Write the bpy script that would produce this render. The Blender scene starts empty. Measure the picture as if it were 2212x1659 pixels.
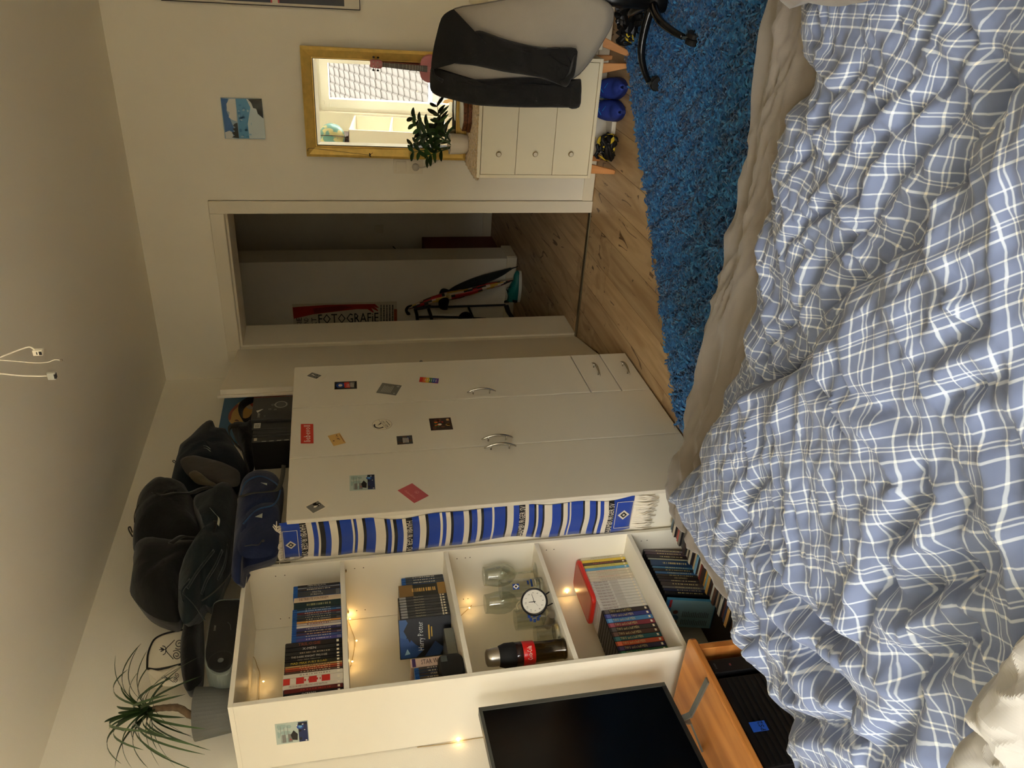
import bpy, math, random
import numpy as np
from mathutils import Vector, Matrix
R = random.Random(7)
SC = bpy.context.scene
COL = SC.collection

# ---------------------------------------------------------------- camera
FOC = 1703.27                      # focal length in pixels of the 2212 px wide frame
YAW, PITCH, ROLL = -0.535763, -0.212127, -0.049964
CAM = np.array([2.33807, -4.17450, 1.43244])
def cam_axes():
    F = np.array([math.sin(YAW)*math.cos(PITCH), math.cos(YAW)*math.cos(PITCH), math.sin(PITCH)])
    Rt = np.array([math.cos(YAW), -math.sin(YAW), 0.0]); U = np.cross(Rt, F)
    c, s = math.cos(ROLL), math.sin(ROLL)
    return c*Rt + s*U, -s*Rt + c*U, F
RT, UP, FW = cam_axes()
cam = bpy.data.objects.new('camera', bpy.data.cameras.new('camera')); COL.objects.link(cam)
X, Y, Z = -UP, RT, -FW             # the phone was held on its side: the room's up is the frame's left
cam.matrix_world = Matrix(((X[0], Y[0], Z[0], CAM[0]), (X[1], Y[1], Z[1], CAM[1]), (X[2], Y[2], Z[2], CAM[2]), (0, 0, 0, 1)))
cam.data.sensor_fit = 'HORIZONTAL'; cam.data.sensor_width = 36; cam.data.lens = FOC*36/2212
cam.data.clip_start = 0.02; cam.data.clip_end = 200
SC.camera = cam
# ---------------------------------------------------------------- sky, window portal, exposure
wd = bpy.data.worlds.new('world'); SC.world = wd; wd.use_nodes = True
bg = wd.node_tree.nodes['Background']
bg.inputs[0].default_value = (1.0, 0.99, 0.955, 1); bg.inputs[1].default_value = 19.0
WX0, WX1, WZ0, WZ1, WY = 0.33, 3.05, 0.56, 2.24, -5.74     # window opening
la = bpy.data.lights.new('window_portal', 'AREA'); la.shape = 'RECTANGLE'
la.size = WX1-WX0; la.size_y = WZ1-WZ0; la.cycles.is_portal = True
lo = bpy.data.objects.new('window_portal', la); COL.objects.link(lo)
lo.location = ((WX0+WX1)/2, WY-0.16, (WZ0+WZ1)/2); lo.rotation_euler = (math.pi/2, 0, 0)
SC.view_settings.view_transform = 'Standard'; SC.view_settings.look = 'None'
SC.view_settings.gamma = 1.0; SC.view_settings.use_curve_mapping = False
SC.view_settings.exposure = 0.28
SC.cycles.use_denoising = True
SC.cycles.max_bounces = 12; SC.cycles.diffuse_bounces = 8; SC.cycles.glossy_bounces = 4
SC.cycles.use_adaptive_sampling = True; SC.cycles.adaptive_threshold = 0.04
SC.cycles.transmission_bounces = 10; SC.cycles.transparent_max_bounces = 16
SC.cycles.caustics_reflective = False; SC.cycles.caustics_refractive = False

def at(px, py, ax, val):           # the point of the plane <axis ax> = val seen at a pixel of the photograph
    u = 1659 - py
    d = FW + RT*(u - 829.5)/FOC - UP*(px - 1106)/FOC
    t = (val - CAM[ax])/d[ax]
    return CAM + t*d

# ---------------------------------------------------------------- materials
def lin(c):
    return tuple(((v/255)/12.92 if v/255 <= 0.04045 else ((v/255+0.055)/1.055)**2.4) for v in c)
MC = {}
def M(name, c, rough=0.6, metal=0.0, var=0.0, vscale=8, bump=0.0, bscale=60, spec=0.4, sheen=0.0, emit=0.0, stretch=None):
    """Principled material, colour given as sRGB 0-255; optional noise in tone and fine relief."""
    if name in MC: return MC[name]
    m = bpy.data.materials.new(name); m.use_nodes = True; MC[name] = m
    nt = m.node_tree; b = nt.nodes['Principled BSDF']; l = lin(c)
    b.inputs['Base Color'].default_value = (*l, 1); b.inputs['Roughness'].default_value = rough
    b.inputs['Metallic'].default_value = metal; b.inputs['Specular IOR Level'].default_value = spec
    if sheen: b.inputs['Sheen Weight'].default_value = sheen
    if emit:
        b.inputs['Emission Color'].default_value = (*l, 1); b.inputs['Emission Strength'].default_value = emit
    if var or bump:
        tc = nt.nodes.new('ShaderNodeTexCoord'); mp = nt.nodes.new('ShaderNodeMapping')
        nt.links.new(tc.outputs['Object'], mp.inputs[0])
        if stretch: mp.inputs['Scale'].default_value = stretch
    if var:
        n = nt.nodes.new('ShaderNodeTexNoise'); n.inputs['Scale'].default_value = vscale; n.inputs['Detail'].default_value = 4
        nt.links.new(mp.outputs[0], n.inputs['Vector'])
        r = nt.nodes.new('ShaderNodeValToRGB'); r.color_ramp.elements[0].position = 0.3; r.color_ramp.elements[1].position = 0.7
        r.color_ramp.elements[0].color = (*[v*(1-var) for v in l], 1); r.color_ramp.elements[1].color = (*[min(1, v*(1+var)) for v in l], 1)
        nt.links.new(n.outputs[0], r.inputs[0]); nt.links.new(r.outputs[0], b.inputs['Base Color'])
    if bump:
        n2 = nt.nodes.new('ShaderNodeTexNoise'); n2.inputs['Scale'].default_value = bscale; n2.inputs['Detail'].default_value = 3
        nt.links.new(mp.outputs[0], n2.inputs['Vector'])
        bp = nt.nodes.new('ShaderNodeBump'); bp.inputs['Strength'].default_value = bump; bp.inputs['Distance'].default_value = 0.004
        nt.links.new(n2.outputs[0], bp.inputs['Height']); nt.links.new(bp.outputs[0], b.inputs['Normal'])
    return m

def thin_glass(name, tint=(1, 1, 1), gloss=0.08):
    m = bpy.data.materials.new(name); m.use_nodes = True; nt = m.node_tree
    nt.nodes.remove(nt.nodes['Principled BSDF']); out = nt.nodes['Material Output']
    tr = nt.nodes.new('ShaderNodeBsdfTransparent'); tr.inputs[0].default_value = (*tint, 1)
    gl = nt.nodes.new('ShaderNodeBsdfGlossy'); gl.inputs['Roughness'].default_value = 0.02
    lw = nt.nodes.new('ShaderNodeLayerWeight'); lw.inputs[0].default_value = 0.5
    pw_ = nt.nodes.new('ShaderNodeMath'); pw_.operation = 'POWER'; pw_.inputs[1].default_value = 4.0; nt.links.new(lw.outputs['Facing'], pw_.inputs[0])
    fr = nt.nodes.new('ShaderNodeMath'); fr.operation = 'MULTIPLY_ADD'; fr.inputs[1].default_value = 0.75; fr.inputs[2].default_value = gloss/2; nt.links.new(pw_.outputs[0], fr.inputs[0])
    mx = nt.nodes.new('ShaderNodeMixShader')
    nt.links.new(fr.outputs[0], mx.inputs[0]); nt.links.new(tr.outputs[0], mx.inputs[1]); nt.links.new(gl.outputs[0], mx.inputs[2])
    nt.links.new(mx.outputs[0], out.inputs[0]); return m

def wood_mat(name, light, dark, axis, scale=1.0, rough=0.45, knots=True, rnd=True, cracks=False):
    """planed wood: long streaks along one axis, darker cracks and knots; each piece gets its own offset."""
    m = bpy.data.materials.new(name); m.use_nodes = True; nt = m.node_tree; b = nt.nodes['Principled BSDF']
    N = nt.nodes.new; L = nt.links.new
    tc = N('ShaderNodeTexCoord'); mp = N('ShaderNodeMapping'); oi = N('ShaderNodeObjectInfo')
    sc = [9*scale]*3; sc[axis] = 0.9*scale; mp.inputs['Scale'].default_value = sc
    add = N('ShaderNodeVectorMath'); add.operation = 'ADD'; mul = N('ShaderNodeMath'); mul.operation = 'MULTIPLY'; mul.inputs[1].default_value = 37.0
    L(oi.outputs['Random'], mul.inputs[0]); L(tc.outputs['Object'], add.inputs[0]); L(mul.outputs[0], add.inputs[1])
    L(add.outputs[0], mp.inputs[0])
    n = N('ShaderNodeTexNoise'); n.inputs['Scale'].default_value = 1.6; n.inputs['Detail'].default_value = 6; n.inputs['Distortion'].default_value = 0.9
    L(mp.outputs[0], n.inputs['Vector'])
    r = N('ShaderNodeValToRGB'); r.color_ramp.elements[0].position = 0.36; r.color_ramp.elements[1].position = 0.62
    r.color_ramp.elements[0].color = (*lin(dark), 1); r.color_ramp.elements[1].color = (*lin(light), 1); L(n.outputs[0], r.inputs[0])
    last = r.outputs[0]
    if knots:
        mp2 = N('ShaderNodeMapping'); s2 = [7.5*scale]*3; s2[axis] = 1.5*scale; mp2.inputs['Scale'].default_value = s2; L(add.outputs[0], mp2.inputs[0])
        n3 = N('ShaderNodeTexNoise'); n3.inputs['Scale'].default_value = 1.5; n3.inputs['Detail'].default_value = 5; n3.inputs['Roughness'].default_value = 0.62; n3.inputs['Distortion'].default_value = 0.7
        L(mp2.outputs[0], n3.inputs['Vector'])
        r3 = N('ShaderNodeValToRGB'); r3.color_ramp.elements[0].position = 0.315; r3.color_ramp.elements[1].position = 0.36
        r3.color_ramp.elements[0].color = (0, 0, 0, 1); r3.color_ramp.elements[1].color = (1, 1, 1, 1); L(n3.outputs[0], r3.inputs[0])
        # thin drying cracks: the zero line of one noise, kept only in patches of another
        mp3 = N('ShaderNodeMapping'); s3 = [6.5*scale]*3; s3[axis] = .95*scale; mp3.inputs['Scale'].default_value = s3; L(add.outputs[0], mp3.inputs[0])
        n4 = N('ShaderNodeTexNoise'); n4.inputs['Scale'].default_value = 1.3; n4.inputs['Detail'].default_value = 1.6; L(mp3.outputs[0], n4.inputs['Vector'])
        n5 = N('ShaderNodeTexNoise'); n5.inputs['Scale'].default_value = 3.1; n5.inputs['Detail'].default_value = 1; L(tc.outputs['Object'], n5.inputs['Vector'])
        def mt_(op, a, b):
            q = N('ShaderNodeMath'); q.operation = op
            for i_, v_ in enumerate((a, b)):
                if isinstance(v_, (int, float)): q.inputs[i_].default_value = v_
                else: L(v_, q.inputs[i_])
            return q.outputs[0]
        line = mt_('LESS_THAN', mt_('ABSOLUTE', mt_('SUBTRACT', n4.outputs[0], 0.44), 0), 0.0075); keep_ = mt_('GREATER_THAN', n5.outputs[0], 0.555 if cracks else 2.0)
        no_crack = mt_('SUBTRACT', 1.0, mt_('MULTIPLY', mt_('MULTIPLY', line, keep_), 0.85))
        mx = N('ShaderNodeMix'); mx.data_type = 'RGBA'; L(mt_('MULTIPLY', r3.outputs[0], no_crack), mx.inputs['Factor'])
        mx.inputs['A'].default_value = (*lin((88, 62, 40)), 1); L(last, mx.inputs['B']); last = mx.outputs['Result']
    if rnd:
        hs = N('ShaderNodeHueSaturation'); mr = N('ShaderNodeMapRange'); mr.inputs['To Min'].default_value = 0.82; mr.inputs['To Max'].default_value = 1.10
        L(oi.outputs['Random'], mr.inputs['Value']); L(mr.outputs[0], hs.inputs['Value']); L(last, hs.inputs['Color']); last = hs.outputs[0]
    L(last, b.inputs['Base Color']); b.inputs['Roughness'].default_value = rough; b.inputs['Specular IOR Level'].default_value = 0.35
    bp = N('ShaderNodeBump'); bp.inputs['Strength'].default_value = 0.15; bp.inputs['Distance'].default_value = 0.002
    L(n.outputs[0], bp.inputs['Height']); L(bp.outputs[0], b.inputs['Normal']); return m

# ---------------------------------------------------------------- geometry helper
def tag(o, label=None, cat=None, group=None, kind=None):
    if label: o['label'] = label
    if cat: o['category'] = cat
    if group: o['group'] = group
    if kind: o['kind'] = kind
    return o
def thing(name, label, cat, loc=(0, 0, 0), group=None, rot=None):
    o = bpy.data.objects.new(name, None); o.empty_display_size = 0.05; COL.objects.link(o)
    o.location = loc
    if rot: o.rotation_euler = rot
    return tag(o, label, cat, group)
def root_of(o):
    while o.parent: o = o.parent
    return o
def link(me, name, parent=None):
    o = bpy.data.objects.new(name, me); COL.objects.link(o)
    if parent: o.parent = parent
    return o
class G:
    def __init__(s): s.v = []; s.f = []; s.m = []
    def add(s, vs, fs, m=0):
        b = len(s.v); s.v += [tuple(float(c) for c in p) for p in vs]
        s.f += [tuple(b+i for i in f) for f in fs]; s.m += [m]*len(fs); return s
    def box(s, x0, y0, z0, x1, y1, z1, m=0):
        return s.add([(x0,y0,z0),(x1,y0,z0),(x1,y1,z0),(x0,y1,z0),(x0,y0,z1),(x1,y0,z1),(x1,y1,z1),(x0,y1,z1)],
                     [(0,3,2,1),(4,5,6,7),(0,1,5,4),(1,2,6,5),(2,3,7,6),(3,0,4,7)], m)
    def prism(s, pts, off, m=0):
        n = len(pts); off = np.array(off, float); top = [np.array(p, float)+off for p in pts]
        return s.add(list(pts)+top, [tuple(range(n))[::-1], tuple(range(n, 2*n))]+[(i, (i+1) % n, n+(i+1) % n, n+i) for i in range(n)], m)
    def tube(s, path, r, n=8, m=0, caps=True):
        P = [np.array(p, float) for p in path]; k = len(P); rr = r if hasattr(r, '__len__') else [r]*k
        vs = []; prev = None
        for i, p in enumerate(P):
            t = P[min(i+1, k-1)]-P[max(i-1, 0)]; t = t/(np.linalg.norm(t)+1e-9)
            if prev is None:
                a = np.array([0, 0, 1.0]) if abs(t[2]) < 0.9 else np.array([1.0, 0, 0])
                u = np.cross(t, a)
            else: u = prev-t*np.dot(prev, t)
            u = u/(np.linalg.norm(u)+1e-9); prev = u; w = np.cross(t, u)
            for j in range(n):
                a = 2*math.pi*j/n; vs.append(p+rr[i]*(math.cos(a)*u+math.sin(a)*w))
        fs = [(i*n+j, i*n+(j+1) % n, (i+1)*n+(j+1) % n, (i+1)*n+j) for i in range(k-1) for j in range(n)]
        if caps: fs += [tuple(range(n))[::-1], tuple((k-1)*n+j for j in range(n))]
        return s.add(vs, fs, m)
    def lathe(s, prof, c=(0, 0, 0), n=24, m=0, axis=2, caps=True):
        vs = []; 
        for r, h in prof:
            for j in range(n):
                a = 2*math.pi*j/n; p = [r*math.cos(a), r*math.sin(a), h]
                if axis == 0: p = [p[2], p[0], p[1]]
                if axis == 1: p = [p[0], p[2], p[1]]
                vs.append((p[0]+c[0], p[1]+c[1], p[2]+c[2]))
        k = len(prof); fs = [(i*n+j, i*n+(j+1) % n, (i+1)*n+(j+1) % n, (i+1)*n+j) for i in range(k-1) for j in range(n)]
        if axis == 1: fs = [f[::-1] for f in fs]
        if caps:
            a, b = tuple(range(n))[::-1], tuple((k-1)*n+j for j in range(n))
            if axis == 1: a, b = a[::-1], b[::-1]
            if prof[0][0] > 1e-6: fs.append(a)
            if prof[-1][0] > 1e-6: fs.append(b)
        return s.add(vs, fs, m)
    def ribbon(s, path, wv, t=0.002, m=0):
        """flat strap: path points, half-width vectors"""
        vs = []
        for i, p in enumerate(path):
            p = np.array(p, float); w = np.array(wv[i] if hasattr(wv[0], '__len__') else wv, float)
            q = np.array(path[min(i+1, len(path)-1)], float)-np.array(path[max(i-1, 0)], float)
            nn = np.cross(q, w); nn = nn/(np.linalg.norm(nn)+1e-9)*t/2
            vs += [p-w-nn, p+w-nn, p+w+nn, p-w+nn]
        k = len(path); fs = [(0, 1, 2, 3), tuple(4*(k-1)+i for i in (3, 2, 1, 0))]
        for i in range(k-1):
            for j in range(4): fs.append((4*i+j, 4*i+4+j, 4*i+4+(j+1) % 4, 4*i+(j+1) % 4))
        return s.add(vs, fs, m)
    def grid(s, P, m=0, closed=False):
        nu, nv = len(P), len(P[0]); fs = []
        for i in range(nu-1):
            for j in range(nv-1): fs.append((i*nv+j, i*nv+j+1, (i+1)*nv+j+1, (i+1)*nv+j))
        return s.add([p for row in P for p in row], fs, m)
    def cushion(s, outline, thick, axis=0, m=0, rings=6, noise=0.0, seed=1, power=0.5, front=None):
        """an outline (list of 3-D points lying in a plane across <axis>) filled and swollen to both sides"""
        O = smooth_loop(outline, 3); n = len(O); c = O.mean(0); rnd = np.random.RandomState(seed)
        ax = np.zeros(3); ax[axis] = 1; layers = []
        ph = rnd.rand(6)*6.28
        def ripple(p): return noise*(math.sin(p[1]*38+ph[0]+p[2]*21)+math.sin(p[2]*47+ph[1]-p[0]*25)+0.6*math.sin(p[1]*83+p[2]*71+ph[2])) if noise else 0
        vs = []; fs = []
        for side in (1, -1):
            b = len(vs)
            for k in range(rings+1):
                r = 1-k/rings
                h = thick/2*(1-r**2.6)**power*side
                if k == 0 and side == -1: pass
                for p in O:
                    q = c+(p-c)*max(r, 0.0); vs.append(q+ax*(h+(ripple(q)*min(1, 2*k/rings)*side)))
            for k in range(rings):
                for j in range(n):
                    a = (b+k*n+j, b+k*n+(j+1) % n, b+(k+1)*n+(j+1) % n, b+(k+1)*n+j)
                    fs.append(a if side == 1 else a[::-1])
        return s.add(vs, fs, m)
    def build(s, name, mats, parent=None, bevel=0, smooth=False, local=False, org=None, sub=0, solid=0, weld=False):
        V = np.array(s.v, float)
        if parent is not None and not local: V = V-np.array(root_of(parent).location)
        loc = None
        if parent is None and not local:
            loc = np.array([(V[:, 0].min()+V[:, 0].max())/2, (V[:, 1].min()+V[:, 1].max())/2, V[:, 2].min()]) if org is None else np.array(org, float)
            V = V-loc
        me = bpy.data.meshes.new(name); me.from_pydata(V.tolist(), [], s.f)
        mats = mats if isinstance(mats, (list, tuple)) else [mats]
        for mm in mats: me.materials.append(mm)
        if len(mats) > 1: me.polygons.foreach_set('material_index', s.m)
        if smooth: me.polygons.foreach_set('use_smooth', [True]*len(me.polygons))
        me.update(); o = link(me, name, parent)
        if loc is not None: o.location = loc
        if weld: w = o.modifiers.new('weld', 'WELD'); w.merge_threshold = 0.0004
        if solid: sm = o.modifiers.new('solid', 'SOLIDIFY'); sm.thickness = solid; sm.offset = 0
        if bevel:
            bv = o.modifiers.new('bevel', 'BEVEL'); bv.width = bevel; bv.segments = 2; bv.limit_method = 'ANGLE'; bv.angle_limit = 0.7
        if sub: ss = o.modifiers.new('sub', 'SUBSURF'); ss.levels = sub; ss.render_levels = sub
        return o
def smooth_loop(pts, k=3):
    P = np.array(pts, float); n = len(P); out = []
    for i in range(n):
        p0, p1, p2, p3 = P[i-1], P[i], P[(i+1) % n], P[(i+2) % n]
        for j in range(k):
            t = j/k
            out.append(0.5*((2*p1)+(-p0+p2)*t+(2*p0-5*p1+4*p2-p3)*t*t+(-p0+3*p1-3*p2+p3)*t**3))
    return np.array(out)
def curve_pts(pts, k=6):
    P = [np.array(p, float) for p in pts]; P = [2*P[0]-P[1]]+P+[2*P[-1]-P[-2]]; out = []
    for i in range(1, len(P)-2):
        p0, p1, p2, p3 = P[i-1:i+3]
        for j in range(k):
            t = j/k; out.append(0.5*((2*p1)+(-p0+p2)*t+(2*p0-5*p1+4*p2-p3)*t*t+(-p0+3*p1-3*p2+p3)*t**3))
    out.append(P[-2]); return out
def rounded_rect(w, h, r, n=5):
    out = []
    for cx, cy, a0 in ((w/2-r, h/2-r, 0), (-w/2+r, h/2-r, 90), (-w/2+r, -h/2+r, 180), (w/2-r, -h/2+r, 270)):
        for i in range(n+1):
            a = math.radians(a0+90*i/n); out.append((cx+r*math.cos(a), cy+r*math.sin(a)))
    return out
def obox(name, b, mat, parent=None, bevel=0.002, **k): return G().box(*b).build(name, mat, parent, bevel=bevel, **k)

TXT = {}
def text(s, mat, parent, loc, xa, ya, width=None, height=None, name='lettering', bold=0.0, align='CENTER', maxw=None, local=False):
    """flat lettering: s set along xa with its upright along ya, centred on loc; width or cap height in metres"""
    if s not in TXT:
        cu = bpy.data.curves.new('t', 'FONT'); cu.body = s; cu.resolution_u = 1; cu.size = 1; cu.offset = 0
        o = bpy.data.objects.new('t', cu); COL.objects.link(o)
        dg = bpy.context.evaluated_depsgraph_get(); dg.update()
        me = bpy.data.meshes.new_from_object(o.evaluated_get(dg))
        V = np.array([v.co[:] for v in me.vertices]); F = [tuple(p.vertices) for p in me.polygons]
        bpy.data.objects.remove(o); bpy.data.curves.remove(cu); bpy.data.meshes.remove(me)
        TXT[s] = (V, F)
    V, F = TXT[s]
    lo_, hi = V.min(0), V.max(0); c = (lo_+hi)/2; ex = hi-lo_
    if width: sx = width/ex[0]; sy = (height/ex[1]) if height else sx
    else:
        sy = height/ex[1]; sx = sy
        if maxw and ex[0]*sx > maxw: sx = maxw/ex[0]
    xa = np.array(xa, float); xa /= np.linalg.norm(xa); ya = np.array(ya, float); ya /= np.linalg.norm(ya)
    W = np.array(loc, float)+np.outer((V[:, 0]-c[0])*sx, xa)+np.outer((V[:, 1]-c[1])*sy, ya)
    g = G(); g.v = [tuple(p) for p in W]; g.f = list(F); g.m = [0]*len(F)
    return g.build(name, mat, parent, local=local)
ORD = ['', 'first', 'second', 'third', 'fourth', 'fifth', 'sixth', 'seventh', 'eighth', 'ninth', 'tenth', 'eleventh', 'twelfth', 'thirteenth', 'fourteenth', 'fifteenth',
       'sixteenth', 'seventeenth', 'eighteenth', 'nineteenth', 'twentieth', 'twenty-first', 'twenty-second', 'twenty-third', 'twenty-fourth', 'twenty-fifth', 'twenty-sixth', 'twenty-seventh', 'twenty-eighth', 'twenty-ninth', 'thirtieth', 'thirty-first', 'thirty-second', 'thirty-third', 'thirty-fourth', 'thirty-fifth', 'thirty-sixth']
# ================================================================ the room
def plaster_mat():
    m = M('wall_paint', (238, 233, 218), rough=0.9, var=0.015, vscale=3, bump=0.12, bscale=220, spec=0.2); return m
WALL = plaster_mat()
CEIL = M('ceiling_paint', (240, 235, 220), rough=0.95, bump=0.1, bscale=260, spec=0.15)
WHITE = M('white_lacquer', (236, 230, 212), rough=0.38, spec=0.45)
MELA = M('white_melamine', (236, 231, 214), rough=0.45, spec=0.4, bump=0.03, bscale=400)
DOORM = M('door_white', (230, 223, 204), rough=0.42)
H = 2.405
def struct(name, g, mat, **k): return tag(g.build(name, mat, **k), kind='structure')
struct('wall_left', G().box(-0.12, -5.74, 0, 0, 0, H), WALL)
g = G(); g.box(-1.5, 0, 0, 0.106, 0.27, H); g.box(1.04, 0, 0, 3.7, 0.27, H); g.box(0.106, 0, 2.055, 1.04, 0.27, H)
struct('wall_back', g, WALL)
struct('wall_right', G().box(3.6, -5.74, 0, 3.72, 0, H), WALL)
g = G(); y0, y1 = -5.98, WY
g.box(-0.12, y0, 0, WX0, y1, H); g.box(WX1, y0, 0, 3.72, y1, H); g.box(WX0, y0, 0, WX1, y1, WZ0); g.box(WX0, y0, WZ1, WX1, y1, H)
struct('wall_front', g, WALL)
struct('ceiling', G().box(-1.5, -5.98, H, 3.72, 3.0, H+0.12), CEIL)
# hall behind the door
struct('wall_hall_near', G().box(-1.5, 1.69, 0, 0.035, 1.94, H), WALL)
struct('wall_hall_far', G().box(-1.5, 2.79, 0, 1.5, 2.92, H), WALL)
struct('wall_hall_left', G().box(-1.5, 0.27, 0, -1.38, 2.79, H), WALL)
struct('wall_hall_right', G().box(1.38, 0.27, 0, 1.5, 2.79, H), WALL)
tr = struct('trim_4', G().box(0.165, 2.60, 0, 0.30, 2.79, 2.06), WHITE, bevel=0.004)
BB = M('baseboard_white', (236, 228, 204), rough=0.4)
struct('baseboard_back', G().box(1.04, -0.016, 0.004, 3.6, 0, 0.062), BB, bevel=0.003)
struct('baseboard_left', G().box(0, -5.74, 0.004, 0.016, -2.6, 0.062), BB, bevel=0.003)
struct('baseboard_hall_near', G().box(-1.38, 1.672, 0.004, 0.05, 1.69, 0.085), BB, bevel=0.003)
struct('baseboard_hall_end', G().box(0.035, 1.69, 0.004, 0.053, 1.94, 0.085), BB, bevel=0.003)
struct('baseboard_hall_far', G().box(-1.38, 2.772, 0.004, 0.165, 2.79, 0.085), BB, bevel=0.003)
# floor: laminate planks over a slab
fl = struct('floor', G().box(-1.5, -5.98, -0.14, 3.72, 3.0, -0.012), M('subfloor', (120, 96, 66), rough=0.9))
OAK = wood_mat('oak_laminate', (198, 170, 130), (168, 138, 100), 1, 1.0, rough=0.42, cracks=True)
PW, PL = 0.186, 1.22
pm = bpy.data.meshes.new('plank'); gg = G().box(-PW/2+0.0011, -PL/2+0.0011, -0.012, PW/2-0.0011, PL/2-0.0011, 0)
pm.from_pydata(gg.v, [], gg.f); pm.materials.append(OAK)
def planks(x0, x1, y0, y1, seed):
    rr = random.Random(seed); x = x0
    while x < x1-0.01:
        w = min(PW, x1-x); y = y0-rr.uniform(0, PL)
        while y < y1-0.01:
            a, b = max(y, y0), min(y+PL, y1)
            if b-a > 0.03:
                o = link(pm, 'plank', fl); o.location = (x+w/2-fl.location[0], (a+b)/2-fl.location[1], 0-fl.location[2])
                o.scale = (w/PW, (b-a)/PL, 1)
            y += PL
        x += PW
planks(0.0, 3.6, -5.74, 0.0, 3); planks(-1.38, 1.38, 0.012, 2.79, 5)
struct('trim_3', G().box(0.17, -0.012, -0.004, 0.98, 0.026, 0.006), M('threshold_metal', (128, 116, 92), rough=0.35, metal=0.8), bevel=0.003)
# door casing and lining
XL, XR, ZT = 0.176, 0.972, 1.985
g = G(); cw = 0.066
g.box(XR, -0.016, 0, XR+cw, 0, ZT+cw+0.004); g.box(XL-cw, -0.016, 0, XL, 0, ZT+cw+0.004); g.box(XL, -0.016, ZT, XR, 0, ZT+cw+0.004)
struct('trim_1', g, DOORM, bevel=0.003)
g = G(); g.box(XR, 0, 0, XR+0.02, 0.285, ZT+0.02); g.box(XL-0.02, 0, 0, XL, 0.285, ZT+0.02); g.box(XL, 0, ZT, XR, 0.285, ZT+0.02)
g.box(XL, 0.03, ZT-0.012, XR, 0.285, ZT); g.box(XL, 0.03, 0, XL+0.012, 0.285, ZT-0.012)
lining = struct('trim_2', g, DOORM, bevel=0.002)
G().box(XR-0.0015, 0.004, 0.93, XR, 0.024, 1.10).build('strike_plate', M('brushed_steel', (150, 146, 136), rough=0.3, metal=1), lining)
# the door leaf stands open into the room
hx, hy = 0.19, -0.024; ex, ey = 0.375, -0.787; dl = math.hypot(ex-hx, ey-hy); ux, uy = (ex-hx)/dl, (ey-hy)/dl
def dpt(s, t, z): return (hx+ux*s+uy*t, hy+uy*s-ux*t, z)   # t = depth behind the seen face
door = thing('door_1', 'white flush door standing open beside the wardrobe', 'door', (hx, hy, 0)); door['kind'] = 'structure'
def dbox(s0, s1, t0, t1, z0, z1):
    return G().add([dpt(s0,t0,z0),dpt(s1,t0,z0),dpt(s1,t1,z0),dpt(s0,t1,z0),dpt(s0,t0,z1),dpt(s1,t0,z1),dpt(s1,t1,z1),dpt(s0,t1,z1)],
                   [(0,1,2,3),(7,6,5,4),(0,4,5,1),(1,5,6,2),(2,6,7,3),(3,7,4,0)])
dbox(0, dl, 0, 0.026, 0.008, 1.995).build('door_leaf', DOORM, door, bevel=0.002)
dbox(-0.012, dl+0.012, 0.0265, 0.040, 0.004, 2.008).build('rebate_edge', DOORM, door, bevel=0.003)
STEEL = M('satin_steel', (176, 172, 162), rough=0.28, metal=1)
hs = dl-0.055
g = G(); c = dpt(hs, 0, 1.03); n_ = np.array([-uy, ux, 0])*1
g.tube([np.array(c), np.array(c)+n_*0.05], 0.009, 12); g.tube([np.array(c)+n_*0.048, np.array(c)+n_*0.05-np.array([ux, uy, 0])*0.11], 0.009, 12)
hd = g.build('door_handle', STEEL, door, smooth=True)
G().tube([np.array(c), np.array(c)+n_*0.008], 0.026, 20).build('rosette', STEEL, hd)
# light switches
def switch_plate(name, label, x, z, y, gangs, ny_=-1, w=0.076):
    t = thing(name, label, 'switch', (x, y, z))
    n = len(gangs); hh = 0.075*n
    SP = M('switch_plastic', (232, 224, 204), rough=0.35)
    G().box(x-w/2, y-0.009, z-hh/2, x+w/2, y, z+hh/2).build('frame', SP, t, bevel=0.002)
    for i, k in enumerate(gangs):
        zc = z+hh/2-0.0375-0.075*i
        if k == 'rocker': G().box(x-0.027, y-0.013, zc-0.027, x+0.027, y-0.008, zc+0.027).build('rocker', SP, t, bevel=0.002)
        else:
            G().box(x-0.027, y-0.0115, zc-0.027, x+0.027, y-0.008, zc+0.027).build('socket_insert', SP, t, bevel=0.001)
            G().lathe([(0.0215, 0), (0.0215, 0.0018), (0.019, 0.0018), (0.018, -0.0)], (x, y-0.0135, zc), 24, axis=1).build('socket_ring', SP, t)
    return t
switch_plate('light_switch', 'white double plate with rocker switch above a socket, left of the gold mirror', 1.223, 1.037, 0, ['rocker', 'socket'])
switch_plate('light_switch', 'small white light switch on the dark far hall wall', -0.092, 1.033, 2.79, ['rocker'])
zc = 1.037-0.0375
pl = thing('power_plug', 'grey round plug in the wall socket with cable running behind the mirror', 'plug', (1.223, -0.03, zc))
PLG = M('plug_grey', (196, 190, 176), rough=0.45)
G().lathe([(0.0, -0.034), (0.012, -0.033), (0.0185, -0.026), (0.0185, -0.012), (0.0175, -0.0118)], (1.223, 0, zc), 20, axis=1).build('plug_body', PLG, pl, smooth=True)
G().tube(curve_pts([(1.223, -0.03, zc-0.012), (1.226, -0.034, zc-0.04), (1.24, -0.03, zc-0.08), (1.262, -0.024, zc-0.115), (1.30, -0.012, zc-0.16)]), 0.0035, 8).build('cable', PLG, pl, smooth=True)

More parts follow.
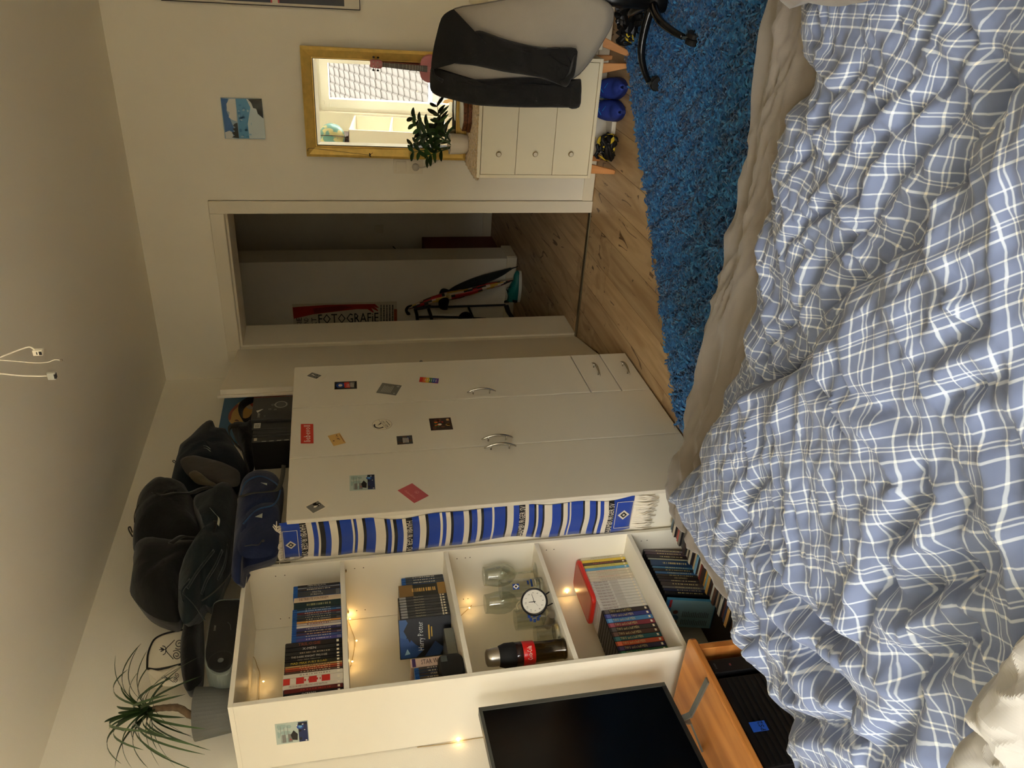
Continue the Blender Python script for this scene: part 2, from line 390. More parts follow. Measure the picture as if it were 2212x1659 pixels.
# ================================================================ window wall behind the camera, what it looks on
WF = M('window_white', (240, 238, 230), rough=0.35)
wn = thing('window_1', 'wide white window with two sashes behind the camera', 'window', (1.7, WY-0.1, WZ0)); wn['kind'] = 'structure'
del wn['category']; del door['category']
yf0, yf1 = WY-0.16, WY-0.08
g = G(); f = 0.045
g.box(WX0, yf0, WZ0, WX1, yf1, WZ0+f); g.box(WX0, yf0, WZ1-f, WX1, yf1, WZ1); g.box(WX0, yf0, WZ0+f, WX0+f, yf1, WZ1-f); g.box(WX1-f, yf0, WZ0+f, WX1, yf1, WZ1-f)
xm = (WX0+WX1)/2; g.box(xm-0.04, yf0, WZ0+f, xm+0.04, yf1, WZ1-f)
g.build('window_frame', WF, wn, bevel=0.003)
PANE = thin_glass('window_pane_glass')
for a, b in ((WX0+f, xm-0.04), (xm+0.04, WX1-f)):
    g = G(); q = 0.095; y2, y3 = yf0+0.02, yf1+0.025; z0, z1 = WZ0+f, WZ1-f
    g.box(a, y2, z0, b, y3, z0+q); g.box(a, y2, z1-q, b, y3, z1); g.box(a, y2, z0+q, a+q, y3, z1-q); g.box(b-q, y2, z0+q, b, y3, z1-q)
    sa = g.build('sash', WF, wn, bevel=0.004)
    G().box(a+q, y2+0.03, z0+q, b-q, y2+0.034, z1-q).build('pane', PANE, sa)
    G().box(a+0.03, y3, z1-0.035, a+0.07, y3+0.012, z1-0.02).build('hinge', WF, sa, bevel=0.002)
g = G().box(WX0-0.02, WY-0.08, WZ0-0.03, WX1+0.03, WY+0.06, WZ0); struct('trim_5', g, WF, bevel=0.004)
# house across the street: gutter, tiled roof slope, wall
hs_ = thing('neighbour_house', 'cream neighbour house with pale tiled roof seen in the mirror through the window', 'house', (-4, -24.2, -6))
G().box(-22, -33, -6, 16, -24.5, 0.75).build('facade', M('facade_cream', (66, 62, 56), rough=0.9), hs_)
G().tube([(-22, -24.1, 0.86), (16, -24.1, 0.86)], 0.09, 10).build('gutter', M('zinc', (110, 110, 108), rough=0.4, metal=0.6), hs_)
SL = math.radians(38); ra = np.array([0, -math.cos(SL), math.sin(SL)]); rn = np.array([0, math.sin(SL), math.cos(SL)]); r0 = np.array([0, -24.15, 0.92])
ridge = 11.0
p = [r0+ra*0-rn*0.05, r0+ra*ridge-rn*0.05]
g = G().add([(-22, *p[0][1:]), (16, *p[0][1:]), (16, *p[1][1:]), (-22, *p[1][1:]), (-22, p[0][1]-0.3, p[0][2]-0.3), (16, p[0][1]-0.3, p[0][2]-0.3), (16, p[1][1]-0.3, p[1][2]-0.3), (-22, p[1][1]-0.3, p[1][2]-0.3)],
            [(0, 1, 2, 3), (7, 6, 5, 4), (0, 4, 5, 1), (2, 6, 7, 3), (1, 5, 6, 2), (0, 3, 7, 4)]); g.build('roof_slope', M('roof_underlay', (110, 88, 74), rough=0.9), hs_)
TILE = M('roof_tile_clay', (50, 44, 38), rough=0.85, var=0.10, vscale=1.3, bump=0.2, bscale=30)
TW, TH = 0.30, 0.345
def tile_shape(n=4):
    xs = [0, .05, .12, .19, .26, .30]; hh = [0.0, 0.012, 0.018, 0.03, 0.055, 0.01]
    vs = []; 
    for k, (v, up) in enumerate(((0.0, 0.03), (TH*1.04, 0.0))):
        for a, b in zip(xs, hh): vs.append((a, v, b+up))
    for a in xs: vs.append((a, 0.0, 0.0))
    m = len(xs); fs = [(i, i+1, m+i+1, m+i) for i in range(m-1)]+[(2*m+i, 2*m+i+1, i+1, i) for i in range(m-1)]
    return vs, fs
tv, tf = tile_shape()
def tile_at(i, j): 
    o = r0+ra*(j*TH)+np.array([i*TW, 0, 0]); return [tuple(o+np.array([v[0], 0, 0])+ra*v[1]+rn*v[2]) for v in tv]
tile_me = None; stuffv = G(); i0, i1, j0, j1 = -17, -3, 0, 18
for i in range(-72, 50):
    for j in range(0, 32):
        if i0 <= i < i1 and j0 <= j < j1:
            if tile_me is None:
                vv = np.array([[v[0], 0, 0]+0*ra+ra*v[1]+rn*v[2] for v in tv])
                tile_me = bpy.data.meshes.new('roof_tile'); tile_me.from_pydata(vv.tolist(), [], tf); tile_me.materials.append(TILE)
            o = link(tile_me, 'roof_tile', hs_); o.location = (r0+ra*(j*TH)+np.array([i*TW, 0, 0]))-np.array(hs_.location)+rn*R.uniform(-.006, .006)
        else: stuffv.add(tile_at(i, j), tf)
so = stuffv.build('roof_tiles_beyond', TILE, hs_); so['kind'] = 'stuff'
w = r0+ra*2.6+np.array([-2.1, 0, 0])+rn*0.09
g = G().add([w, w+np.array([.7, 0, 0]), w+np.array([.7, 0, 0])+ra*1.0, w+ra*1.0], [(0, 1, 2, 3)])
g.build('skylight', M('skylight_glass', (120, 150, 190), rough=0.05, metal=0.9), hs_)  # blue of the reflected sky is put into the pane's colour
gr = G().box(-60, -70, -6.3, 60, -6.2, -6.0); struct('ground', gr, M('street_ground', (232, 230, 222), rough=0.95))
# ================================================================ wardrobe
wr = thing('wardrobe', 'white three-door wardrobe with two small drawers and postcards on its doors', 'wardrobe', (0.24, -1.375, 0))
wy0, wy1, wz = -1.925, -0.822, 1.648
WF_ = M('wardrobe_front', (218, 212, 196), rough=0.45, spec=0.4)
g = G()
g.box(0.012, wy0, 0, 0.48, wy0+0.016, wz-0.016); g.box(0.012, wy1-0.016, 0, 0.48, wy1, wz-0.016)
g.box(0.012, wy0-0.001, wz-0.016, 0.486, wy1+0.001, wz); g.box(0.02, wy0+0.016, 0.03, 0.47, wy1-0.016, 0.046)
g.box(0.013, wy0+0.016, 0.0, 0.018, wy1-0.016, wz-0.016); g.box(0.03, -1.199, 0.046, 0.47, -1.183, wz-0.016)
g.build('body', MELA, wr, bevel=0.0015)
HNDL = M('brushed_nickel', (190, 186, 174), rough=0.25, metal=1)
def bow(p0, p1, par, out=0.028):
    p0, p1 = np.array(p0, float), np.array(p1, float); d = p1-p0; P = []
    for k in range(13):
        t = -0.16+1.32*k/12; P.append(p0+d*t+np.array([out*(1-((t-0.5)/0.66)**2)*0.62+0.010, 0, 0]))
    rr = [0.0028+0.0028*math.sin(math.pi*k/12) for k in range(13)]
    g = G().tube(P, rr, 8); 
    for t in (0.12, 0.88):
        q = p0+d*t; g.tube([q, q+np.array([out*(1-((t-0.5)/0.66)**2)*0.62+0.010, 0, 0])], 0.0032, 8)
    return g.build('handle', HNDL, par, smooth=True)
def door_(y0, y1, z0, z1, n='door'): return G().box(0.482, y0+0.0021, z0, 0.4995, y1-0.0021, z1).build(n, WF_, wr, bevel=0.002)
d1 = door_(-1.1885, wy1, 0.3050, wz-0.003); bow((0.4995, -1.150, 0.765), (0.4995, -1.150, 0.865), d1)
d2 = door_(-1.563, -1.1885, 0.012, wz-0.003); bow((0.4995, -1.530, 0.765), (0.4995, -1.530, 0.865), d2)
d3 = door_(-1.938, -1.563, 0.012, wz-0.003); bow((0.4995, -1.592, 0.765), (0.4995, -1.592, 0.865), d3)
for z0, z1, hz in ((0.1535, 0.3000, 0.220), (0.012, 0.1485, 0.070)):
    dr = door_(-1.1885, wy1, z0, z1, 'drawer'); bow((0.4995, -1.043, hz), (0.4995, -0.945, hz), dr)

# ---------------------------------------------------------------- cards and stickers on the doors
PAPER = M('card_paper', (222, 214, 196), rough=0.5)
def ink(name, c): return M('ink_'+name, c, rough=0.5)
BLK, WHT, RED, GRN = ink('black', (26, 24, 22)), ink('white', (228, 224, 212)), ink('red', (196, 44, 34)), ink('green', (60, 120, 60))
BLU, YEL, ORG, GRY = ink('blue', (30, 70, 150)), ink('yellow', (222, 196, 50)), ink('orange', (220, 110, 40)), ink('grey', (120, 120, 114))
DGR, VIO, SKY, BRN, TAN, PNK, TEA = ink('dark_grey', (62, 62, 60)), ink('violet', (96, 60, 130)), ink('sky', (100, 160, 205)), ink('brown', (96, 60, 40)), ink('tan', (200, 164, 100)), ink('pink', (206, 110, 118)), ink('teal', (20, 90, 100))
NAVY, CRM, MAR = ink('navy', (28, 40, 84)), ink('cream', (226, 208, 178)), ink('maroon', (110, 24, 26))
class Card:
    """thin card on a plane across <ax>; corners TL,TR,BR,BL as seen; details are laid on it in its own unit square"""
    def __init__(s, name, label, cat, quad, ax, pos, mat, th=0.0009, parent=None, nsign=1):
        Q = [np.insert(np.array(q, float), ax, pos) for q in quad]
        s.o = Q[3]; s.ex = (Q[2]-Q[3]+Q[1]-Q[0])/2; s.ey = (Q[0]-Q[3]+Q[1]-Q[2])/2; c = sum(Q)/4; s.o = c-s.ex/2-s.ey/2
        s.n = np.zeros(3); s.n[ax] = nsign; s.top = th
        g = G().prism([s.o, s.o+s.ex, s.o+s.ex+s.ey, s.o+s.ey], s.n*th)
        s.r = g.build(name, mat, parent, org=None if parent else c) if parent is None else g.build(name, mat, parent)
        if label: tag(s.r, label, cat)
        s.k = 0
    def pt(s, u, v, h=0.0): return s.o+s.ex*u+s.ey*v+s.n*(s.top+h)
    def patch(s, pts, mat, name='printed_patch'):
        s.k += 1; h = 0.00015*s.k
        return G().add([s.pt(u, v, h) for u, v in pts], [tuple(range(len(pts)))]).build(name, mat, s.r)
    def rect(s, u0, v0, u1, v1, mat, name='printed_patch'): return s.patch([(u0, v0), (u1, v0), (u1, v1), (u0, v1)], mat, name)
    def disc(s, u, v, ru, rv, mat, name='printed_disc', n=20): return s.patch([(u+ru*math.cos(6.2832*i/n), v+rv*math.sin(6.2832*i/n)) for i in range(n)], mat, name)
    def blobs(s, n, mat, seed, u0=0.05, u1=0.95, v0=0.05, v1=0.95, r=(0.05, 0.15), name='printed_pattern'):
        rr = random.Random(seed); s.k += 1; g = G()
        for _ in range(n):
            u, v, a, b, t = rr.uniform(u0, u1), rr.uniform(v0, v1), rr.uniform(*r), rr.uniform(*r), rr.uniform(0, 3)
            pts = []
            for i in range(7):
                q = 6.283*i/7; k = rr.uniform(.6, 1.1); pts.append((min(u1, max(u0, u+a*k*math.cos(q+t))), min(v1, max(v0, v+b*k*math.sin(q+t)))))
            g.add([s.pt(x, y, 0.00015*s.k) for x, y in pts], [tuple(range(7))])
        return g.build(name, mat, s.r)
    def text(s, t, u, v, w, mat, rot=0, hh=None, name='lettering'):
        s.k += 1; xa, ya = s.ex/np.linalg.norm(s.ex), s.ey/np.linalg.norm(s.ey)
        if rot == 90: xa, ya = -ya, xa
        elif rot == -90: xa, ya = ya, -xa
        elif rot == 180: xa, ya = -xa, -ya
        elif rot: c, d = math.cos(math.radians(rot)), math.sin(math.radians(rot)); xa, ya = c*xa+d*ya, -d*xa+c*ya
        L_ = np.linalg.norm(s.ex if rot in (0, 180) or abs(rot) not in (90,) else s.ey)
        return text(t, mat, s.r, s.pt(u, v, 0.00015*s.k), xa, ya, width=w*L_, height=hh*np.linalg.norm(s.ey) if hh else None, name=name)
    def lines(s, u0, u1, v0, v1, n, mat, seed=1, th=0.25, name='printed_lines'):
        rr = random.Random(seed); s.k += 1; g = G(); dv = (v1-v0)/n
        for i in range(n):
            a = v1-(i+1)*dv; ue = u1-(u1-u0)*rr.uniform(0, 0.25)
            g.add([s.pt(u, v, 0.00015*s.k) for u, v in ((u0, a), (ue, a), (ue, a+dv*th), (u0, a+dv*th))], [(0, 1, 2, 3)])
        return g.build(name, mat, s.r)
XP = 0.4997
c = Card('photo_print', 'small black and white instant photo at the top of the right wardrobe door', 'photo', [(-0.914, 1.594), (-0.877, 1.569), (-0.923, 1.501), (-0.963, 1.534)], 0, XP, PAPER)
c.rect(.1, .25, .9, .93, GRY); c.blobs(5, DGR, 3, .15, .85, .28, .7); c.blobs(2, WHT, 5, .3, .7, .5, .8, (.05, .1))
c = Card('sticker', 'black sticker with a blue and red emblem on the right wardrobe door', 'sticker', [(-1.048, 1.466), (-0.982, 1.465), (-0.983, 1.365), (-1.051, 1.368)], 0, XP, BLK)
c.disc(.5, .74, .34, .2, BLU); c.disc(.5, .74, .16, .09, WHT); c.patch([(.1, .3), (.9, .36), (.85, .58), (.15, .55)], RED); c.patch([(.12, .12), (.88, .1), (.85, .33), (.15, .28)], GRY); c.lines(.22, .8, .16, .5, 5, WHT, 2)
c = Card('text_card', 'tilted grey card with pale lines of text on the right wardrobe door', 'card', [(-1.095, 1.285), (-1.01, 1.251), (-1.044, 1.166), (-1.127, 1.199)], 0, XP, M('card_grey', (112, 112, 104), rough=.5))
c.lines(.15, .85, .34, .86, 7, M('ink_pale_grey', (168, 168, 160)), 3, .4); c.disc(.84, .14, .07, .07, M('ink_pale_grey', (168, 168, 160))); c.disc(.15, .14, .05, .05, M('ink_pale_grey', (168, 168, 160)))
c = Card('sticker', 'small rainbow striped sticker on the right wardrobe door', 'sticker', [(-1.017, 1.084), (-0.974, 1.075), (-0.997, 0.989), (-1.041, 0.999)], 0, XP, RED)
for i, m_ in enumerate((RED, ORG, YEL, GRN, BLU, VIO)): c.rect(0, 1-(i+1)/6, 1, 1-i/6, m_, 'colour_stripe')
c.lines(.25, .75, .12, .8, 6, WHT, 4, .25)
c = Card('card', 'bright red card reading liebevoll high on the middle wardrobe door', 'card', [(-1.462, 1.605), (-1.319, 1.608), (-1.324, 1.557), (-1.467, 1.556)], 0, XP, M('card_red', (200, 50, 34), rough=.5))
c.text('liebevoll', .5, .5, .86, WHT)
c = Card('card', 'ochre yellow card with brown script on the middle wardrobe door', 'card', [(-1.495, 1.476), (-1.42, 1.501), (-1.403, 1.45), (-1.478, 1.43)], 0, XP, M('card_ochre', (206, 166, 96), rough=.5))
c.blobs(9, BRN, 17, .12, .9, .28, .46, (.03, .07)); c.lines(.1, .9, .06, .2, 1, BRN, 3, .3); c.disc(.42, .78, .05, .07, BRN)
cy, cz, rr_ = -1.359, 1.276, 0.0425
g = G().lathe([(0, 0), (rr_, 0), (rr_, 0.0009), (0, 0.0009)], (XP, cy, cz), 40, axis=0, caps=False)
st = g.build('sticker', M('sticker_pale', (224, 216, 194), rough=.5), org=(XP, cy, cz)); tag(st, 'round white sticker with thin black ring and lettering on the middle wardrobe door', 'sticker')
def ring(y, z, r0_, r1_, a0, a1, mat, par, x=XP+0.0011, n=30, nm='printed_ring'):
    g = G(); P = [(x, y+r*math.cos(a), z+r*math.sin(a)) for r in (r0_, r1_) for a in [math.radians(a0+(a1-a0)*i/n) for i in range(n+1)]]
    g.add(P, [(i, i+1, n+2+i, n+1+i)[::-1] for i in range(n)]); return g.build(nm, mat, par)
ring(cy, cz, rr_-0.0022, rr_-0.0012, 0, 360, BLK, st)
ring(cy-0.006, cz+0.012, 0.017, 0.024, 60, 230, BLK, st)
G().add([(XP+.0011, cy+.018, cz+.002), (XP+.0011, cy-.008, cz+.02), (XP+.0011, cy+.004, cz+.004)], [(0, 1, 2)]).build('printed_patch', BLK, st)
t_ = (0, math.cos(.42), -math.sin(.42)*-1); t_ = (0, .93, .36)
text('RED CAT', BLK, st, (XP+.0011, cy+.004, cz-.012), t_, (0, -.36, .93), width=.056); G().tube([(XP+.001, cy-.010, cz-.032), (XP+.001, cy+.026, cz-.018)], .0012, 4).build('printed_line', BLK, st)
G().tube([(XP+.001, cy-.036, cz-.018), (XP+.001, cy+.036, cz+.012)], .0006, 4).build('printed_line', BLK, st)
c = Card('photo_card', 'small dark photo card with white text lines on the middle wardrobe door', 'card', [(-1.514, 1.225), (-1.454, 1.224), (-1.453, 1.16), (-1.513, 1.162)], 0, XP, DGR)
c.blobs(7, BRN, 8, r=(.08, .2)); c.blobs(3, NAVY, 9, .5, .95, .1, .5); c.lines(.14, .86, .26, .66, 5, WHT, 5, .45)
c = Card('photo_card', 'dark card with a colourful fruit pattern above the middle door handle', 'card', [(-1.427, 1.078), (-1.334, 1.076), (-1.336, 0.983), (-1.427, 0.985)], 0, XP, M('card_dark_brown', (50, 34, 26), rough=.5))
c.blobs(5, BRN, 1, r=(.1, .2)); c.blobs(5, ORG, 2, .2, .7, .4, .8, (.04, .09)); c.blobs(3, GRN, 3, .2, .6, .6, .9, (.04, .08)); c.blobs(3, TAN, 4, .3, .9, .1, .5, (.1, .16)); c.disc(.45, .55, .07, .08, WHT); c.blobs(2, RED, 6, .2, .8, .3, .6, (.03, .07))
def team_card(c, sd):
    c.blobs(6, M('ink_mint', (150, 172, 166)), sd, .05, .95, .5, .95, (.1, .2)); c.lines(.06, .94, .62, .95, 3, GRY, 3, .12); c.lines(.06, .5, .5, .9, 2, GRY, 9, .6)
    c.blobs(3, WHT, sd+1, .1, .9, .2, .5, (.06, .12)); c.patch([(.12, .35), (.42, .33), (.62, .45), (.4, .55), (.16, .5)], BLK); c.rect(.02, .02, .98, .3, NAVY)
    c.disc(.78, .24, .14, .11, BLU); c.disc(.78, .24, .07, .06, SKY); c.blobs(4, BLK, sd+2, .05, .95, .02, .3, (.05, .1)); c.blobs(4, WHT, sd+3, .05, .9, .05, .35, (.02, .05)); c.disc(.2, .56, .03, .025, RED)
c = Card('postcard', 'pale blue and navy postcard on the left wardrobe door', 'card', [(-1.794, 1.424), (-1.701, 1.421), (-1.704, 1.327), (-1.798, 1.329)], 0, XP, M('card_mint', (176, 190, 180), rough=.5)); team_card(c, 20)
c = Card('card', 'pink diamond-tilted card with pale logo on the left wardrobe door', 'card', [(-1.777, 1.192), (-1.859, 1.138), (-1.896, 1.196), (-1.813, 1.249)], 0, XP, M('card_pink', (184, 88, 92), rough=.5))
PP = M('ink_pale_pink', (212, 140, 138)); c.text('Adam&Eve', .5, .3, .62, PP); c.disc(.55, .7, .09, .12, PP); c.disc(.55, .7, .07, .095, M('card_pink', (184, 88, 92))); c.disc(.55, .68, .03, .05, PP)
c = Card('photo_print', 'small black and white instant photo high on the left wardrobe door', 'photo', [(-1.91, 1.557), (-1.866, 1.585), (-1.823, 1.529), (-1.872, 1.495)], 0, XP, PAPER)
c.rect(.06, .24, .88, .95, GRY); c.blobs(4, BLK, 13, .4, .85, .28, .6, (.1, .2)); c.disc(.5, .6, .08, .09, WHT); c.blobs(2, WHT, 14, .45, .8, .3, .6, (.03, .07))

# ---------------------------------------------------------------- striped fan scarf hanging down the wardrobe side
KB, KW, KK = M('knit_blue', (22, 66, 168), rough=.95, bump=.5, bscale=700, sheen=.3), M('knit_white', (226, 218, 200), rough=.95, bump=.5, bscale=700, sheen=.3), M('knit_black', (24, 22, 22), rough=.95, bump=.5, bscale=700, sheen=.3)
sy = -1.9275; sx0, sx1 = 0.314, 0.474
def sz(a): return float(at(580+a/2.5136, 1040+ (255-0.073*a)/2.5136, 1, sy)[2])
bands = [(60,'b'),(165,'k'),(200,'w'),(232,'b'),(258,'w'),(270,'k'),(298,'b'),(328,'w'),(368,'k'),(384,'b'),(447,'w'),(458,'k'),(462,'b'),(474,'w'),(506,'k'),(522,'b'),(573,'w'),(628,'k'),(640,'b'),(660,'w'),(674,'k'),(692,'b'),(724,'w'),(744,'k'),(777,'b'),(815,'w'),(850,'k'),(865,'b'),(927,'w'),(940,'b'),(960,'w'),(985,'k'),(999,'b'),(1056,'w'),(1085,'k'),(1100,'b'),(1130,'w'),(1151,'k'),(1165,'b'),(1210,'w'),(1221,'b'),(1280,'k'),(1290,'w'),(1325,'b'),(1356,'k'),(1390,'w'),(1410,'b'),(1440,'k'),(1451,'w'),(1462,'b'),(1485,'k'),(1495,'w'),(1537,'b'),(1585,'k'),(1597,'w'),(1621,'b'),(1632,'w'),(1640,'b'),(1705,'k'),(1715,'w'),(1742,'b'),(1775,'k'),(1785,'w'),(1800,'b'),(1820,'w'),(1845,'k'),(1875,'b'),(1988,'e')]
sc_ = thing('scarf', 'blue, white and black striped football scarf hanging down the wardrobe side', 'scarf', (0.36, sy, sz(1988)))
g = G(); nx_ = 9
def sedge(z): return 0.010*math.sin(z*9)+0.006*math.sin(z*23+1)
for (a, k), (b, _) in zip(bands, bands[1:]):
    n = max(1, int((b-a)/30)); za, zb = sz(a), sz(b)
    for q in range(n):
        z0, z1 = za+(zb-za)*q/n, za+(zb-za)*(q+1)/n
        rows = []
        for z in (z0, z1):
            rows.append([(sx0+(sx1-sx0)*i/(nx_-1)+sedge(z), sy-0.0022-0.0022*math.sin(i*1.1+z*6)-0.0015*math.sin(z*31), z-0.006*math.sin(i/(nx_-1)*3.14)) for i in range(nx_)])
        g.grid(rows, m={'b': 0, 'w': 1, 'k': 2}[k])
g.build('knitted_cloth', [KB, KW, KK], sc_, smooth=True, solid=0.0035, weld=True)
def slog(a0, a1, px):
    zc, r = (sz(a0)+sz(a1))/2, abs(sz(a0)-sz(a1))*.5
    xc = sx0+(sx1-sx0)*px+sedge(zc); y = sy-0.0085; h = r*.62
    G().add([(xc+dx, y, zc+dz) for dx, dz in ((-h, 0), (0, h*1.02), (h, 0), (0, -h*1.02))], [(3, 2, 1, 0)][::1]).build('emblem_white', KW, sc_)
    h2 = h*.62; G().add([(xc+dx, y-.0005, zc+dz) for dx, dz in ((-h2, 0), (0, h2), (h2, 0), (0, -h2))], [(3, 2, 1, 0)]).build('emblem_black', KK, sc_)
    h3 = h*.24; G().add([(xc+dx, y-.001, zc+dz) for dx, dz in ((-h3, 0), (0, h3), (h3, 0), (0, -h3))], [(3, 2, 1, 0)]).build('emblem_centre', KW, sc_)
    g = G(); ww, hh = (sx1-sx0)*.40, r*.86
    for q in (-1, 1): g.box(xc-ww, y-.0003, zc+q*hh-.001, xc+ww, y, zc+q*hh+.001); g.box(xc+q*ww-.001, y-.0003, zc-hh, xc+q*ww+.001, y, zc+hh)
    g.build('emblem_border', KW, sc_)
slog(66, 160, .38); slog(1884, 1984, .52)
for a0, a1, s in ((165, 200, 1), (744, 777, 1), (1356, 1390, -1), (1845, 1875, -1)):
    zc = (sz(a0)+sz(a1))/2; text('HAMBURGER SV', KW, sc_, (sx0+(sx1-sx0)*.5+sedge(zc), sy-0.0088, zc-.003), (-s, 0, 0), (0, 0, -s), width=.145, height=.022, name='woven_lettering')
rr = random.Random(4); g = G()
zb = sz(1988)
for i in range(46):
    x = sx0+(sx1-sx0)*i/45+sedge(zb); L = rr.uniform(.075, .10)
    g.tube([(x, sy-.003, zb+.004), (x+rr.uniform(-.006, .006), sy-.006-rr.uniform(0, .006), zb-L*.5), (x+rr.uniform(-.012, .012), sy-.003-rr.uniform(0, .01), zb-L)], [.003, .0034, .0012], 5)
zt = sz(60)
for i in range(34):
    x = sx0+(sx1-sx0)*i/33; L = rr.uniform(.03, .055)
    g.tube([(x, sy-.003, zt-.004), (x+rr.uniform(-.01, .01), sy-.008, zt+.010), (x+rr.uniform(-.02, .02)+.01, sy+rr.uniform(-.02, .006), zt+.004+rr.uniform(0, .016))], [.0035, .0035, .0015], 5)
f_ = g.build('fringe', M('fringe_white', (232, 224, 206), rough=.95), sc_, smooth=True); f_['kind'] = 'stuff'
# ================================================================ bookcase with films
DX = 0.309; BY0, BY1, BZ = -2.534, -1.940, 1.807; IY0, IY1 = -2.519, -1.955
boards = [1.472, 1.092, 0.743, 0.366]; BT = 0.0165
bk = thing('bookcase', 'tall white open bookcase full of film cases between wardrobe and screen', 'bookcase', (0.155, -2.237, 0))
G().box(0.004, BY0, 0, DX, IY0, BZ-.015).build('side_panel', MELA, bk, bevel=.001)
G().box(0.004, IY1, 0, DX, BY1, BZ-.015).build('side_panel', MELA, bk, bevel=.001)
G().box(0.004, BY0, BZ-.0148, DX, BY1, BZ).build('top_panel', MELA, bk, bevel=.001)
G().box(0.010, IY0, 0.03, DX-.004, IY1, 0.046).build('bottom_board', MELA, bk, bevel=.001)
G().box(DX-.03, IY0, 0.0, DX-.014, IY1, 0.03).build('plinth', MELA, bk, bevel=.001)
for z in boards: G().box(0.008, IY0+.0006, z-BT, DX-.002, IY1-.0006, z).build('shelf_board', MELA, bk, bevel=.001)
G().box(0.0, IY0, 0.046, 0.0035, -2.392, BZ-.015).build('back_panel', MELA, bk)
G().box(0.0, -2.389, 0.046, 0.0035, IY1, BZ-.015).build('back_panel', MELA, bk)
HOLE = M('peg_hole_dark', (70, 58, 40), rough=.9)
for zc in (1.70, 1.668, 1.42, 1.388, 1.04, 1.008, .99, .69, .66, .30, .275):
    for x in (0.265, 0.05): G().lathe([(0, 0), (0.0022, 0), (0.0022, .0004)], (x, IY1-.0005, zc), 8, axis=1, caps=False).build('peg_hole', HOLE, bk)
PIN = M('shelf_pin', (170, 150, 110), rough=.4, metal=.6)
for z in boards:
    for x in (.262, .05):
        G().tube([(x, IY1, z-BT-.004), (x, IY1-.010, z-BT-.004)], .003, 8).build('shelf_pin', PIN, bk); G().tube([(x, IY0, z-BT-.004), (x, IY0+.010, z-BT-.004)], .003, 8).build('shelf_pin', PIN, bk)
BLUE_CASE = M('bluray_blue', (24, 84, 158), rough=.3)
CASE_CLEAR = M('case_grey', (70, 72, 72), rough=.3)
CM = {}
def cmat(c):
    if c not in CM: CM[c] = M('print_%d_%d_%d' % c, c, rough=.38, spec=.45)
    return CM[c]
def film(label, y_hi, th, z0, h, x1, depth, col, title='', tcol=(210, 206, 190), kind='dvd', group=None, tilt=0.0, flip=False, tpos=.5, tlen=.6, logo=True, patch=None, name='film_case'):
    """one case standing upright; spine faces +x; y_hi its right edge as seen; local frame then tilted about its foot"""
    t = thing(name, label, 'film case', (x1-depth, y_hi-th, z0), group, rot=(tilt, 0, 0) if tilt else None)
    e = .0006
    plastic = BLUE_CASE if kind == 'blu' else (cmat(col) if kind in ('box', 'white') else M('case_black', (30, 30, 32), rough=.35))
    if kind in ('box',):
        G().box(0, e, 0, depth, th-e, h).build('slip_case', cmat(col), t, bevel=.0012, local=True)
    else:
        G().box(0, e, 0, depth, th-e, h).build('case', plastic, t, bevel=.0022, local=True)
        hh = h*(.905 if kind == 'blu' else .985)
        G().box(depth-.004, e+.0006, .002, depth+.0006, th-e-.0006, hh).build('spine_print', cmat(col), t, local=True)
    o = depth+.0008
    if patch:
        for a, b, pc in patch: G().box(depth-.003, e+.0008, h*a, o, th-e-.0008, h*b).build('spine_patch', cmat(pc), t, local=True)
        o += .0003
    if title:
        d = -1 if not flip else 1
        for li, line in enumerate(title.split('\n')):
            nl = len(title.split('\n')); yy = th*(.5+(.5*(nl-1)-li)*(.42)*(1 if not flip else -1)*1) if nl > 1 else th*.5
            text(line, cmat(tcol), t, (o+.0002, yy, h*(1-tpos)), (0, 0, d), (0, -d, 0) if False else (0, 1 if d == -1 else -1, 0), height=th*(.42/(nl if nl > 1 else 1)*1.3), maxw=h*tlen, name='spine_title', local=True)
    if not title:                                     # illegible print: broken pale line of marks
        rr_ = random.Random(int(abs(y_hi)*9000+z0*100)); zz0 = h*.22; g = G()
        while zz0 < h*.72: L0 = h*rr_.uniform(.01, .035); g.box(depth, th*.36, zz0, o+.0002, th*.64, zz0+L0); zz0 += L0+h*rr_.uniform(.006, .03)
        g.build('printed_marks', cmat(tcol), t, local=True)
    if logo and kind in ('dvd', 'white'):
        G().box(depth, th*.28, h*.06, o+.0002, th*.72, h*.10).build('age_label', cmat((225, 215, 190)), t, local=True)
    return t
def label_for(cl, i, row): return '%s film case, %s from the right %s' % (cl, ORD[i], row)
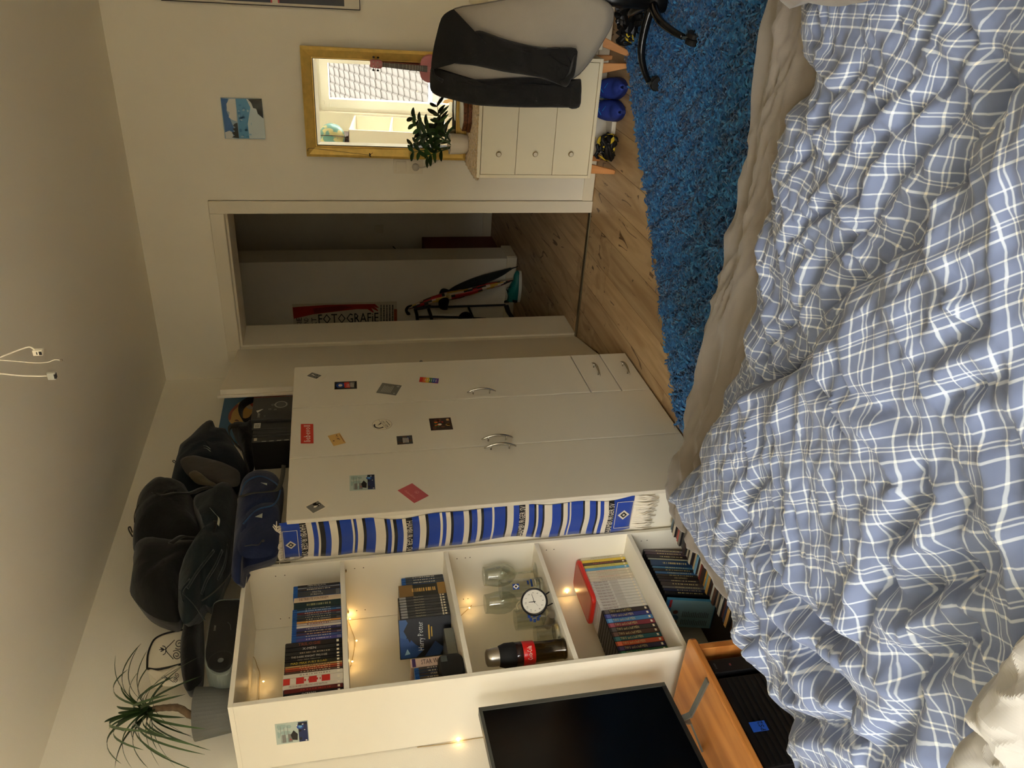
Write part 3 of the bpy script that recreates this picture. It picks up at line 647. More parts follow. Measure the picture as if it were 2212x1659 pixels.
# --- top compartment
items = [ # px boundaries (zoomed strip), kind, colour, words, title, title colour
 (52, 'blu', (52, 50, 50), 'dark grey', 'MEN IN BLACK', (200, 196, 186)), (90, 'blu', (150, 146, 136), 'pale banded', '', (40, 40, 40)), (108, 'blu', (58, 52, 50), 'charcoal', '', (206, 200, 186)),
 (148, 'blu', (66, 68, 72), 'wide slate grey', 'FAST&\nFURIOUS', (206, 204, 198)), (234, 'box', (214, 192, 164), 'cream boxed', 'DIE TRIBUTE VON PANEM', (110, 70, 56)), (306, 'box', (24, 48, 52), 'dark teal boxed', '', (150, 150, 110)),
 (402, 'blu', (44, 60, 72), 'blue grey', '', (180, 180, 180)), (430, 'blu', (60, 100, 150), 'mid blue', '', (190, 200, 210)), (460, 'blu', (110, 44, 40), 'dull red', '', (200, 190, 180)),
 (492, 'blu', (60, 60, 58), 'smoke grey', '', (170, 170, 160)), (520, 'blu', (62, 62, 52), 'olive grey', '', (170, 170, 150)), (552, 'blu', (54, 50, 44), 'brown black', '', (180, 176, 160)),
 (584, 'blu', (196, 140, 66), 'orange yellow', '', (240, 220, 150)), (616, 'blu', (190, 180, 170), 'white lettered', '', (120, 30, 30)), (648, 'blu', (206, 200, 192), 'white', 'DEADPOOL', (150, 30, 30)),
 (682, 'blu', (58, 52, 92), 'violet', '', (180, 176, 190)), (716, 'blu', (48, 34, 40), 'black plum', '', (200, 190, 170)), (750, 'blu', (70, 48, 72), 'plum', '', (190, 160, 120)), (784, 'blu', (56, 78, 130), 'denim blue', '', (190, 180, 170)),
 (816, 'blu', (70, 66, 130), 'indigo', '', (180, 176, 190)), (862, 'dvd', (34, 30, 30), 'black red-lettered', 'TRILOGIE', (150, 70, 50)), (930, 'dvd', (32, 32, 34), 'jet black', 'X-MEN', (200, 196, 186)), (985, 'dvd', (40, 38, 36), 'sooty black', '', (170, 150, 120)),
 (1035, 'dvd', (30, 30, 30), 'black', 'THE DARK KNIGHT TRILOGIE', (206, 200, 186)), (1080, 'dvd', (26, 26, 26), 'slim black', 'MAD MAX TRILOGY', (150, 146, 130)), (1112, 'dvd', (40, 38, 30), 'black yellow-lettered', 'MAD MAX FURY ROAD', (206, 180, 60)),
 (1160, 'dvd', (170, 140, 90), 'tan', '', (90, 60, 40)), (1184, 'dvd', (176, 84, 44), 'orange', '', (220, 190, 140)), (1208, 'dvd', (140, 52, 36), 'rust red', '', (220, 190, 140)), (1232, 'dvd', (80, 56, 44), 'brown', '', (200, 180, 150)),
 (1258, 'white', (206, 198, 180), 'thin white', '', (150, 140, 130)), (1308, 'white', (214, 206, 188), 'wide white red-logo', '', (190, 40, 34)), (1392, 'white', (204, 198, 182), 'grey white', 'MISSION IMPOSSIBLE ROGUE NATION', (110, 60, 56)),
 (1436, 'dvd', (88, 26, 22), 'dark red', '', (150, 40, 30)), (1488, 'dvd', (28, 28, 28), 'black white-lettered', "OCEAN'S", (226, 222, 210)), (1532, None)]
ya, yb = -2.052, -2.5185
def sh1(a): return ya+(yb-ya)*(a-52)/(1532-52)
for i in range(len(items)-1):
    a, k, c, w, ti, tc = items[i]; b = items[i+1][0]
    y1_, y0_ = sh1(a), sh1(b); hh = {'blu': .1605, 'box': .157, 'dvd': .179, 'white': .182}[k]
    film(label_for(w, i+1, 'in the top row of the bookcase'), y1_, y1_-y0_, 1.4725, hh, .300, .125, c, ti, tc, k, 'film cases on the top bookcase shelf', flip=(i in (1, 2, 3)) and False, tlen=.62, tpos=.50 if k == 'blu' else .42,
         patch=[(.02, .10, tuple(int(v*.6+70) for v in c))] if k == 'blu' and i % 2 else [(.22, .36, (186, 44, 38)), (.44, .57, (186, 44, 38)), (.65, .78, (186, 44, 38)), (.88, .99, (190, 50, 40))] if i == 31 else None)
# --- second compartment
zs = 1.0925
def row(seq, y_start, y_end, z, x1, depth, total, rowname, grp, **kw):
    y = y_start; S = sum(q[1] for q in seq)
    for i, q in enumerate(seq):
        th = (y_start-y_end)*q[1]/S; film(label_for(q[3], i+1, rowname), y, th, z, q[5], x1, depth, q[2], q[4], q[6] if len(q) > 6 else (200, 196, 186), q[0], grp, patch=q[7] if len(q) > 7 else None, **kw); y -= th
    return y
x2 = .196
g2 = (62, 64, 66)
seq = [('blu', 30, (58, 62, 66), 'slate grey blue-topped', '', .158), ('blu', 30, (52, 56, 60), 'dark slate blue-topped', '', .158), ('blu', 34, (58, 62, 66), 'grey slate blue-topped', '', .158),
       ('box', 148, (40, 40, 34), 'gold and black boxed', '', .172, (190, 150, 80), [(.0, .17, (150, 116, 58)), (.70, 1., (128, 98, 50))])]
ye = row(seq, -1.957, -2.058, zs, x2, .12, 0, 'on the second bookcase shelf', 'boxed films on the second bookcase shelf')
for i in range(8):
    th = .0132; film('thin steel grey film case of a uniform series, %s from the right' % ORD[i+1], ye-.002-i*th, th, zs, .180, x2+.004, .12, (74, 74, 72) if i % 2 else (60, 60, 60), 'Harry Potter', (190, 180, 150), 'dvd', 'uniform grey series on the second bookcase shelf', tpos=.42, tlen=.2, patch=[(.84, .97, (150, 150, 150)), (.12, .15, (200, 190, 170))])
yh = ye-.002-8*.0132
hb = thing('film_box_set', 'large dark blue box set lying open toward the left beside the grey series', 'box set', (x2-.06, yh-.04, zs))
# slip box with its wide printed side turned to the room: stands across, cover facing the camera side
cp = [(x2+.002, yh-.001), (x2-.115, yh-.075), (x2-.122, yh-.064), (x2-.012, yh+.0)]
g = G().prism([(x2+.004, yh-.0008, zs+.0005), (x2-.112, yh-.078, zs+.0005), (x2-.122, yh-.064, zs+.0005), (x2-.020, yh-.0008, zs+.0005)], (0, 0, .186)); g.build('slip_cover', cmat((22, 26, 34)), hb, bevel=.0008)
pa, pb = np.array([x2+.004, yh-.0008]), np.array([x2-.112, yh-.078]); dv = pb-pa; L_ = np.linalg.norm(dv); dv /= L_; nn = np.array([dv[1], -dv[0]]); nn = nn if nn[0] > 0 else -nn
def hp(s, z, k=1): q = pa+dv*s*L_+nn*.0004*k; return (q[0], q[1], zs+z)
def hpatch(pts, m_, k, nm='printed_patch'): G().add([hp(s, z, k) for s, z in pts], [tuple(range(len(pts)))]).build(nm, m_, hb)
hpatch([(.45, .184), (.98, .184), (.98, .13), (.8, .10), (.66, .13), (.5, .15)], cmat((36, 78, 140)), 1); hpatch([(.02, .184), (.45, .184), (.5, .165), (.3, .14), (.02, .16)], cmat((52, 92, 150)), 1.5)
hpatch([(.05, .15), (.3, .13), (.6, .15), (.3, .17)], cmat((18, 22, 30)), 2); hpatch([(.75, .16), (.88, .15), (.9, .17)], cmat((150, 190, 210)), 2.5)
hpatch([(.62, .06), (.98, .10), (.98, .045), (.8, .03)], cmat((40, 66, 110)), 2)
text('Harry Potter', cmat((210, 214, 214)), hb, hp(.46, .108, 3), (*(-dv if False else dv*-1), 0), (0, 0, 1), width=.10, height=.026)
hpatch([(.2, .078), (.56, .078), (.56, .083), (.2, .083)], cmat((200, 160, 60)), 3); hpatch([(.25, .069), (.5, .069), (.5, .073), (.25, .073)], cmat((200, 160, 60)), 3)
gb = thing('flat_glass_box', 'low grey transparent box lying behind the dark blue box set', 'box', (x2-.06, -2.27, zs))
G().box(x2-.14, -2.365, zs+.0005, x2+.012, -2.235, zs+.035).build('box_body', M('smoky_plastic', (110, 112, 104), rough=.2), gb, bevel=.002)
sw = film('wide pink and cream boxed film set left of the dark blue box set', -2.372, .036, zs, .165, .232, .12, (206, 178, 158), 'STAR WARS', (36, 26, 40), 'box', None, tpos=.46, tlen=.5, patch=[(.9, .97, (70, 50, 100)), (.03, .14, (184, 130, 104))])
seq = [('blu', 20, (70, 60, 56), 'brown blue-topped', '', .156), ('blu', 20, (60, 62, 66), 'grey blue-topped', '', .156), ('blu', 22, (44, 34, 34), 'black blue-topped', 'STAR WARS', .156), ('blu', 20, (92, 78, 56), 'khaki blue-topped', '', .156), ('blu', 22, (34, 44, 92), 'navy blue-topped', '', .156)]
row(seq, -2.409, -2.470, zs, .232, .12, 0, 'beside the pink boxed set', 'thin films left of the pink boxed set', tlen=.5)
film('small dark blue leaning case against the left bookcase side', -2.478, .014, zs, .158, .20, .11, (30, 40, 84), '', kind='dvd')
bx = thing('black_gadget', 'rounded black plastic gadget with grey display at front of second shelf', 'gadget', (.27, -2.452, zs))
g = G(); pr = rounded_rect(.092, .082, .024); g.prism([(.238, -2.460+a, zs+.0415+b) for a, b in pr], (.05, 0, 0)); g.build('gadget_body', M('gadget_black', (22, 22, 22), rough=.5), bx, bevel=.006)
G().box(.288, -2.446, zs+.052, .2895, -2.424, zs+.072).build('display', M('display_grey', (70, 76, 74), rough=.2), bx, bevel=.0008)
# --- third compartment: glasses
z3 = .7435
GLS = bpy.data.materials.new('clear_glass'); GLS.use_nodes = True
b_ = GLS.node_tree.nodes['Principled BSDF']; b_.inputs['Transmission Weight'].default_value = 1; b_.inputs['Roughness'].default_value = .01; b_.inputs['IOR'].default_value = 1.45; b_.inputs['Base Color'].default_value = (.97, .98, .96, 1)
TG = thin_glass('thin_walled_glass', (.92, .935, .91), .2)
def wine(x, y, label):
    t = thing('wine_glass', label, 'glass', (x, y, z3), 'wine glasses on the third shelf')
    G().lathe([(.034, .0), (.034, .0015), (.012, .004), (.0035, .010), (.003, .070), (.006, .078), (.024, .088), (.038, .108), (.043, .130), (.042, .155), (.036, .188), (.0345, .202)], (x, y, z3), 40, caps=False).build('bowl_and_stem', TG, t, smooth=True, solid=.0011)
    return t
wine(.215, -2.012, 'big clear wine glass against the right side of the third shelf')
wine(.125, -2.065, 'clear wine glass behind the straight beer glass on the third shelf')
def tumbler(x, y, r0_, r1_, h, label, wall=.002, base=.012, nm='beer_glass'):
    t = thing(nm, label, 'glass', (x, y, z3))
    G().lathe([(r0_, 0), (r1_, h), (r1_-wall, h), (r0_-wall, base), (.0, base)], (x, y, z3), 36, caps=False).build('glass_wall', TG, t, smooth=False)
    G().lathe([(0, .0005), (r0_-.001, .0005), (r0_-.0012, base-.001), (0, base-.001)], (x, y, z3), 32, caps=False).build('thick_base', GLS, t, smooth=False)
    return t
t = tumbler(.235, -2.108, .031, .036, .158, 'straight beer glass with small blue diamond emblem on the third shelf')
th_ = -.45
def on_glass(t, x, y, r, ang, z, w, h, mat, nm='printed_emblem', dr=.0006, diamond=False):
    g = G(); n = 6; P = []
    if diamond:
        c = (x+(r+dr)*math.cos(ang), y+(r+dr)*math.sin(ang), z3+z); ta = (-math.sin(ang), math.cos(ang))
        P = [(c[0]+ta[0]*a, c[1]+ta[1]*a, c[2]+b) for a, b in ((-w, 0), (0, -h), (w, 0), (0, h))]; g.add(P, [(0, 1, 2, 3)])
    else:
        for k in range(n+1):
            a = ang+w/r*(k/n-.5); P.append([(x+(r+dr)*math.cos(a), y+(r+dr)*math.sin(a), z3+z+s*h/2) for s in (-1, 1)])
        g.grid(P)
    return g.build(nm, mat, t)
on_glass(t, .235, -2.108, .0345, -.62, .105, .020, .024, BLU); on_glass(t, .235, -2.108, .0345, -.62, .105, .009, .011, WHT, dr=.0012, diamond=True); on_glass(t, .235, -2.108, .0345, -.62, .105, .0045, .0055, BLK, dr=.0018, diamond=True)
on_glass(t, .235, -2.108, .034, -.35, .045, .03, .007, BLU); on_glass(t, .235, -2.108, .034, -.35, .03, .025, .003, WHT); on_glass(t, .235, -2.108, .034, -.3, .058, .016, .006, BLU)
# dimpled mug with handle
mg = tumbler(.175, -2.205, .040, .037, .118, 'dimpled glass beer mug with round blue print in the middle of the third shelf', .004, .012, 'beer_mug')
for k in range(10):
    a = 6.283*k/10
    for zz in (.04,): G().lathe([(0, .0), (.009, .001), (.011, -.002)], (0, 0, 0), 12, caps=False)
G().tube(curve_pts([(.175, -2.166, z3+.098), (.19, -2.146, z3+.098), (.196, -2.134, z3+.07), (.19, -2.145, z3+.035), (.178, -2.165, z3+.028)], 6), .0055, 8).build('handle', GLS, mg, smooth=True)
for k in range(9):
    a, q = 6.283*k/8, R.uniform(.5, 1)
    on_glass(mg, .175, -2.205, .0398, -.55+(.42*math.cos(a) if k < 8 else 0), .055+(.019*math.sin(a) if k < 8 else 0), .012, .010, BLU, 'blue_print')
tj = tumbler(.245, -2.345, .031, .031, .083, 'plain thick glass tumbler in front of a striped cup', .0025, .016, 'tumbler')
cu = thing('striped_cup', 'cream ribbed plastic cup behind the plain tumbler on the third shelf', 'cup', (.13, -2.335, z3))
g = G(); n = 36; P = []
for zz, r in ((0, .027), (.13, .031)): P.append([(.13+(r+.001*(j % 2))*math.cos(6.283*j/n), -2.335+(r+.001*(j % 2))*math.sin(6.283*j/n), z3+zz) for j in range(n+1)])
g.grid(P).build('ribbed_wall', M('cup_cream', (206, 196, 176), rough=.5), cu, solid=.0012); G().lathe([(0, .0), (.027, .0), (.027, .002)], (.13, -2.335, z3), 24, caps=False).build('cup_base', M('cup_cream', (206, 196, 176)), cu)
G().lathe([(0, .128), (.031, .128), (.031, .138), (0, .139)], (.13, -2.335, z3), 24, caps=False).build('lid', M('cup_lid', (214, 204, 186)), cu)
sk = thing('drink_shaker', 'tall shaker with steel cap, black sleeve and red soft drink band', 'shaker', (.255, -2.425, z3)); sxx, syy = .255, -2.425
G().lathe([(0, .0), (.034, .0), (.034, .006), (.032, .01), (.0325, .09), (.036, .12), (.036, .172)], (sxx, syy, z3), 36, caps=False).build('glass_body', thin_glass('amber_glass', (.62, .55, .36)), sk, smooth=True, solid=.0015)
G().lathe([(.0385, .148), (.0395, .151), (.0395, .170), (.0375, .174)], (sxx, syy, z3), 36, caps=False).build('clear_window', M('cola_dark', (44, 26, 22), rough=.1), sk, smooth=True)
RB = M('soft_drink_red', (206, 28, 26), rough=.3)
G().lathe([(.0368, .108), (.0385, .110), (.0395, .148), (.0375, .151)], (sxx, syy, z3), 36, caps=False).build('red_band', RB, sk, smooth=True)
G().lathe([(.0375, .170), (.0405, .174), (.0405, .205), (.034, .225), (.030, .228)], (sxx, syy, z3), 36, caps=False).build('black_sleeve', M('rubber_black', (18, 18, 18), rough=.7), sk, smooth=True)
G().lathe([(.0305, .226), (.0305, .250), (.028, .266), (.020, .270), (0, .271)], (sxx, syy, z3), 36, caps=False).build('steel_cap', STEEL, sk, smooth=True)
a = -.72; text('Coca-Cola', WHT, sk, (sxx+.0402*math.cos(a), syy+.0402*math.sin(a), z3+.129), (-math.sin(a), math.cos(a), 0), (0, 0, 1), width=.044, height=.016)
# bedside clock
ck = thing('clock', 'black rimmed clock with white dial standing at front of the third shelf', 'clock', (.288, -2.236, z3))
cc = np.array([.290, -2.236, z3+.064]); cd = np.array([.88, -.47, .0]); cd = np.array([.80, -.52, .30]); cd /= np.linalg.norm(cd); cu_ = np.array([0, 0, 1.0]); cu_ -= cd*cd.dot(cu_); cu_ /= np.linalg.norm(cu_); cr = np.cross(cu_, cd)
def ckp(u, v, h): return cc+cr*u+cu_*v+cd*h
def disc(r0_, r1_, h, n=48):
    g = G(); g.grid([[ckp(r*math.cos(6.2832*j/n), r*math.sin(6.2832*j/n), hh) for j in range(n+1)] for r, hh in ((r0_, h[0]), (r1_, h[1]))]); return g
rr0 = .0475
g = G(); n = 48
g.grid([[ckp(r*math.cos(6.2832*j/n), r*math.sin(6.2832*j/n), h) for j in range(n+1)] for r, h in ((.001, -.022), (rr0*.8, -.022), (rr0, -.014), (rr0*1.02, 0), (rr0*.98, .006), (rr0*.90, .007), (rr0*.87, .001))]); g.build('rim', M('clock_black', (20, 20, 20), rough=.35), ck, smooth=True)
disc(.0005, rr0*.88, (.0005, .0005)).build('dial', M('dial_white', (214, 212, 202), rough=.5), ck)
for h_ in range(12):
    a = math.radians(90-30*(h_ if h_ else 12)); text(str(h_ if h_ else 12), BLK, ck, ckp(.031*math.cos(a), .031*math.sin(a), .0009), cr, cu_, height=.0062, name='numeral')
for k in range(60):
    pass
for ang, L_, w_ in ((88, .019, .0016), (10, .029, .0011), (215, .02, .0004)):
    a = math.radians(ang); d_ = cr*math.cos(a)+cu_*math.sin(a); s_ = cr*-math.sin(a)+cu_*math.cos(a); b0 = cc+cd*.0014
    G().add([b0-d_*.005-s_*w_, b0-d_*.005+s_*w_, b0+d_*L_+s_*w_*.6, b0+d_*L_-s_*w_*.6], [(0, 3, 2, 1)]).build('hand', BLK, ck)
G().tube([ckp(-.02, -.044, -.008), (.30, -2.262, z3+.0045)], .0025, 6).build('foot', M('clock_black', (20, 20, 20)), ck)
G().tube([ckp(.02, -.044, -.008), (.305, -2.212, z3+.0045)], .0025, 6).build('foot', M('clock_black', (20, 20, 20)), ck)
br = thing('key_bracket', 'small brushed steel cylinder lying behind the black clock', 'cylinder', (.22, -2.28, z3))
G().tube([(.20, -2.272, z3+.016), (.285, -2.30, z3+.016)], .013, 20).build('steel_tube', STEEL, br, smooth=False)
# --- fourth compartment
z4 = .3665; x4 = .205; DH = .181
cols = [((196, 190, 170), 'pale grey', (120, 114, 96)), ((218, 188, 62), 'bright yellow', (140, 112, 40)), ((78, 58, 46), 'dark brown', (206, 90, 60)), ((196, 184, 92), 'olive yellow', (120, 110, 50)), ((96, 158, 196), 'sky blue', (50, 96, 130)), ((204, 192, 168), 'cream', (180, 90, 80)), ((202, 194, 172), 'ivory', (150, 130, 120)), ((208, 198, 176), 'cream red-lettered', (170, 20, 24)), ((204, 194, 176), 'beige', (110, 100, 100))]
w_ = .0148; y = IY1-.001
def sh4(a): return 0
for i, (c, w, tc) in enumerate(cols): film(label_for(w, i+1, 'in the fourth compartment'), y, w_, z4, DH, x4, .128, c, 'how i met your mother', tc, 'white', 'sitcom cases in the fourth compartment', flip=True, tpos=.46, tlen=.5); y -= w_
for i in range(10):
    film('white film case with black and red title, %s from the left of its series' % ORD[10-i], y, .0146, z4, DH, x4+.001, .128, (206, 204, 196), 'THE BIG BANG THEORY', (96, 26, 26), 'white', 'white series in the fourth compartment', tpos=.22, tlen=.32, patch=[(.40, .58, (190, 186, 178))]); y -= .0146
two = [((50, 42, 42), 'grey brown'), ((44, 50, 118), 'royal blue'), ((62, 120, 170), 'azure'), ((124, 44, 56), 'raspberry'), ((50, 44, 40), 'charcoal brown'), ((70, 40, 30), 'chestnut'), ((22, 78, 84), 'petrol'), ((190, 80, 46), 'orange red'), ((44, 30, 70), 'purple'), ((20, 84, 46), 'forest green'), ((46, 96, 150), 'steel blue'), ((140, 34, 26), 'brick red')]
y2 = -2.5175; wt = (y-y2-.006)/13.0
for i, (c, w) in enumerate(two): film('%s film case of the colourful series in the fourth compartment' % w, y, wt, z4, DH, x4+.002, .128, c, 'TWO and a half MEN', (206, 192, 130), 'dvd', 'colourful series in the fourth compartment', tpos=.38, tlen=.46, patch=[(.86, .95, tuple(min(255, v+50) for v in c))]); y -= wt
film('white and red film case at the far left of the fourth compartment', y, wt, z4, DH, x4+.002, .128, (206, 200, 186), '', (190, 40, 40), 'white', None, tpos=.3)
ld = thing('plastic_tray', 'red rimmed plastic box lid lying on top of the film cases in fourth compartment', 'lid', (.145, -2.055, z4+DH))
pr = rounded_rect(.145, .225, .028, 6); RP = M('lid_red', (206, 44, 30), rough=.35); ct = (.142, -2.072, z4+DH+.0015)
g = G(); g.prism([(ct[0]+a, ct[1]+b, ct[2]) for a, b in pr], (0, 0, .016)); g.build('lid_rim', RP, ld, bevel=.005)
pr2 = rounded_rect(.118, .198, .02, 6); G().prism([(ct[0]+a, ct[1]+b, ct[2]+.0162) for a, b in pr2], (0, 0, .001)).build('lid_panel', M('lid_panel_rose', (190, 104, 84), rough=.3), ld)
# --- bottom compartment: leaning row on a lower layer, box of films in front
z5 = .0465; g5 = thing('film_crate', 'dark low storage box under the leaning films at the bookcase foot', 'box', (.14, -2.23, z5))
G().box(.02, -2.50, z5, .215, -1.965, z5+.062).build('box_body', M('crate_dark', (58, 48, 40), rough=.8), g5, bevel=.002)
z5b = z5+.0625; tl = -.215
lean = [(.014, (110, 100, 104), 'mauve grey', ''), (.016, (84, 66, 74), 'dull plum', ''), (.018, (40, 28, 32), 'black wine', ''), (.010, (150, 156, 146), 'light grey', ''), (.034, (28, 62, 104), 'broad blue box', ''), (.013, (62, 112, 150), 'blue topped', ''), (.015, (44, 40, 40), 'black pink-striped', ''), (.014, (60, 104, 150), 'bluish', ''), (.012, (64, 54, 46), 'brownish', ''), (.015, (50, 42, 40), 'black gold-lettered', 'SIEGFRIED'), (.014, (66, 60, 64), 'ash', ''), (.020, (84, 74, 70), 'taupe', ''), (.014, (120, 116, 110), 'silver', ''), (.014, (44, 50, 78), 'midnight blue', ''), (.014, (38, 36, 34), 'coal black', '')]
y = -1.995
for i, (w, c, wd_, ti) in enumerate(lean):
    film(label_for(wd_+' leaning', i+1, 'at the bookcase foot'), y, w, z5b, .184, .222, .128, c, ti, (196, 180, 130), 'dvd', 'leaning films at the bookcase foot', tilt=tl, patch=[(.05, .12, tuple(min(255, v+40) for v in c))]); y -= w/math.cos(tl)+.0003
# pale blue game box turned with its back to the room
gb = thing('game_box', 'pale blue game box turned with its printed back outward, left end of leaning films', 'game box', (.225, y-.02, z5b), rot=(tl, 0, 0))
G().box(0-.14, -.012, 0, .0, .0, .185).build('box_body', cmat((60, 130, 170)), gb, bevel=.001, local=True)
# its back leans out to the left
G().box(-.139, -.0125, .003, -.001, -.0121, .182).build('printed_back', cmat((120, 156, 168)), gb, local=True)
G().box(-.139, -.0128, .165, -.001, -.0124, .182).build('blue_band', cmat((50, 120, 180)), gb, local=True)
G().box(-.04, -.0131, .165, -.001, -.0127, .174).build('red_band', cmat((180, 50, 50)), gb, local=True)
for dx, r_, c in ((-.115, .014, (130, 90, 50)), (-.092, .016, (60, 110, 150)), (-.062, .01, (90, 60, 50))):
    g = G(); g.add([(dx+r_*math.cos(6.283*k/16), -.0133, .145+r_*math.sin(6.283*k/16)) for k in range(16)], [tuple(range(16))]); g.build('printed_picture', cmat(c), gb, local=True)
g = G(); rr = random.Random(3)
for col in (-.125, -.085): 
    for k in range(15): g.box(col, -.0135, .02+k*.0068, col+rr.uniform(.022, .030), -.0133, .0225+k*.0068)
g.build('printed_lines', cmat((70, 80, 84)), gb, local=True)
# card box of films on the floor in front
cx0, cx1, cy0, cy1, cz = .325, .475, -2.50, -1.97, .21
cb = thing('carton', 'brown patterned carton of film cases on the floor before the bookcase', 'carton', (.40, -2.235, 0))
CT = M('carton_brown', (92, 66, 48), rough=.85, var=.1, vscale=40)
for b_ in ((cx0, cy0, .003, cx1, cy1, .007), (cx0, cy0, .007, cx0+.003, cy1, cz-.05), (cx1-.003, cy0, .007, cx1, cy1, cz-.05), (cx0, cy0, .007, cx1, cy0+.003, cz-.02), (cx0, cy1-.003, .007, cx1, cy1, cz-.05)): G().box(*b_).build('carton_wall', CT, cb)
g = G()
for k in range(16): g.box(cx0+.01+(k % 4)*.034, cy0-.0006, .03+(k//4)*.04, cx0+.03+(k % 4)*.034, cy0-.0001, .034+(k//4)*.04)
g.build('printed_dashes', cmat((170, 150, 120)), cb)
mix = [(88, 120, 140), (50, 50, 48), (200, 190, 170), (120, 90, 80), (188, 70, 56), (120, 116, 104), (96, 96, 90), (70, 72, 78), (60, 44, 40), (190, 180, 160), (58, 50, 46), (190, 184, 168), (60, 40, 34), (200, 184, 140), (110, 160, 190), (206, 200, 180), (130, 50, 44), (60, 44, 34), (196, 150, 60), (110, 156, 170), (180, 140, 70), (70, 44, 34), (170, 180, 180), (90, 60, 44), (150, 130, 110), (60, 60, 60), (180, 180, 170), (100, 60, 50), (60, 80, 110), (190, 150, 90)]
wds = ['grey blue', 'black', 'chalk', 'dusky rose', 'vermilion', 'stone', 'pewter', 'lead grey', 'umber', 'oat', 'dark umber', 'bone', 'cocoa', 'straw', 'ice blue', 'eggshell', 'russet', 'walnut', 'amber', 'aqua', 'honey', 'mahogany', 'mist', 'cinnamon', 'sand', 'graphite', 'pearl', 'terracotta', 'denim', 'wheat']
y = cy1-.004
for i, c in enumerate(mix):
    th = .0168
    t = thing('film_case', '%s film case with its edge up in the brown carton' % wds[i], 'film case', (.331, y-th, .008), 'films packed in the brown carton')
    G().box(0, .0006, 0, .136, th-.0006, .186+.004*((i*7) % 3)).build('case', cmat((40, 38, 38)), t, bevel=.002, local=True)
    zt_ = .186+.004*((i*7) % 3); G().box(.002, .0012, zt_-.002, .134, th-.0012, zt_+.0005).build('edge_print', cmat(c), t, local=True)
    G().box(.08, .003, zt_, .12, th-.003, zt_+.0009).build('edge_patch', cmat(tuple(max(0, v-60) for v in c)), t, local=True)
    G().box(.1355, .0012, .003, .1366, th-.0012, zt_-.003).build('spine_print', cmat(c), t, local=True)
    y -= th+.0004

# ---------------------------------------------------------------- string of fairy lights
fl_ = thing('fairy_lights', 'string of warm fairy lights running down inside the bookcase', 'lights', (.02, -2.3, .4))
WIRE = M('wire_brass', (176, 150, 96), rough=.5); BULB = M('warm_bulb', (255, 196, 96), emit=14)
path = [(.012, -2.45, 1.79), (.02, -2.36, 1.74), (.015, -2.42, 1.70), (.02, -2.44, 1.60), (.012, -2.47, 1.50), (.012, -2.47, 1.455)]
p2 = [(.012, -2.05, 1.453), (.02, -2.10, 1.435), (.015, -2.2, 1.42), (.02, -2.3, 1.435), (.012, -2.42, 1.445), (.012, -2.47, 1.455)]
p3 = [(.012, -2.05, 1.453), (.008, -1.98, 1.25), (.008, -1.975, 1.02), (.01, -2.0, 1.0), (.008, -1.99, .7), (.01, -2.05, .66), (.008, -1.97, .5)]
path = [at(a, b, 0, .012) for a, b in ((520, 1400), (547, 1418), (556, 1440), (561, 1455), (560, 1485), (559, 1512))]; p2 = [at(a, b, 0, .012) for a, b in ((744, 1337), (752, 1342), (760, 1362), (767, 1384), (764, 1410), (757, 1440))]; p3 = [at(a, b, 0, .012) for a, b in ((980, 1345), (1004, 1322), (1014, 1313), (1020, 1306))]
for p_ in (path, p2, p3): G().tube(curve_pts(p_, 6), .0012, 5).build('wire', WIRE, fl_, smooth=True)
def bulb(px, py, pl, x=.03):
    q = at(px, py, 0, x); G().lathe([(0, -.004), (.0022, -.002), (.0028, 0), (.0022, .002), (0, .004)], q, 10).build('bulb', BULB, fl_, smooth=True)
    L = bpy.data.lights.new('bulb_glow', 'POINT'); L.energy = .035; L.color = (1, .62, .24); L.shadow_soft_size = .004
    o = bpy.data.objects.new('bulb_glow', L); COL.objects.link(o); o.location = q+np.array([.006, 0, 0]); o.parent = fl_; o.location = o.location-fl_.location
for a in ((569, 1472), (756, 1337), (770, 1384), (761, 1429), (1014, 1313), (1225, 1280)): bulb(*a, 0)
# ================================================================ bags and boxes on top of the wardrobe and bookcase
def pix(pts, ax, val): return [at(a, b, ax, val) for a, b in pts]
def z5_(pts): return [(200+a/3.318, 800+b/3.318) for a, b in pts]
def z6_(pts): return [(200+a/3.614, 1200+b/3.614) for a, b in pts]
def fab(n, c, **k): return M(n, c, rough=.85, bump=.9, bscale=26, sheen=.15, spec=.2, var=.12, vscale=14, **k)
NV, NB, DK, DG, MESH = fab('navy_nylon', (18, 27, 36)), fab('blue_nylon', (22, 33, 66)), fab('black_nylon', (15, 15, 14)), fab('green_grey_nylon', (24, 34, 37)), fab('mesh_grey', (62, 58, 54))
WB = M('strap_grey', (62, 60, 54), rough=.8); REFL = M('reflective_print', (170, 176, 164), rough=.4)
# wall canvas with a fruit picture behind the wardrobe
qy0, qy1, qz0, qz1 = -0.70, -0.20, 1.60, 2.062
cv = Card('wall_canvas', 'blue canvas with a yellow fruit picture hanging behind the open door', 'picture', [(qy0, qz1), (qy1, qz1), (qy1, qz0), (qy0, qz0)], 0, .002, cmat((58, 108, 146)), th=.022)
def cvp(pts, m_, nm='painted_shape'):
    cv.k += 1; P = [at(440+a/7.541, 840+b/7.541, 0, .0245) for a, b in pts]; P = smooth_loop(P, 3)
    return G().add([(p[0]+.0002*cv.k, p[1], p[2]) for p in P], [tuple(range(len(P)))]).build(nm, m_, cv.r)
cvp([(640, 190), (740, 150), (850, 150), (980, 240), (960, 330), (800, 420), (700, 560), (540, 600), (440, 560), (400, 480), (430, 380), (540, 250)], cmat((206, 160, 84)))
cvp([(400, 450), (430, 370), (540, 250), (560, 290), (470, 380), (440, 500), (410, 510)], cmat((160, 80, 50)))
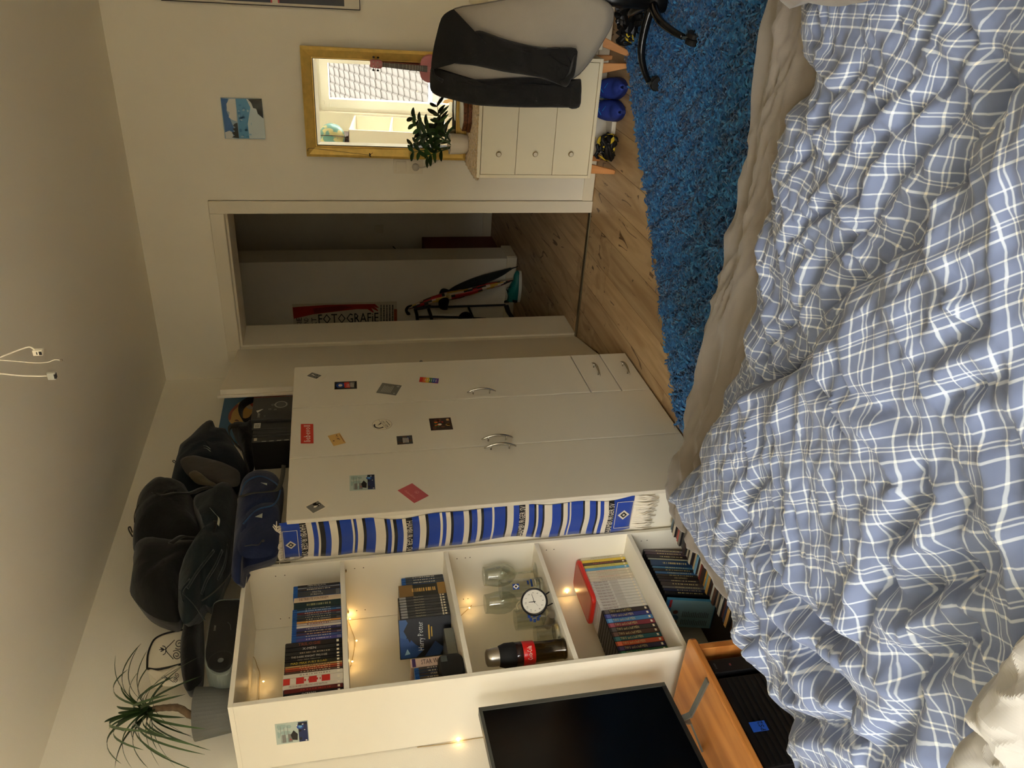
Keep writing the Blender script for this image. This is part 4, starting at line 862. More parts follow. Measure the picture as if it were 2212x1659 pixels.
cvp([(680, 270), (740, 230), (900, 300), (850, 330), (740, 330)], cmat((200, 190, 170))); cvp([(730, 220), (790, 230), (900, 310), (860, 330), (800, 300)], cmat((170, 60, 40)))
cvp([(500, 520), (540, 500), (580, 530), (540, 530)], cmat((110, 70, 40)))
# black shoulder bag with a bent strap
bg1 = thing('shoulder_bag', 'black shoulder bag with curved strap beside the camera carton on the wardrobe', 'bag', (.30, -.93, wz))
o_ = pix([(440+a/7.541, 840+b/7.541) for a, b in ((800, 440), (870, 300), (980, 220), (1150, 200), (1400, 200), (1440, 500), (1330, 560), (1000, 560), (850, 560))], 0, .22)
G().cushion(o_, .16, noise=.003, seed=4).build('bag_body', DK, bg1, smooth=True)
o_ = pix([(440+a/7.541, 840+b/7.541) for a, b in ((450, 640), (560, 600), (700, 610), (800, 560), (820, 800), (830, 1000), (820, 1300), (700, 1360), (640, 1100), (560, 850))], 0, .24)
G().cushion(o_, .12, noise=.003, seed=5).build('side_pocket', DK, bg1, smooth=True)
P = pix([(440+a/7.541, 840+b/7.541) for a, b in ((1240, 180), (900, 150), (740, 190), (620, 280), (600, 400), (650, 520), (760, 520), (840, 420), (900, 350))], 0, .25)
G().ribbon(curve_pts(P, 5), np.array([0.014, .008, .008]), .004).build('strap', fab('strap_black', (34, 34, 32)), bg1, smooth=True)
P = pix([(440+a/7.541, 840+b/7.541) for a, b in ((560, 590), (430, 620), (420, 740), (500, 880), (620, 1000), (700, 1200), (740, 1350))], 0, .32)
G().ribbon(curve_pts(P, 5), np.array([0.004, .012, .004]), .003).build('strap', fab('strap_black', (34, 34, 32)), bg1, smooth=True)
# camera carton
ca = thing('camera_carton', 'dark grey camera carton with lens drawing on the wardrobe top', 'carton', (.38, -1.08, wz))
cyA, cyB, czT = -1.19, -1.005, wz+.172
G().box(.32, cyA, wz+.0005, .452, cyB, czT).build('carton_body', cmat((46, 45, 42)), ca, bevel=.0015)
G().box(.33, cyB, wz+.001, .4522, cyB+.0012, czT).build('orange_side', cmat((176, 72, 40)), ca)
fx = .4526
def dring(y, z, r0_, r1_, m_, nm='printed_ring', dx=0): return ring(y, z, r0_, r1_, 0, 360, m_, ca, x=fx+dx, n=32, nm=nm)
LG = cmat((130, 130, 122)); dring(-1.075, wz+.052, .021, .028, LG); dring(-1.075, wz+.052, .0, .017, cmat((70, 72, 70))); dring(-1.075, wz+.086, .005, .007, LG); dring(-1.11, wz+.098, .004, .006, LG); dring(-1.115, wz+.075, .004, .0055, LG)
text('SONY', cmat((206, 204, 190)), ca, (fx, -1.155, wz+.142), (0, 1, 0), (0, 0, 1), width=.038)
G().add([(fx, -1.118, wz+.155), (fx, -1.105, wz+.125), (fx, -1.135, wz+.148)], [(0, 1, 2)]).build('printed_triangle', cmat((206, 204, 190)), ca)
text('a 6', LG, ca, (fx, -1.165, wz+.118), (0, 1, 0), (0, 0, 1), width=.016)
# stack of flat black boxes standing on edge
sb = [(-1.252, -1.196, .165, 'thick black box with white bar-code sticker standing next to the camera carton'), (-1.283, -1.256, .160, 'slim black box standing second from the camera carton'), (-1.305, -1.287, .158, 'very slim black box standing third from the camera carton'), (-1.345, -1.309, .160, 'black box with small label at the left end of the standing boxes')]
for a, b, h_, lb in sb:
    t = thing('black_box', lb, 'box', (.40, (a+b)/2, wz), 'black boxes on the wardrobe')
    G().box(.30, a, wz+.0005, .44, b, wz+h_).build('box_body', cmat((24, 24, 24)), t, bevel=.0015)
    G().box(.4402, a+.004, wz+.01, .4405, a+.007, wz+h_-.02).build('spine_line', cmat((60, 62, 62)), t)
    if 'bar-code' in lb:
        G().box(.4402, a+.014, wz+.132, .4408, b-.004, wz+.158).build('sticker', cmat((190, 186, 172)), t)
        g = G(); [g.box(.4409, a+.018, wz+.136+k*.0028, .4411, b-.008-(k % 3)*.003, wz+.1372+k*.0028) for k in range(7)]; g.build('bar_code', BLK, t)
    if 'small label' in lb: G().box(.4402, a+.010, wz+.14, .4408, b-.006, wz+.152).build('sticker', cmat((150, 148, 136)), t); [G().box(.4402, a+.0015, wz+.012+k*.03, .4408, a+.006, wz+.03+k*.03).build('tick_mark', cmat((150, 150, 140)), t) for k in range(4)]
# navy backpack with mesh panel
b1 = thing('backpack', 'navy backpack with grey mesh side pocket lying on the black boxes', 'backpack', (.2, -1.2, 1.82))
G().cushion(pix(z5_([(610, 620), (700, 540), (830, 425), (885, 425), (900, 470), (985, 478), (1000, 530), (1060, 620), (1130, 740), (1080, 830), (1010, 900), (900, 870), (700, 900), (600, 880), (565, 800), (575, 740), (600, 680)]), 0, .21), .24, noise=.004, seed=7).build('pack_body', NV, b1, smooth=True)
G().cushion(pix(z5_([(630, 640), (700, 612), (800, 630), (940, 668), (1040, 715), (1060, 770), (1040, 830), (950, 830), (870, 800), (760, 790), (690, 760), (645, 700)]), 0, .325), .05, noise=.001, seed=8).build('mesh_pocket', MESH, b1, smooth=True)
G().cushion(pix(z5_([(690, 740), (740, 725), (850, 800), (900, 830), (800, 820), (720, 790)]), 0, .335), .03, noise=.003, seed=9).build('pocket_content', cmat((70, 62, 44)), b1, smooth=True)
for q in (0, 16): 
    P = pix(z5_([(795+q*.2, 540+q), (820, 545+q), (845, 565+q)]), 0, .331); G().ribbon(curve_pts(P, 4), np.array([0, .0002, .0016]), .001).build('printed_stripe', REFL, b1)
G().tube(curve_pts(pix(z5_([(600, 660), (583, 645), (574, 652), (590, 664)]), 0, .25), 4), .002, 6).build('zip_pull', WB, b1)
G().ribbon(curve_pts(pix(z5_([(985, 400), (975, 440), (1000, 500), (1050, 560), (1090, 640), (1120, 740)]), 0, .345), 5), np.array([0, .006, .002]), .003).build('strap', WB, b1, smooth=True)
# large black backpack
b2 = thing('backpack', 'large black two-chamber backpack lying highest on the pile', 'backpack', (.22, -1.78, 1.92))
G().cushion(pix([(290, 1128), (297, 1101), (311, 1076), (335, 1056), (349, 1053), (365, 1056), (381, 1056), (411, 1071), (423, 1101), (432, 1147), (450, 1189), (436, 1215), (400, 1225), (340, 1210), (295, 1195), (287, 1175)], 0, .24), .26, noise=.004, seed=10).build('pack_body', DK, b2, smooth=True)
G().cushion(pix([(291, 1196), (330, 1180), (400, 1190), (452, 1192), (445, 1215), (424, 1250), (406, 1285), (398, 1315), (390, 1338), (378, 1345), (344, 1338), (311, 1319), (283, 1286), (282, 1261), (288, 1225)], 0, .23), .25, noise=.004, seed=11).build('front_chamber', DK, b2, smooth=True)
G().ribbon(curve_pts(pix(z5_([(440, 880), (500, 900), (600, 880), (700, 880), (780, 850), (850, 835)]), 0, .375), 5), np.array([0, .006, .010]), .004).build('strap', fab('strap_black', (34, 34, 32)), b2, smooth=True)
G().box(*np.r_[np.minimum(at(375, 1065, 0, .372), at(383, 1056, 0, .382)), np.maximum(at(375, 1065, 0, .372), at(383, 1056, 0, .382))]).build('buckle', M('buckle_black', (16, 16, 16), rough=.4), b2, bevel=.002)
G().ribbon(curve_pts(pix(z5_([(560, 1240), (640, 1190), (720, 1195), (830, 1195), (870, 1120), (880, 1080)]), 0, .385), 5), np.array([0, .004, .009]), .004).build('strap', fab('strap_black', (34, 34, 32)), b2, smooth=True)
G().tube(curve_pts(pix(z5_([(300, 1090), (300, 1040), (320, 980), (370, 920)]), 0, .33), 5), .002, 5).build('zipper', WB, b2)
G().tube(curve_pts(pix(z5_([(285, 1190), (262, 1150), (258, 1128), (270, 1124), (284, 1160)]), 0, .25), 5), .0028, 6).build('carry_loop', WB, b2)
# green grey hiking pack between
b3 = thing('backpack', 'dark green-grey hiking pack squeezed between the black and blue packs', 'backpack', (.3, -1.8, 1.82))
G().cushion(pix([(455, 1072), (488, 1052), (505, 1058), (512, 1075), (512, 1130), (508, 1180), (500, 1225), (485, 1262), (475, 1290), (455, 1312), (440, 1306), (420, 1335), (398, 1348), (386, 1320), (384, 1280), (400, 1250), (425, 1225), (440, 1190), (438, 1150), (420, 1110), (424, 1085)], 0, .27), .25, noise=.007, seed=12, rings=8).build('pack_body', DG, b3, smooth=True)
for pts in ([(870, 1290), (800, 1380), (740, 1460), (680, 1560)], [(930, 1290), (880, 1400), (820, 1500), (780, 1600)], [(970, 1250), (950, 1380), (900, 1500)], [(700, 1500), (640, 1580), (650, 1659)]):
    G().ribbon(curve_pts(pix(z5_(pts), 0, .392), 5), np.array([0, .004, .003]), .006).build('fabric_fold', DG, b3, smooth=True)
G().ribbon(curve_pts(pix(z5_([(900, 1110), (905, 1060), (880, 1030), (845, 990)]), 0, .41), 4), np.array([0, .006, .004]), .002).build('luggage_tag', REFL, b3)
G().ribbon(curve_pts(pix(z6_([(680, 270), (760, 350), (820, 420), (870, 500)]), 0, .39), 4), np.array([0, .007, .006]), .003).build('strap', DG, b3)
# blue backpack in front
b4 = thing('backpack', 'dark blue backpack lying lowest at the left front of the wardrobe top', 'backpack', (.36, -1.75, wz))
G().cushion(pix([(516, 1075), (527, 1045), (548, 1030), (570, 1027), (598, 1035), (612, 1055), (612, 1090), (607, 1130), (604, 1175), (596, 1202), (560, 1216), (526, 1228), (518, 1262), (500, 1245), (503, 1195), (508, 1130)], 0, .37), .20, noise=.004, seed=13, rings=8).build('pack_body', NB, b4, smooth=True)
G().cushion(pix([(525, 1115), (540, 1095), (575, 1085), (600, 1092), (604, 1130), (598, 1190), (560, 1206), (520, 1200), (512, 1160)], 0, .445), .055, noise=.002, seed=14).build('front_pocket', NB, b4, smooth=True)
for pts in ([(1165, 1050), (1218, 1025), (1215, 1058)], [(1205, 805), (1250, 810), (1250, 824)]): G().prism(pix(z5_(pts), 0, .478), (.0008, 0, 0)).build('printed_triangle', REFL, b4)
G().tube(curve_pts(pix(z5_([(1060, 900), (1100, 800), (1200, 758), (1300, 800), (1345, 860), (1300, 960), (1180, 1000), (1080, 1100)]), 0, .474), 5), .003, 6).build('piping', fab('blue_piping', (34, 70, 110)), b4)
G().ribbon(curve_pts(pix(z5_([(1060, 905), (1150, 880), (1260, 870), (1330, 850), (1360, 760), (1370, 680)]), 0, .478), 5), np.array([0, .002, .008]), .003).build('strap', WB, b4, smooth=True)
G().tube(curve_pts(pix(z5_([(1090, 1260), (1140, 1252), (1190, 1250), (1215, 1220)]), 0, .478), 5), .0018, 5).build('zipper', WB, b4)
G().box(*np.r_[np.minimum(at(566, 1171, 0, .478), at(571, 1165, 0, .484)), np.maximum(at(566, 1171, 0, .478), at(571, 1165, 0, .484))]).build('zip_pull', WB, b4)
cb_ = thing('lashing_cord', 'thin grey cord draped over the bookcase corner toward the bags', 'cord', (.30, -2.1, 1.81))
G().tube(curve_pts(pix([(436, 1298), (455, 1285), (480, 1262), (503, 1236), (512, 1228), (540, 1222), (580, 1215), (604, 1210)], 0, .315), 6), .0024, 6).build('cord', WB, cb_, smooth=True)
G().tube(curve_pts(pix([(590, 1213), (610, 1213), (640, 1208), (656, 1202), (656, 1196), (640, 1198), (620, 1206), (604, 1212)], 0, .318), 6), .0028, 6).build('cord_loop', M('cord_pale', (150, 146, 134), rough=.7), cb_, smooth=True)
# music box and dark case on the bookcase
mb = thing('music_system', 'black rounded music system with round loudspeaker lying on the bookcase', 'speaker', (.22, -2.2, BZ))
o_ = pix(z6_([(935, 420), (945, 370), (1000, 340), (1100, 335), (1168, 345), (1150, 500), (1120, 700), (1096, 860), (1060, 920), (990, 942), (920, 915), (880, 850), (872, 780), (890, 650), (912, 520)]), 0, .285)
O = smooth_loop(o_, 3); g = G(); g.prism([tuple(p) for p in O[::-1]], (-.14, 0, 0)); g.build('housing', M('housing_grey', (120, 128, 122), rough=.3), mb, bevel=.004)
c0 = O.mean(0); g = G(); g.prism([tuple(c0+(p-c0)*.93+np.array([.0005, 0, 0])) for p in O], (.004, 0, 0)); g.build('front_panel', M('front_black', (26, 26, 27), rough=.35), mb, bevel=.002)
sc0 = at(200+1000/3.614, 1200+820/3.614, 0, .291)
for r0_, r1_, c_, h_ in ((.036, .040, (40, 40, 40), .001), (.0, .036, (18, 18, 18), .0008), (.0, .009, (90, 92, 90), .003)): ring(sc0[1], sc0[2], r0_, r1_, 0, 360, cmat(c_), mb, x=.2896+h_, n=36, nm='driver_ring')
text('SONY', cmat((190, 188, 176)), mb, tuple(at(200+955/3.614, 1200+565/3.614, 0, .2905)), (0, 1, 0), (0, 0, 1), width=.024)
G().tube(pix(z6_([(1055, 520), (1075, 540), (1080, 580)]), 0, .2905), .0008, 5).build('control_mark', cmat((90, 90, 88)), mb)
dc = thing('flat_black_case', 'long flat black case behind the music system on the bookcase', 'case', (.13, -2.2, 1.90))
G().cushion(pix([(410, 1340), (432, 1330), (440, 1345), (440, 1400), (438, 1460), (430, 1478), (412, 1492), (400, 1488), (392, 1460), (391, 1420), (396, 1385)], 0, .13), .20, noise=.002, seed=15).build('case_body', DK, dc, smooth=True)
# cream pouch with black scrolls
po = thing('toiletry_pouch', 'cream pouch with black scroll drawing and black edge piping on the bookcase', 'pouch', (.08, -2.16, 1.98))
PC = M('pouch_cream', (222, 214, 192), rough=.7, bump=.2, bscale=500)
f1 = z6_([(425, 880), (432, 780), (455, 700), (490, 650), (560, 615), (660, 592), (760, 580), (760, 830), (690, 850), (560, 880), (480, 895)])
Q = smooth_loop(pix(f1, 0, .15), 2); g = G(); g.prism([tuple(p) for p in Q[::-1]], (-.09, 0, 0)); g.build('pouch_body', PC, po, bevel=.006)
G().tube(curve_pts(pix(z6_([(425, 880), (430, 780), (455, 700), (490, 648), (560, 612), (660, 588), (760, 572)]), 0, .152), 4), .0032, 8).build('piping', BLK, po)
G().tube(curve_pts(pix(z6_([(425, 882), (500, 890), (600, 872), (690, 848), (760, 834)]), 0, .152), 4), .0038, 8).build('piping', BLK, po)
def scroll(cx, cy, r, dirn, turns, a0, par, par_x=.1525):
    P = []; n = 30
    for k in range(n+1):
        a = a0+dirn*turns*6.283*k/n; q = r*(1-.85*k/n); P.append((cx+q*math.cos(a), cy+q*math.sin(a)))
    return P
for pts in (scroll(675, 692, 42, -1, 1.8, 2.3, po), scroll(655, 778, 40, 1, 1.8, -2.3, po), [(640, 660), (600, 700), (570, 735), (600, 775), (630, 808)], [(530, 720), (560, 735), (530, 750)], [(520, 735), (570, 735)], [(545, 705), (565, 712), (572, 735), (566, 765), (548, 775)], [(540, 728), (556, 735)]):
    G().tube(curve_pts(pix(z6_(pts), 0, .1525), 2), .0013, 5).build('printed_scroll', BLK, po)
f2 = z6_([(425, 895), (500, 905), (600, 885), (700, 860), (705, 1000), (660, 1015), (600, 1022), (540, 1012), (480, 960)])
G().cushion(pix(f2, 0, .145), .03, noise=.0).build('pouch_end', PC, po, smooth=True)
for pts in (scroll(655, 935, 22, -1, 1.5, 2.3, po), scroll(645, 975, 20, 1, 1.5, -2.3, po), [(640, 915), (605, 945), (600, 965), (632, 990)], [(540, 955), (600, 955)], [(560, 940), (580, 955), (565, 972)]):
    G().tube(curve_pts(pix(z6_(pts), 0, .1615), 2), .0009, 5).build('printed_scroll', BLK, po)
# dracaena in a grey pot at the left end of the bookcase top
px_, py_ = .165, -2.425
dp = thing('potted_dracaena', 'potted dracaena with thin arching leaves in a grey pot on the bookcase', 'potted plant', (px_, py_, BZ))
G().lathe([(0, 0), (.066, 0), (.080, .118), (.076, .118), (.070, .10), (0, .10)], (px_, py_, BZ+.0006), 40, caps=False).build('pot', M('pot_grey', (92, 94, 90), rough=.7, bump=.1, bscale=300), dp, smooth=False)
G().lathe([(0, .101), (.0705, .101)], (px_, py_, BZ), 20, caps=False).build('soil', M('soil', (50, 38, 28), rough=1, bump=.6, bscale=120), dp)
tb = at(388, 1530, 0, px_); tt = at(330, 1532, 0, px_)
P = curve_pts([(px_, py_, BZ+.09), (px_, py_-.004, BZ+.13), tuple(tb), (tb+tt)/2+np.array([0, .004, 0]), tuple(tt)], 4)
G().tube(P, [.012-.0002*k+.001*(k % 2) for k in range(len(P))], 10).build('trunk', M('trunk_bark', (120, 100, 76), rough=.9, var=.25, vscale=60, bump=.6, bscale=90), dp, smooth=True)
LEAF = [M('dracaena_leaf_%d' % i, c, rough=.45, var=.2, vscale=5) for i, c in enumerate(((58, 84, 42), (70, 96, 54), (44, 68, 34)))]
rr = random.Random(21); top = np.array(tt)
tips = [(20, 1585, .30), (235, 1576, .1), (250, 1415, .26), (300, 1395, .25), (305, 1390, .1), (260, 1480, .3), (252, 1525, .1), (255, 1540, .3), (225, 1560, .28), (248, 1659, .25), (262, 1650, .3), (285, 1659, .2), (320, 1659, .3), (345, 1656, .15), (370, 1640, .3), (425, 1665, .25), (443, 1630, .28), (430, 1612, .3), (455, 1621, .2), (442, 1605, .1), (445, 1575, .28), (400, 1550, .3), (432, 1418, .3), (405, 1422, .28), (435, 1460, .3), (420, 1432, .1), (393, 1440, .2), (380, 1460, .35), (330, 1430, .1), (318, 1405, .2), (400, 1500, .38), (360, 1590, .35), (290, 1600, .1), (270, 1580, .35), (300, 1450, .35), (350, 1470, .05), (385, 1520, .05), (340, 1620, .05), (310, 1620, .36), (395, 1600, .36), (380, 1659, .1), (276, 1446, .05), (414, 1590, .05), (365, 1500, .4), (330, 1580, .42)]
for i, (a, b, x) in enumerate(tips[1:]):
    e_ = at(a, b, 0, x); st_ = top+np.array([0, 0, -.012+.03*rr.random()]); d = e_-st_; L_ = np.linalg.norm(d); up = np.array([0, 0, L_*rr.uniform(.12, .34)])
    P = []; W = []; n = 12
    for k in range(n+1):
        t = k/n; P.append(st_+d*t+up*4*t*(1-t)*(1-.35*t)); W.append(.0062*(.55+.9*t)*(1-t)**.6+.0003)
    side = np.cross(d, [0, 0, 1.0]); side /= np.linalg.norm(side)+1e-9; g = G(); rows = []
    for p, w in zip(P, W): rows.append([p-side*w+np.array([0, 0, w*.35]), p, p+side*w+np.array([0, 0, w*.35])])
    g.grid(rows).build('leaf', LEAF[i % 3], dp, smooth=True)
# canvas with a small card on the side of the bookcase
c = Card('postcard', 'pale blue and navy postcard stuck on the left side of the bookcase', 'card', [(0.112, 1.684), (0.208, 1.681), (0.207, 1.586), (0.11, 1.586)], 1, BY0-.0001, M('card_mint', (176, 190, 180), rough=.5), nsign=-1); team_card(c, 20)
G().tube(curve_pts([(.004, BY0-.004, 1.25), (.003, BY0-.006, 1.15), (.006, BY0-.004, 1.05), (.004, BY0-.007, .95), (.004, BY0-.004, .8)], 6), .0013, 5).build('wire', WIRE, fl_, smooth=True)
bulb(990, 1600, 0, x=.004)

# ================================================================ television on a pine bench, drawer pulled out
PINE = wood_mat('pine_lacquered', (206, 140, 74), (178, 112, 54), 1, 1.2, rough=.3, knots=True, rnd=False)
PINEX = wood_mat('pine_lacquered_x', (200, 134, 70), (172, 106, 50), 0, 1.2, rough=.3, knots=True, rnd=False)
bn = thing('pine_bench', 'lacquered pine media bench under the television', 'bench', (.22, -3.15, 0))
bx0, bx1, by0, by1, bt = .02, .438, -3.72, -2.590, .400
pr = [(bx0, by0), (bx1-.03, by0), (bx1, by0+.03), (bx1, by1-.018), (bx1-.005, by1-.006), (bx1-.018, by1), (bx0, by1)]
G().prism([(a, b, bt-.022) for a, b in pr], (0, 0, .022)).build('bench_top', PINE, bn, bevel=.005)
for a, b in ((by0+.03, by0+.05), (by1-.052, by1-.030)): G().box(bx0+.01, a, .0, bx1-.006, b, bt-.0222).build('side_panel', PINEX, bn, bevel=.002)
G().box(bx0+.005, by0+.03, .02, bx0+.015, by1-.03, bt-.023).build('back_panel', PINE, bn)
G().box(bx0+.015, by0+.03, .05, bx1-.02, by1-.03, .066).build('base_board', PINE, bn, bevel=.001)
CBK = M('console_black', (20, 20, 22), rough=.45)
k1 = thing('media_player', 'narrow black media player standing at the right end inside the pine bench', 'media player', (.3, -2.69, .067))
G().box(.20, -2.722, .067, .415, -2.672, .366).build('player_body', CBK, k1, bevel=.003)
text('SONY', cmat((120, 122, 120)), k1, (.4155, -2.697, .352), (0, 1, 0), (0, 0, 1), width=.022); G().box(.4145, -2.702, .30, .4158, -2.694, .306).build('status_lamp', cmat((120, 60, 60)), k1)
k2 = thing('game_console', 'ribbed black game console with blue square logo plate inside the pine bench', 'game console', (.3, -2.9, .067))
G().box(.16, -3.04, .067, .412, -2.74, .200).build('lower_body', CBK, k2, bevel=.003); G().box(.16, -3.04, .203, .412, -2.74, .362).build('upper_body', CBK, k2, bevel=.003)
for k in range(14): G().box(.4125, -3.035, .085+k*.019, .416, -2.745, .093+k*.019).build('rib', CBK, k2)
q0_, q1_ = at(1628, 1582, 0, .4165), at(1650, 1556, 0, .4165)
G().box(.4162, min(q0_[1], q1_[1]), min(q0_[2], q1_[2]), .4172, max(q0_[1], q1_[1]), max(q0_[2], q1_[2])).build('blue_logo_plate', cmat((34, 84, 190)), k2); text('PS2', cmat((14, 24, 50)), k2, (.4176, (q0_[1]+q1_[1])/2, (q0_[2]+q1_[2])/2-.008), (0, 1, 0), (0, 0, 1), width=.03)
k3 = thing('game_console', 'second plain dark console further left inside the pine bench', 'game console', (.3, -3.3, .067)); G().box(.16, -3.50, .067, .40, -3.10, .16).build('lower_body', CBK, k3, bevel=.004); G().box(.17, -3.49, .161, .39, -3.11, .17).build('lid', M('console_gloss', (14, 14, 15), rough=.12), k3, bevel=.003)
tv = thing('television', 'large flat black television with grey frame on the pine bench', 'television', (.27, -3.14, bt))
ta = math.radians(5.5)
def tvp(s, t, z): return (.300-t*math.cos(ta)+s*math.sin(ta), -2.642-s*math.cos(ta)-t*math.sin(ta), z)
TWD, Z0, Z1 = 1.04, .478, 1.078
def tbox(s0, s1, t0, t1, z0, z1):
    return G().add([tvp(s0,t0,z0),tvp(s1,t0,z0),tvp(s1,t1,z0),tvp(s0,t1,z0),tvp(s0,t0,z1),tvp(s1,t0,z1),tvp(s1,t1,z1),tvp(s0,t1,z1)], [(0,1,2,3),(7,6,5,4),(0,4,5,1),(1,5,6,2),(2,6,7,3),(3,7,4,0)])
tbox(0, TWD, .006, .032, Z0, Z1).build('back_shell', M('tv_shell', (24, 24, 25), rough=.4), tv, bevel=.003)
tbox(.25, .80, .032, .075, Z0+.03, Z0+.36).build('rear_bulge', M('tv_shell', (24, 24, 25), rough=.4), tv, bevel=.006)
FRM = M('tv_frame_grey', (92, 94, 88), rough=.45, metal=.3)
tbox(0, .014, 0, .007, Z0, Z1).build('frame_strip', FRM, tv); tbox(TWD-.014, TWD, 0, .007, Z0, Z1).build('frame_strip', FRM, tv); tbox(.014, TWD-.014, 0, .007, Z1-.010, Z1).build('frame_strip', FRM, tv); tbox(.014, TWD-.014, 0, .007, Z0, Z0+.014).build('frame_strip', M('tv_frame_dark', (40, 41, 40), rough=.4), tv)
tbox(.014, TWD-.014, .002, .006, Z0+.014, Z1-.010).build('screen', M('screen_black', (5, 5, 6), rough=.12, spec=.5), tv)
for s in (.14, .90):
    a, b, c_ = tvp(s, .012, Z0+.01), tvp(s-.02, -.115, bt+.004), tvp(s+.02, .13, bt+.004)
    g = G(); g.ribbon([b, np.array(b)*.1+np.array(a)*.9-np.array([0, 0, .03]), a], np.array([.001, .009, 0]), .006); g.ribbon([c_, np.array(c_)*.1+np.array(a)*.9-np.array([0, 0, .03]), a], np.array([.001, .009, 0]), .006); g.build('foot', M('tv_foot', (120, 124, 118), rough=.35, metal=.6), tv)
# ================================================================ along the back wall
# framed poster, upper right
pz0, pz1, pxl, pxr = 1.262, 2.140, 1.958, 2.60
fp = thing('framed_poster', 'thin black framed picture with dark photos in the upper right', 'picture', ((pxl+pxr)/2, -.01, pz0))
g = G(); f = .0035
for b_ in ((pxl, pz0, pxr, pz0+f), (pxl, pz1-f, pxr, pz1), (pxl, pz0+f, pxl+f, pz1-f), (pxr-f, pz0+f, pxr, pz1-f)): g.box(b_[0], -.018, b_[1], b_[2], -.001, b_[3])
g.build('frame', M('frame_black', (30, 24, 20), rough=.4), fp)
G().box(pxl+f, -.013, pz0+f, pxr-f, -.002, pz1-f).build('mount_board', cmat((214, 206, 186)), fp)
for a, b, c_ in ((1.335, 1.63, (50, 52, 54)), (1.665, 2.09, (44, 50, 64))): 
    G().box(pxl+.014, -.0136, a, pxr-.014, -.0131, b).build('printed_photo', cmat(c_), fp)
    rr = random.Random(int(a*100)); g = G()
    for k in range(26):
        x, z, s = rr.uniform(pxl+.02, pxr-.03), rr.uniform(a+.02, b-.03), rr.uniform(.004, .016); g.add([(x, -.0138, z), (x+s, -.0138, z+s*.3), (x+s*.4, -.0138, z+s)], [(0, 1, 2)])
    g.build('printed_specks', cmat((150, 156, 160)), fp)
for a in (1.628, 1.660): G().box(pxl+.014, -.0138, a, pxr-.014, -.0137, a+.007).build('red_rule', cmat((186, 60, 74)), fp)
# small square lake painting
lp = Card('canvas_painting', 'small square blue lake and sky canvas on the back wall', 'painting', [(1.354, 1.936), (1.545, 1.936), (1.545, 1.746), (1.354, 1.746)], 1, -.0005, cmat((150, 178, 196)), th=.014, nsign=-1)
def zl(a, b): p = at(a/2.765, b/2.765, 1, -.0145); return ((p[0]-lp.o[0])/lp.ex[0], (p[2]-lp.o[2])/lp.ey[2])
lp.patch([zl(*q) for q in ((1350, 826), (1318, 586), (1362, 590), (1352, 660), (1370, 700), (1395, 760), (1395, 826))][::1], cmat((52, 104, 166)))
lp.patch([zl(*q) for q in ((1405, 590), (1370, 590), (1352, 620), (1356, 660), (1372, 672), (1366, 700), (1385, 715), (1415, 726), (1412, 660))], cmat((214, 216, 210)))
lp.patch([zl(*q) for q in ((1350, 826), (1345, 790), (1370, 780), (1390, 790), (1395, 826))], cmat((206, 210, 206)))
lp.patch([zl(*q) for q in ((1407, 590), (1480, 590), (1500, 640), (1495, 700), (1490, 826), (1428, 826), (1420, 700))], cmat((84, 152, 196)))
lp.patch([zl(*q) for q in ((1495, 640), (1530, 640), (1575, 700), (1587, 826), (1490, 826), (1480, 740))], cmat((196, 212, 216)))
lp.patch([zl(*q) for q in ((1470, 590), (1500, 650), (1535, 660), (1500, 600))], cmat((206, 214, 214)))
lp.patch([zl(*q) for q in ((1480, 592), (1562, 590), (1573, 708), (1540, 680), (1530, 650), (1512, 645), (1500, 615))], cmat((34, 40, 30)))
lp.patch([zl(*q) for q in ((1428, 826), (1384, 820), (1402, 810), (1384, 792), (1404, 785), (1390, 768), (1408, 762), (1392, 750), (1402, 738), (1418, 733))], cmat((30, 38, 34)))
lp.blobs(16, cmat((60, 126, 176)), 31, .04, .96, .40, .62, (.015, .07)); lp.blobs(10, cmat((150, 190, 210)), 32, .04, .96, .3, .6, (.015, .05))
# gold mirror standing on the dresser, leaning back
TH = math.radians(3.4); mt = np.array([0, -.03, 1.548]); mn = np.array([0, -math.cos(TH), math.sin(TH)]); md = np.array([0, -math.sin(TH), -math.cos(TH)])   # down along the glass
mxl, mxr, mh = 1.281, 1.797, .800
def mp(x, s, h=0): q = mt+md*s+mn*h; return (x, q[1], q[2])
GOLD = M('gold_leaf_frame', (216, 182, 96), rough=.42, metal=.35, var=.12, vscale=30, bump=.15, bscale=120)
mi = thing('gold_mirror', 'leaning wall mirror in a broad gold frame behind the plant', 'mirror', ((mxl+mxr)/2, -.06, .746))
fw_ = .052
def fside(o0, o1, i0, i1):
    # outer edge o0-o1, inner edge i0-i1: a bevelled moulding, high outside and falling to the glass
    g = G(); prof = [(0, 0), (0, .020), (.25, .026), (.85, .014), (.9, .009), (1, .009), (1, 0)]
    rows = []
    for (ox, os_), (ix, is_) in ((o0, i0), (o1, i1)):
        rows.append([mp(ox+(ix-ox)*t, os_+(is_-os_)*t, h) for t, h in prof])
    g.grid(rows); return g
cs = [(mxl, 0), (mxr, 0), (mxr, mh), (mxl, mh)]; ci = [(mxl+fw_, fw_), (mxr-fw_, fw_), (mxr-fw_, mh-fw_), (mxl+fw_, mh-fw_)]
for k in range(4): fside(cs[k], cs[(k+1) % 4], ci[k], ci[(k+1) % 4]).build('frame_side', GOLD, mi, solid=.0008)
gx0, gx1, gs0, gs1 = mxl+fw_, mxr-fw_, fw_, mh-fw_
g = G(); e = .002
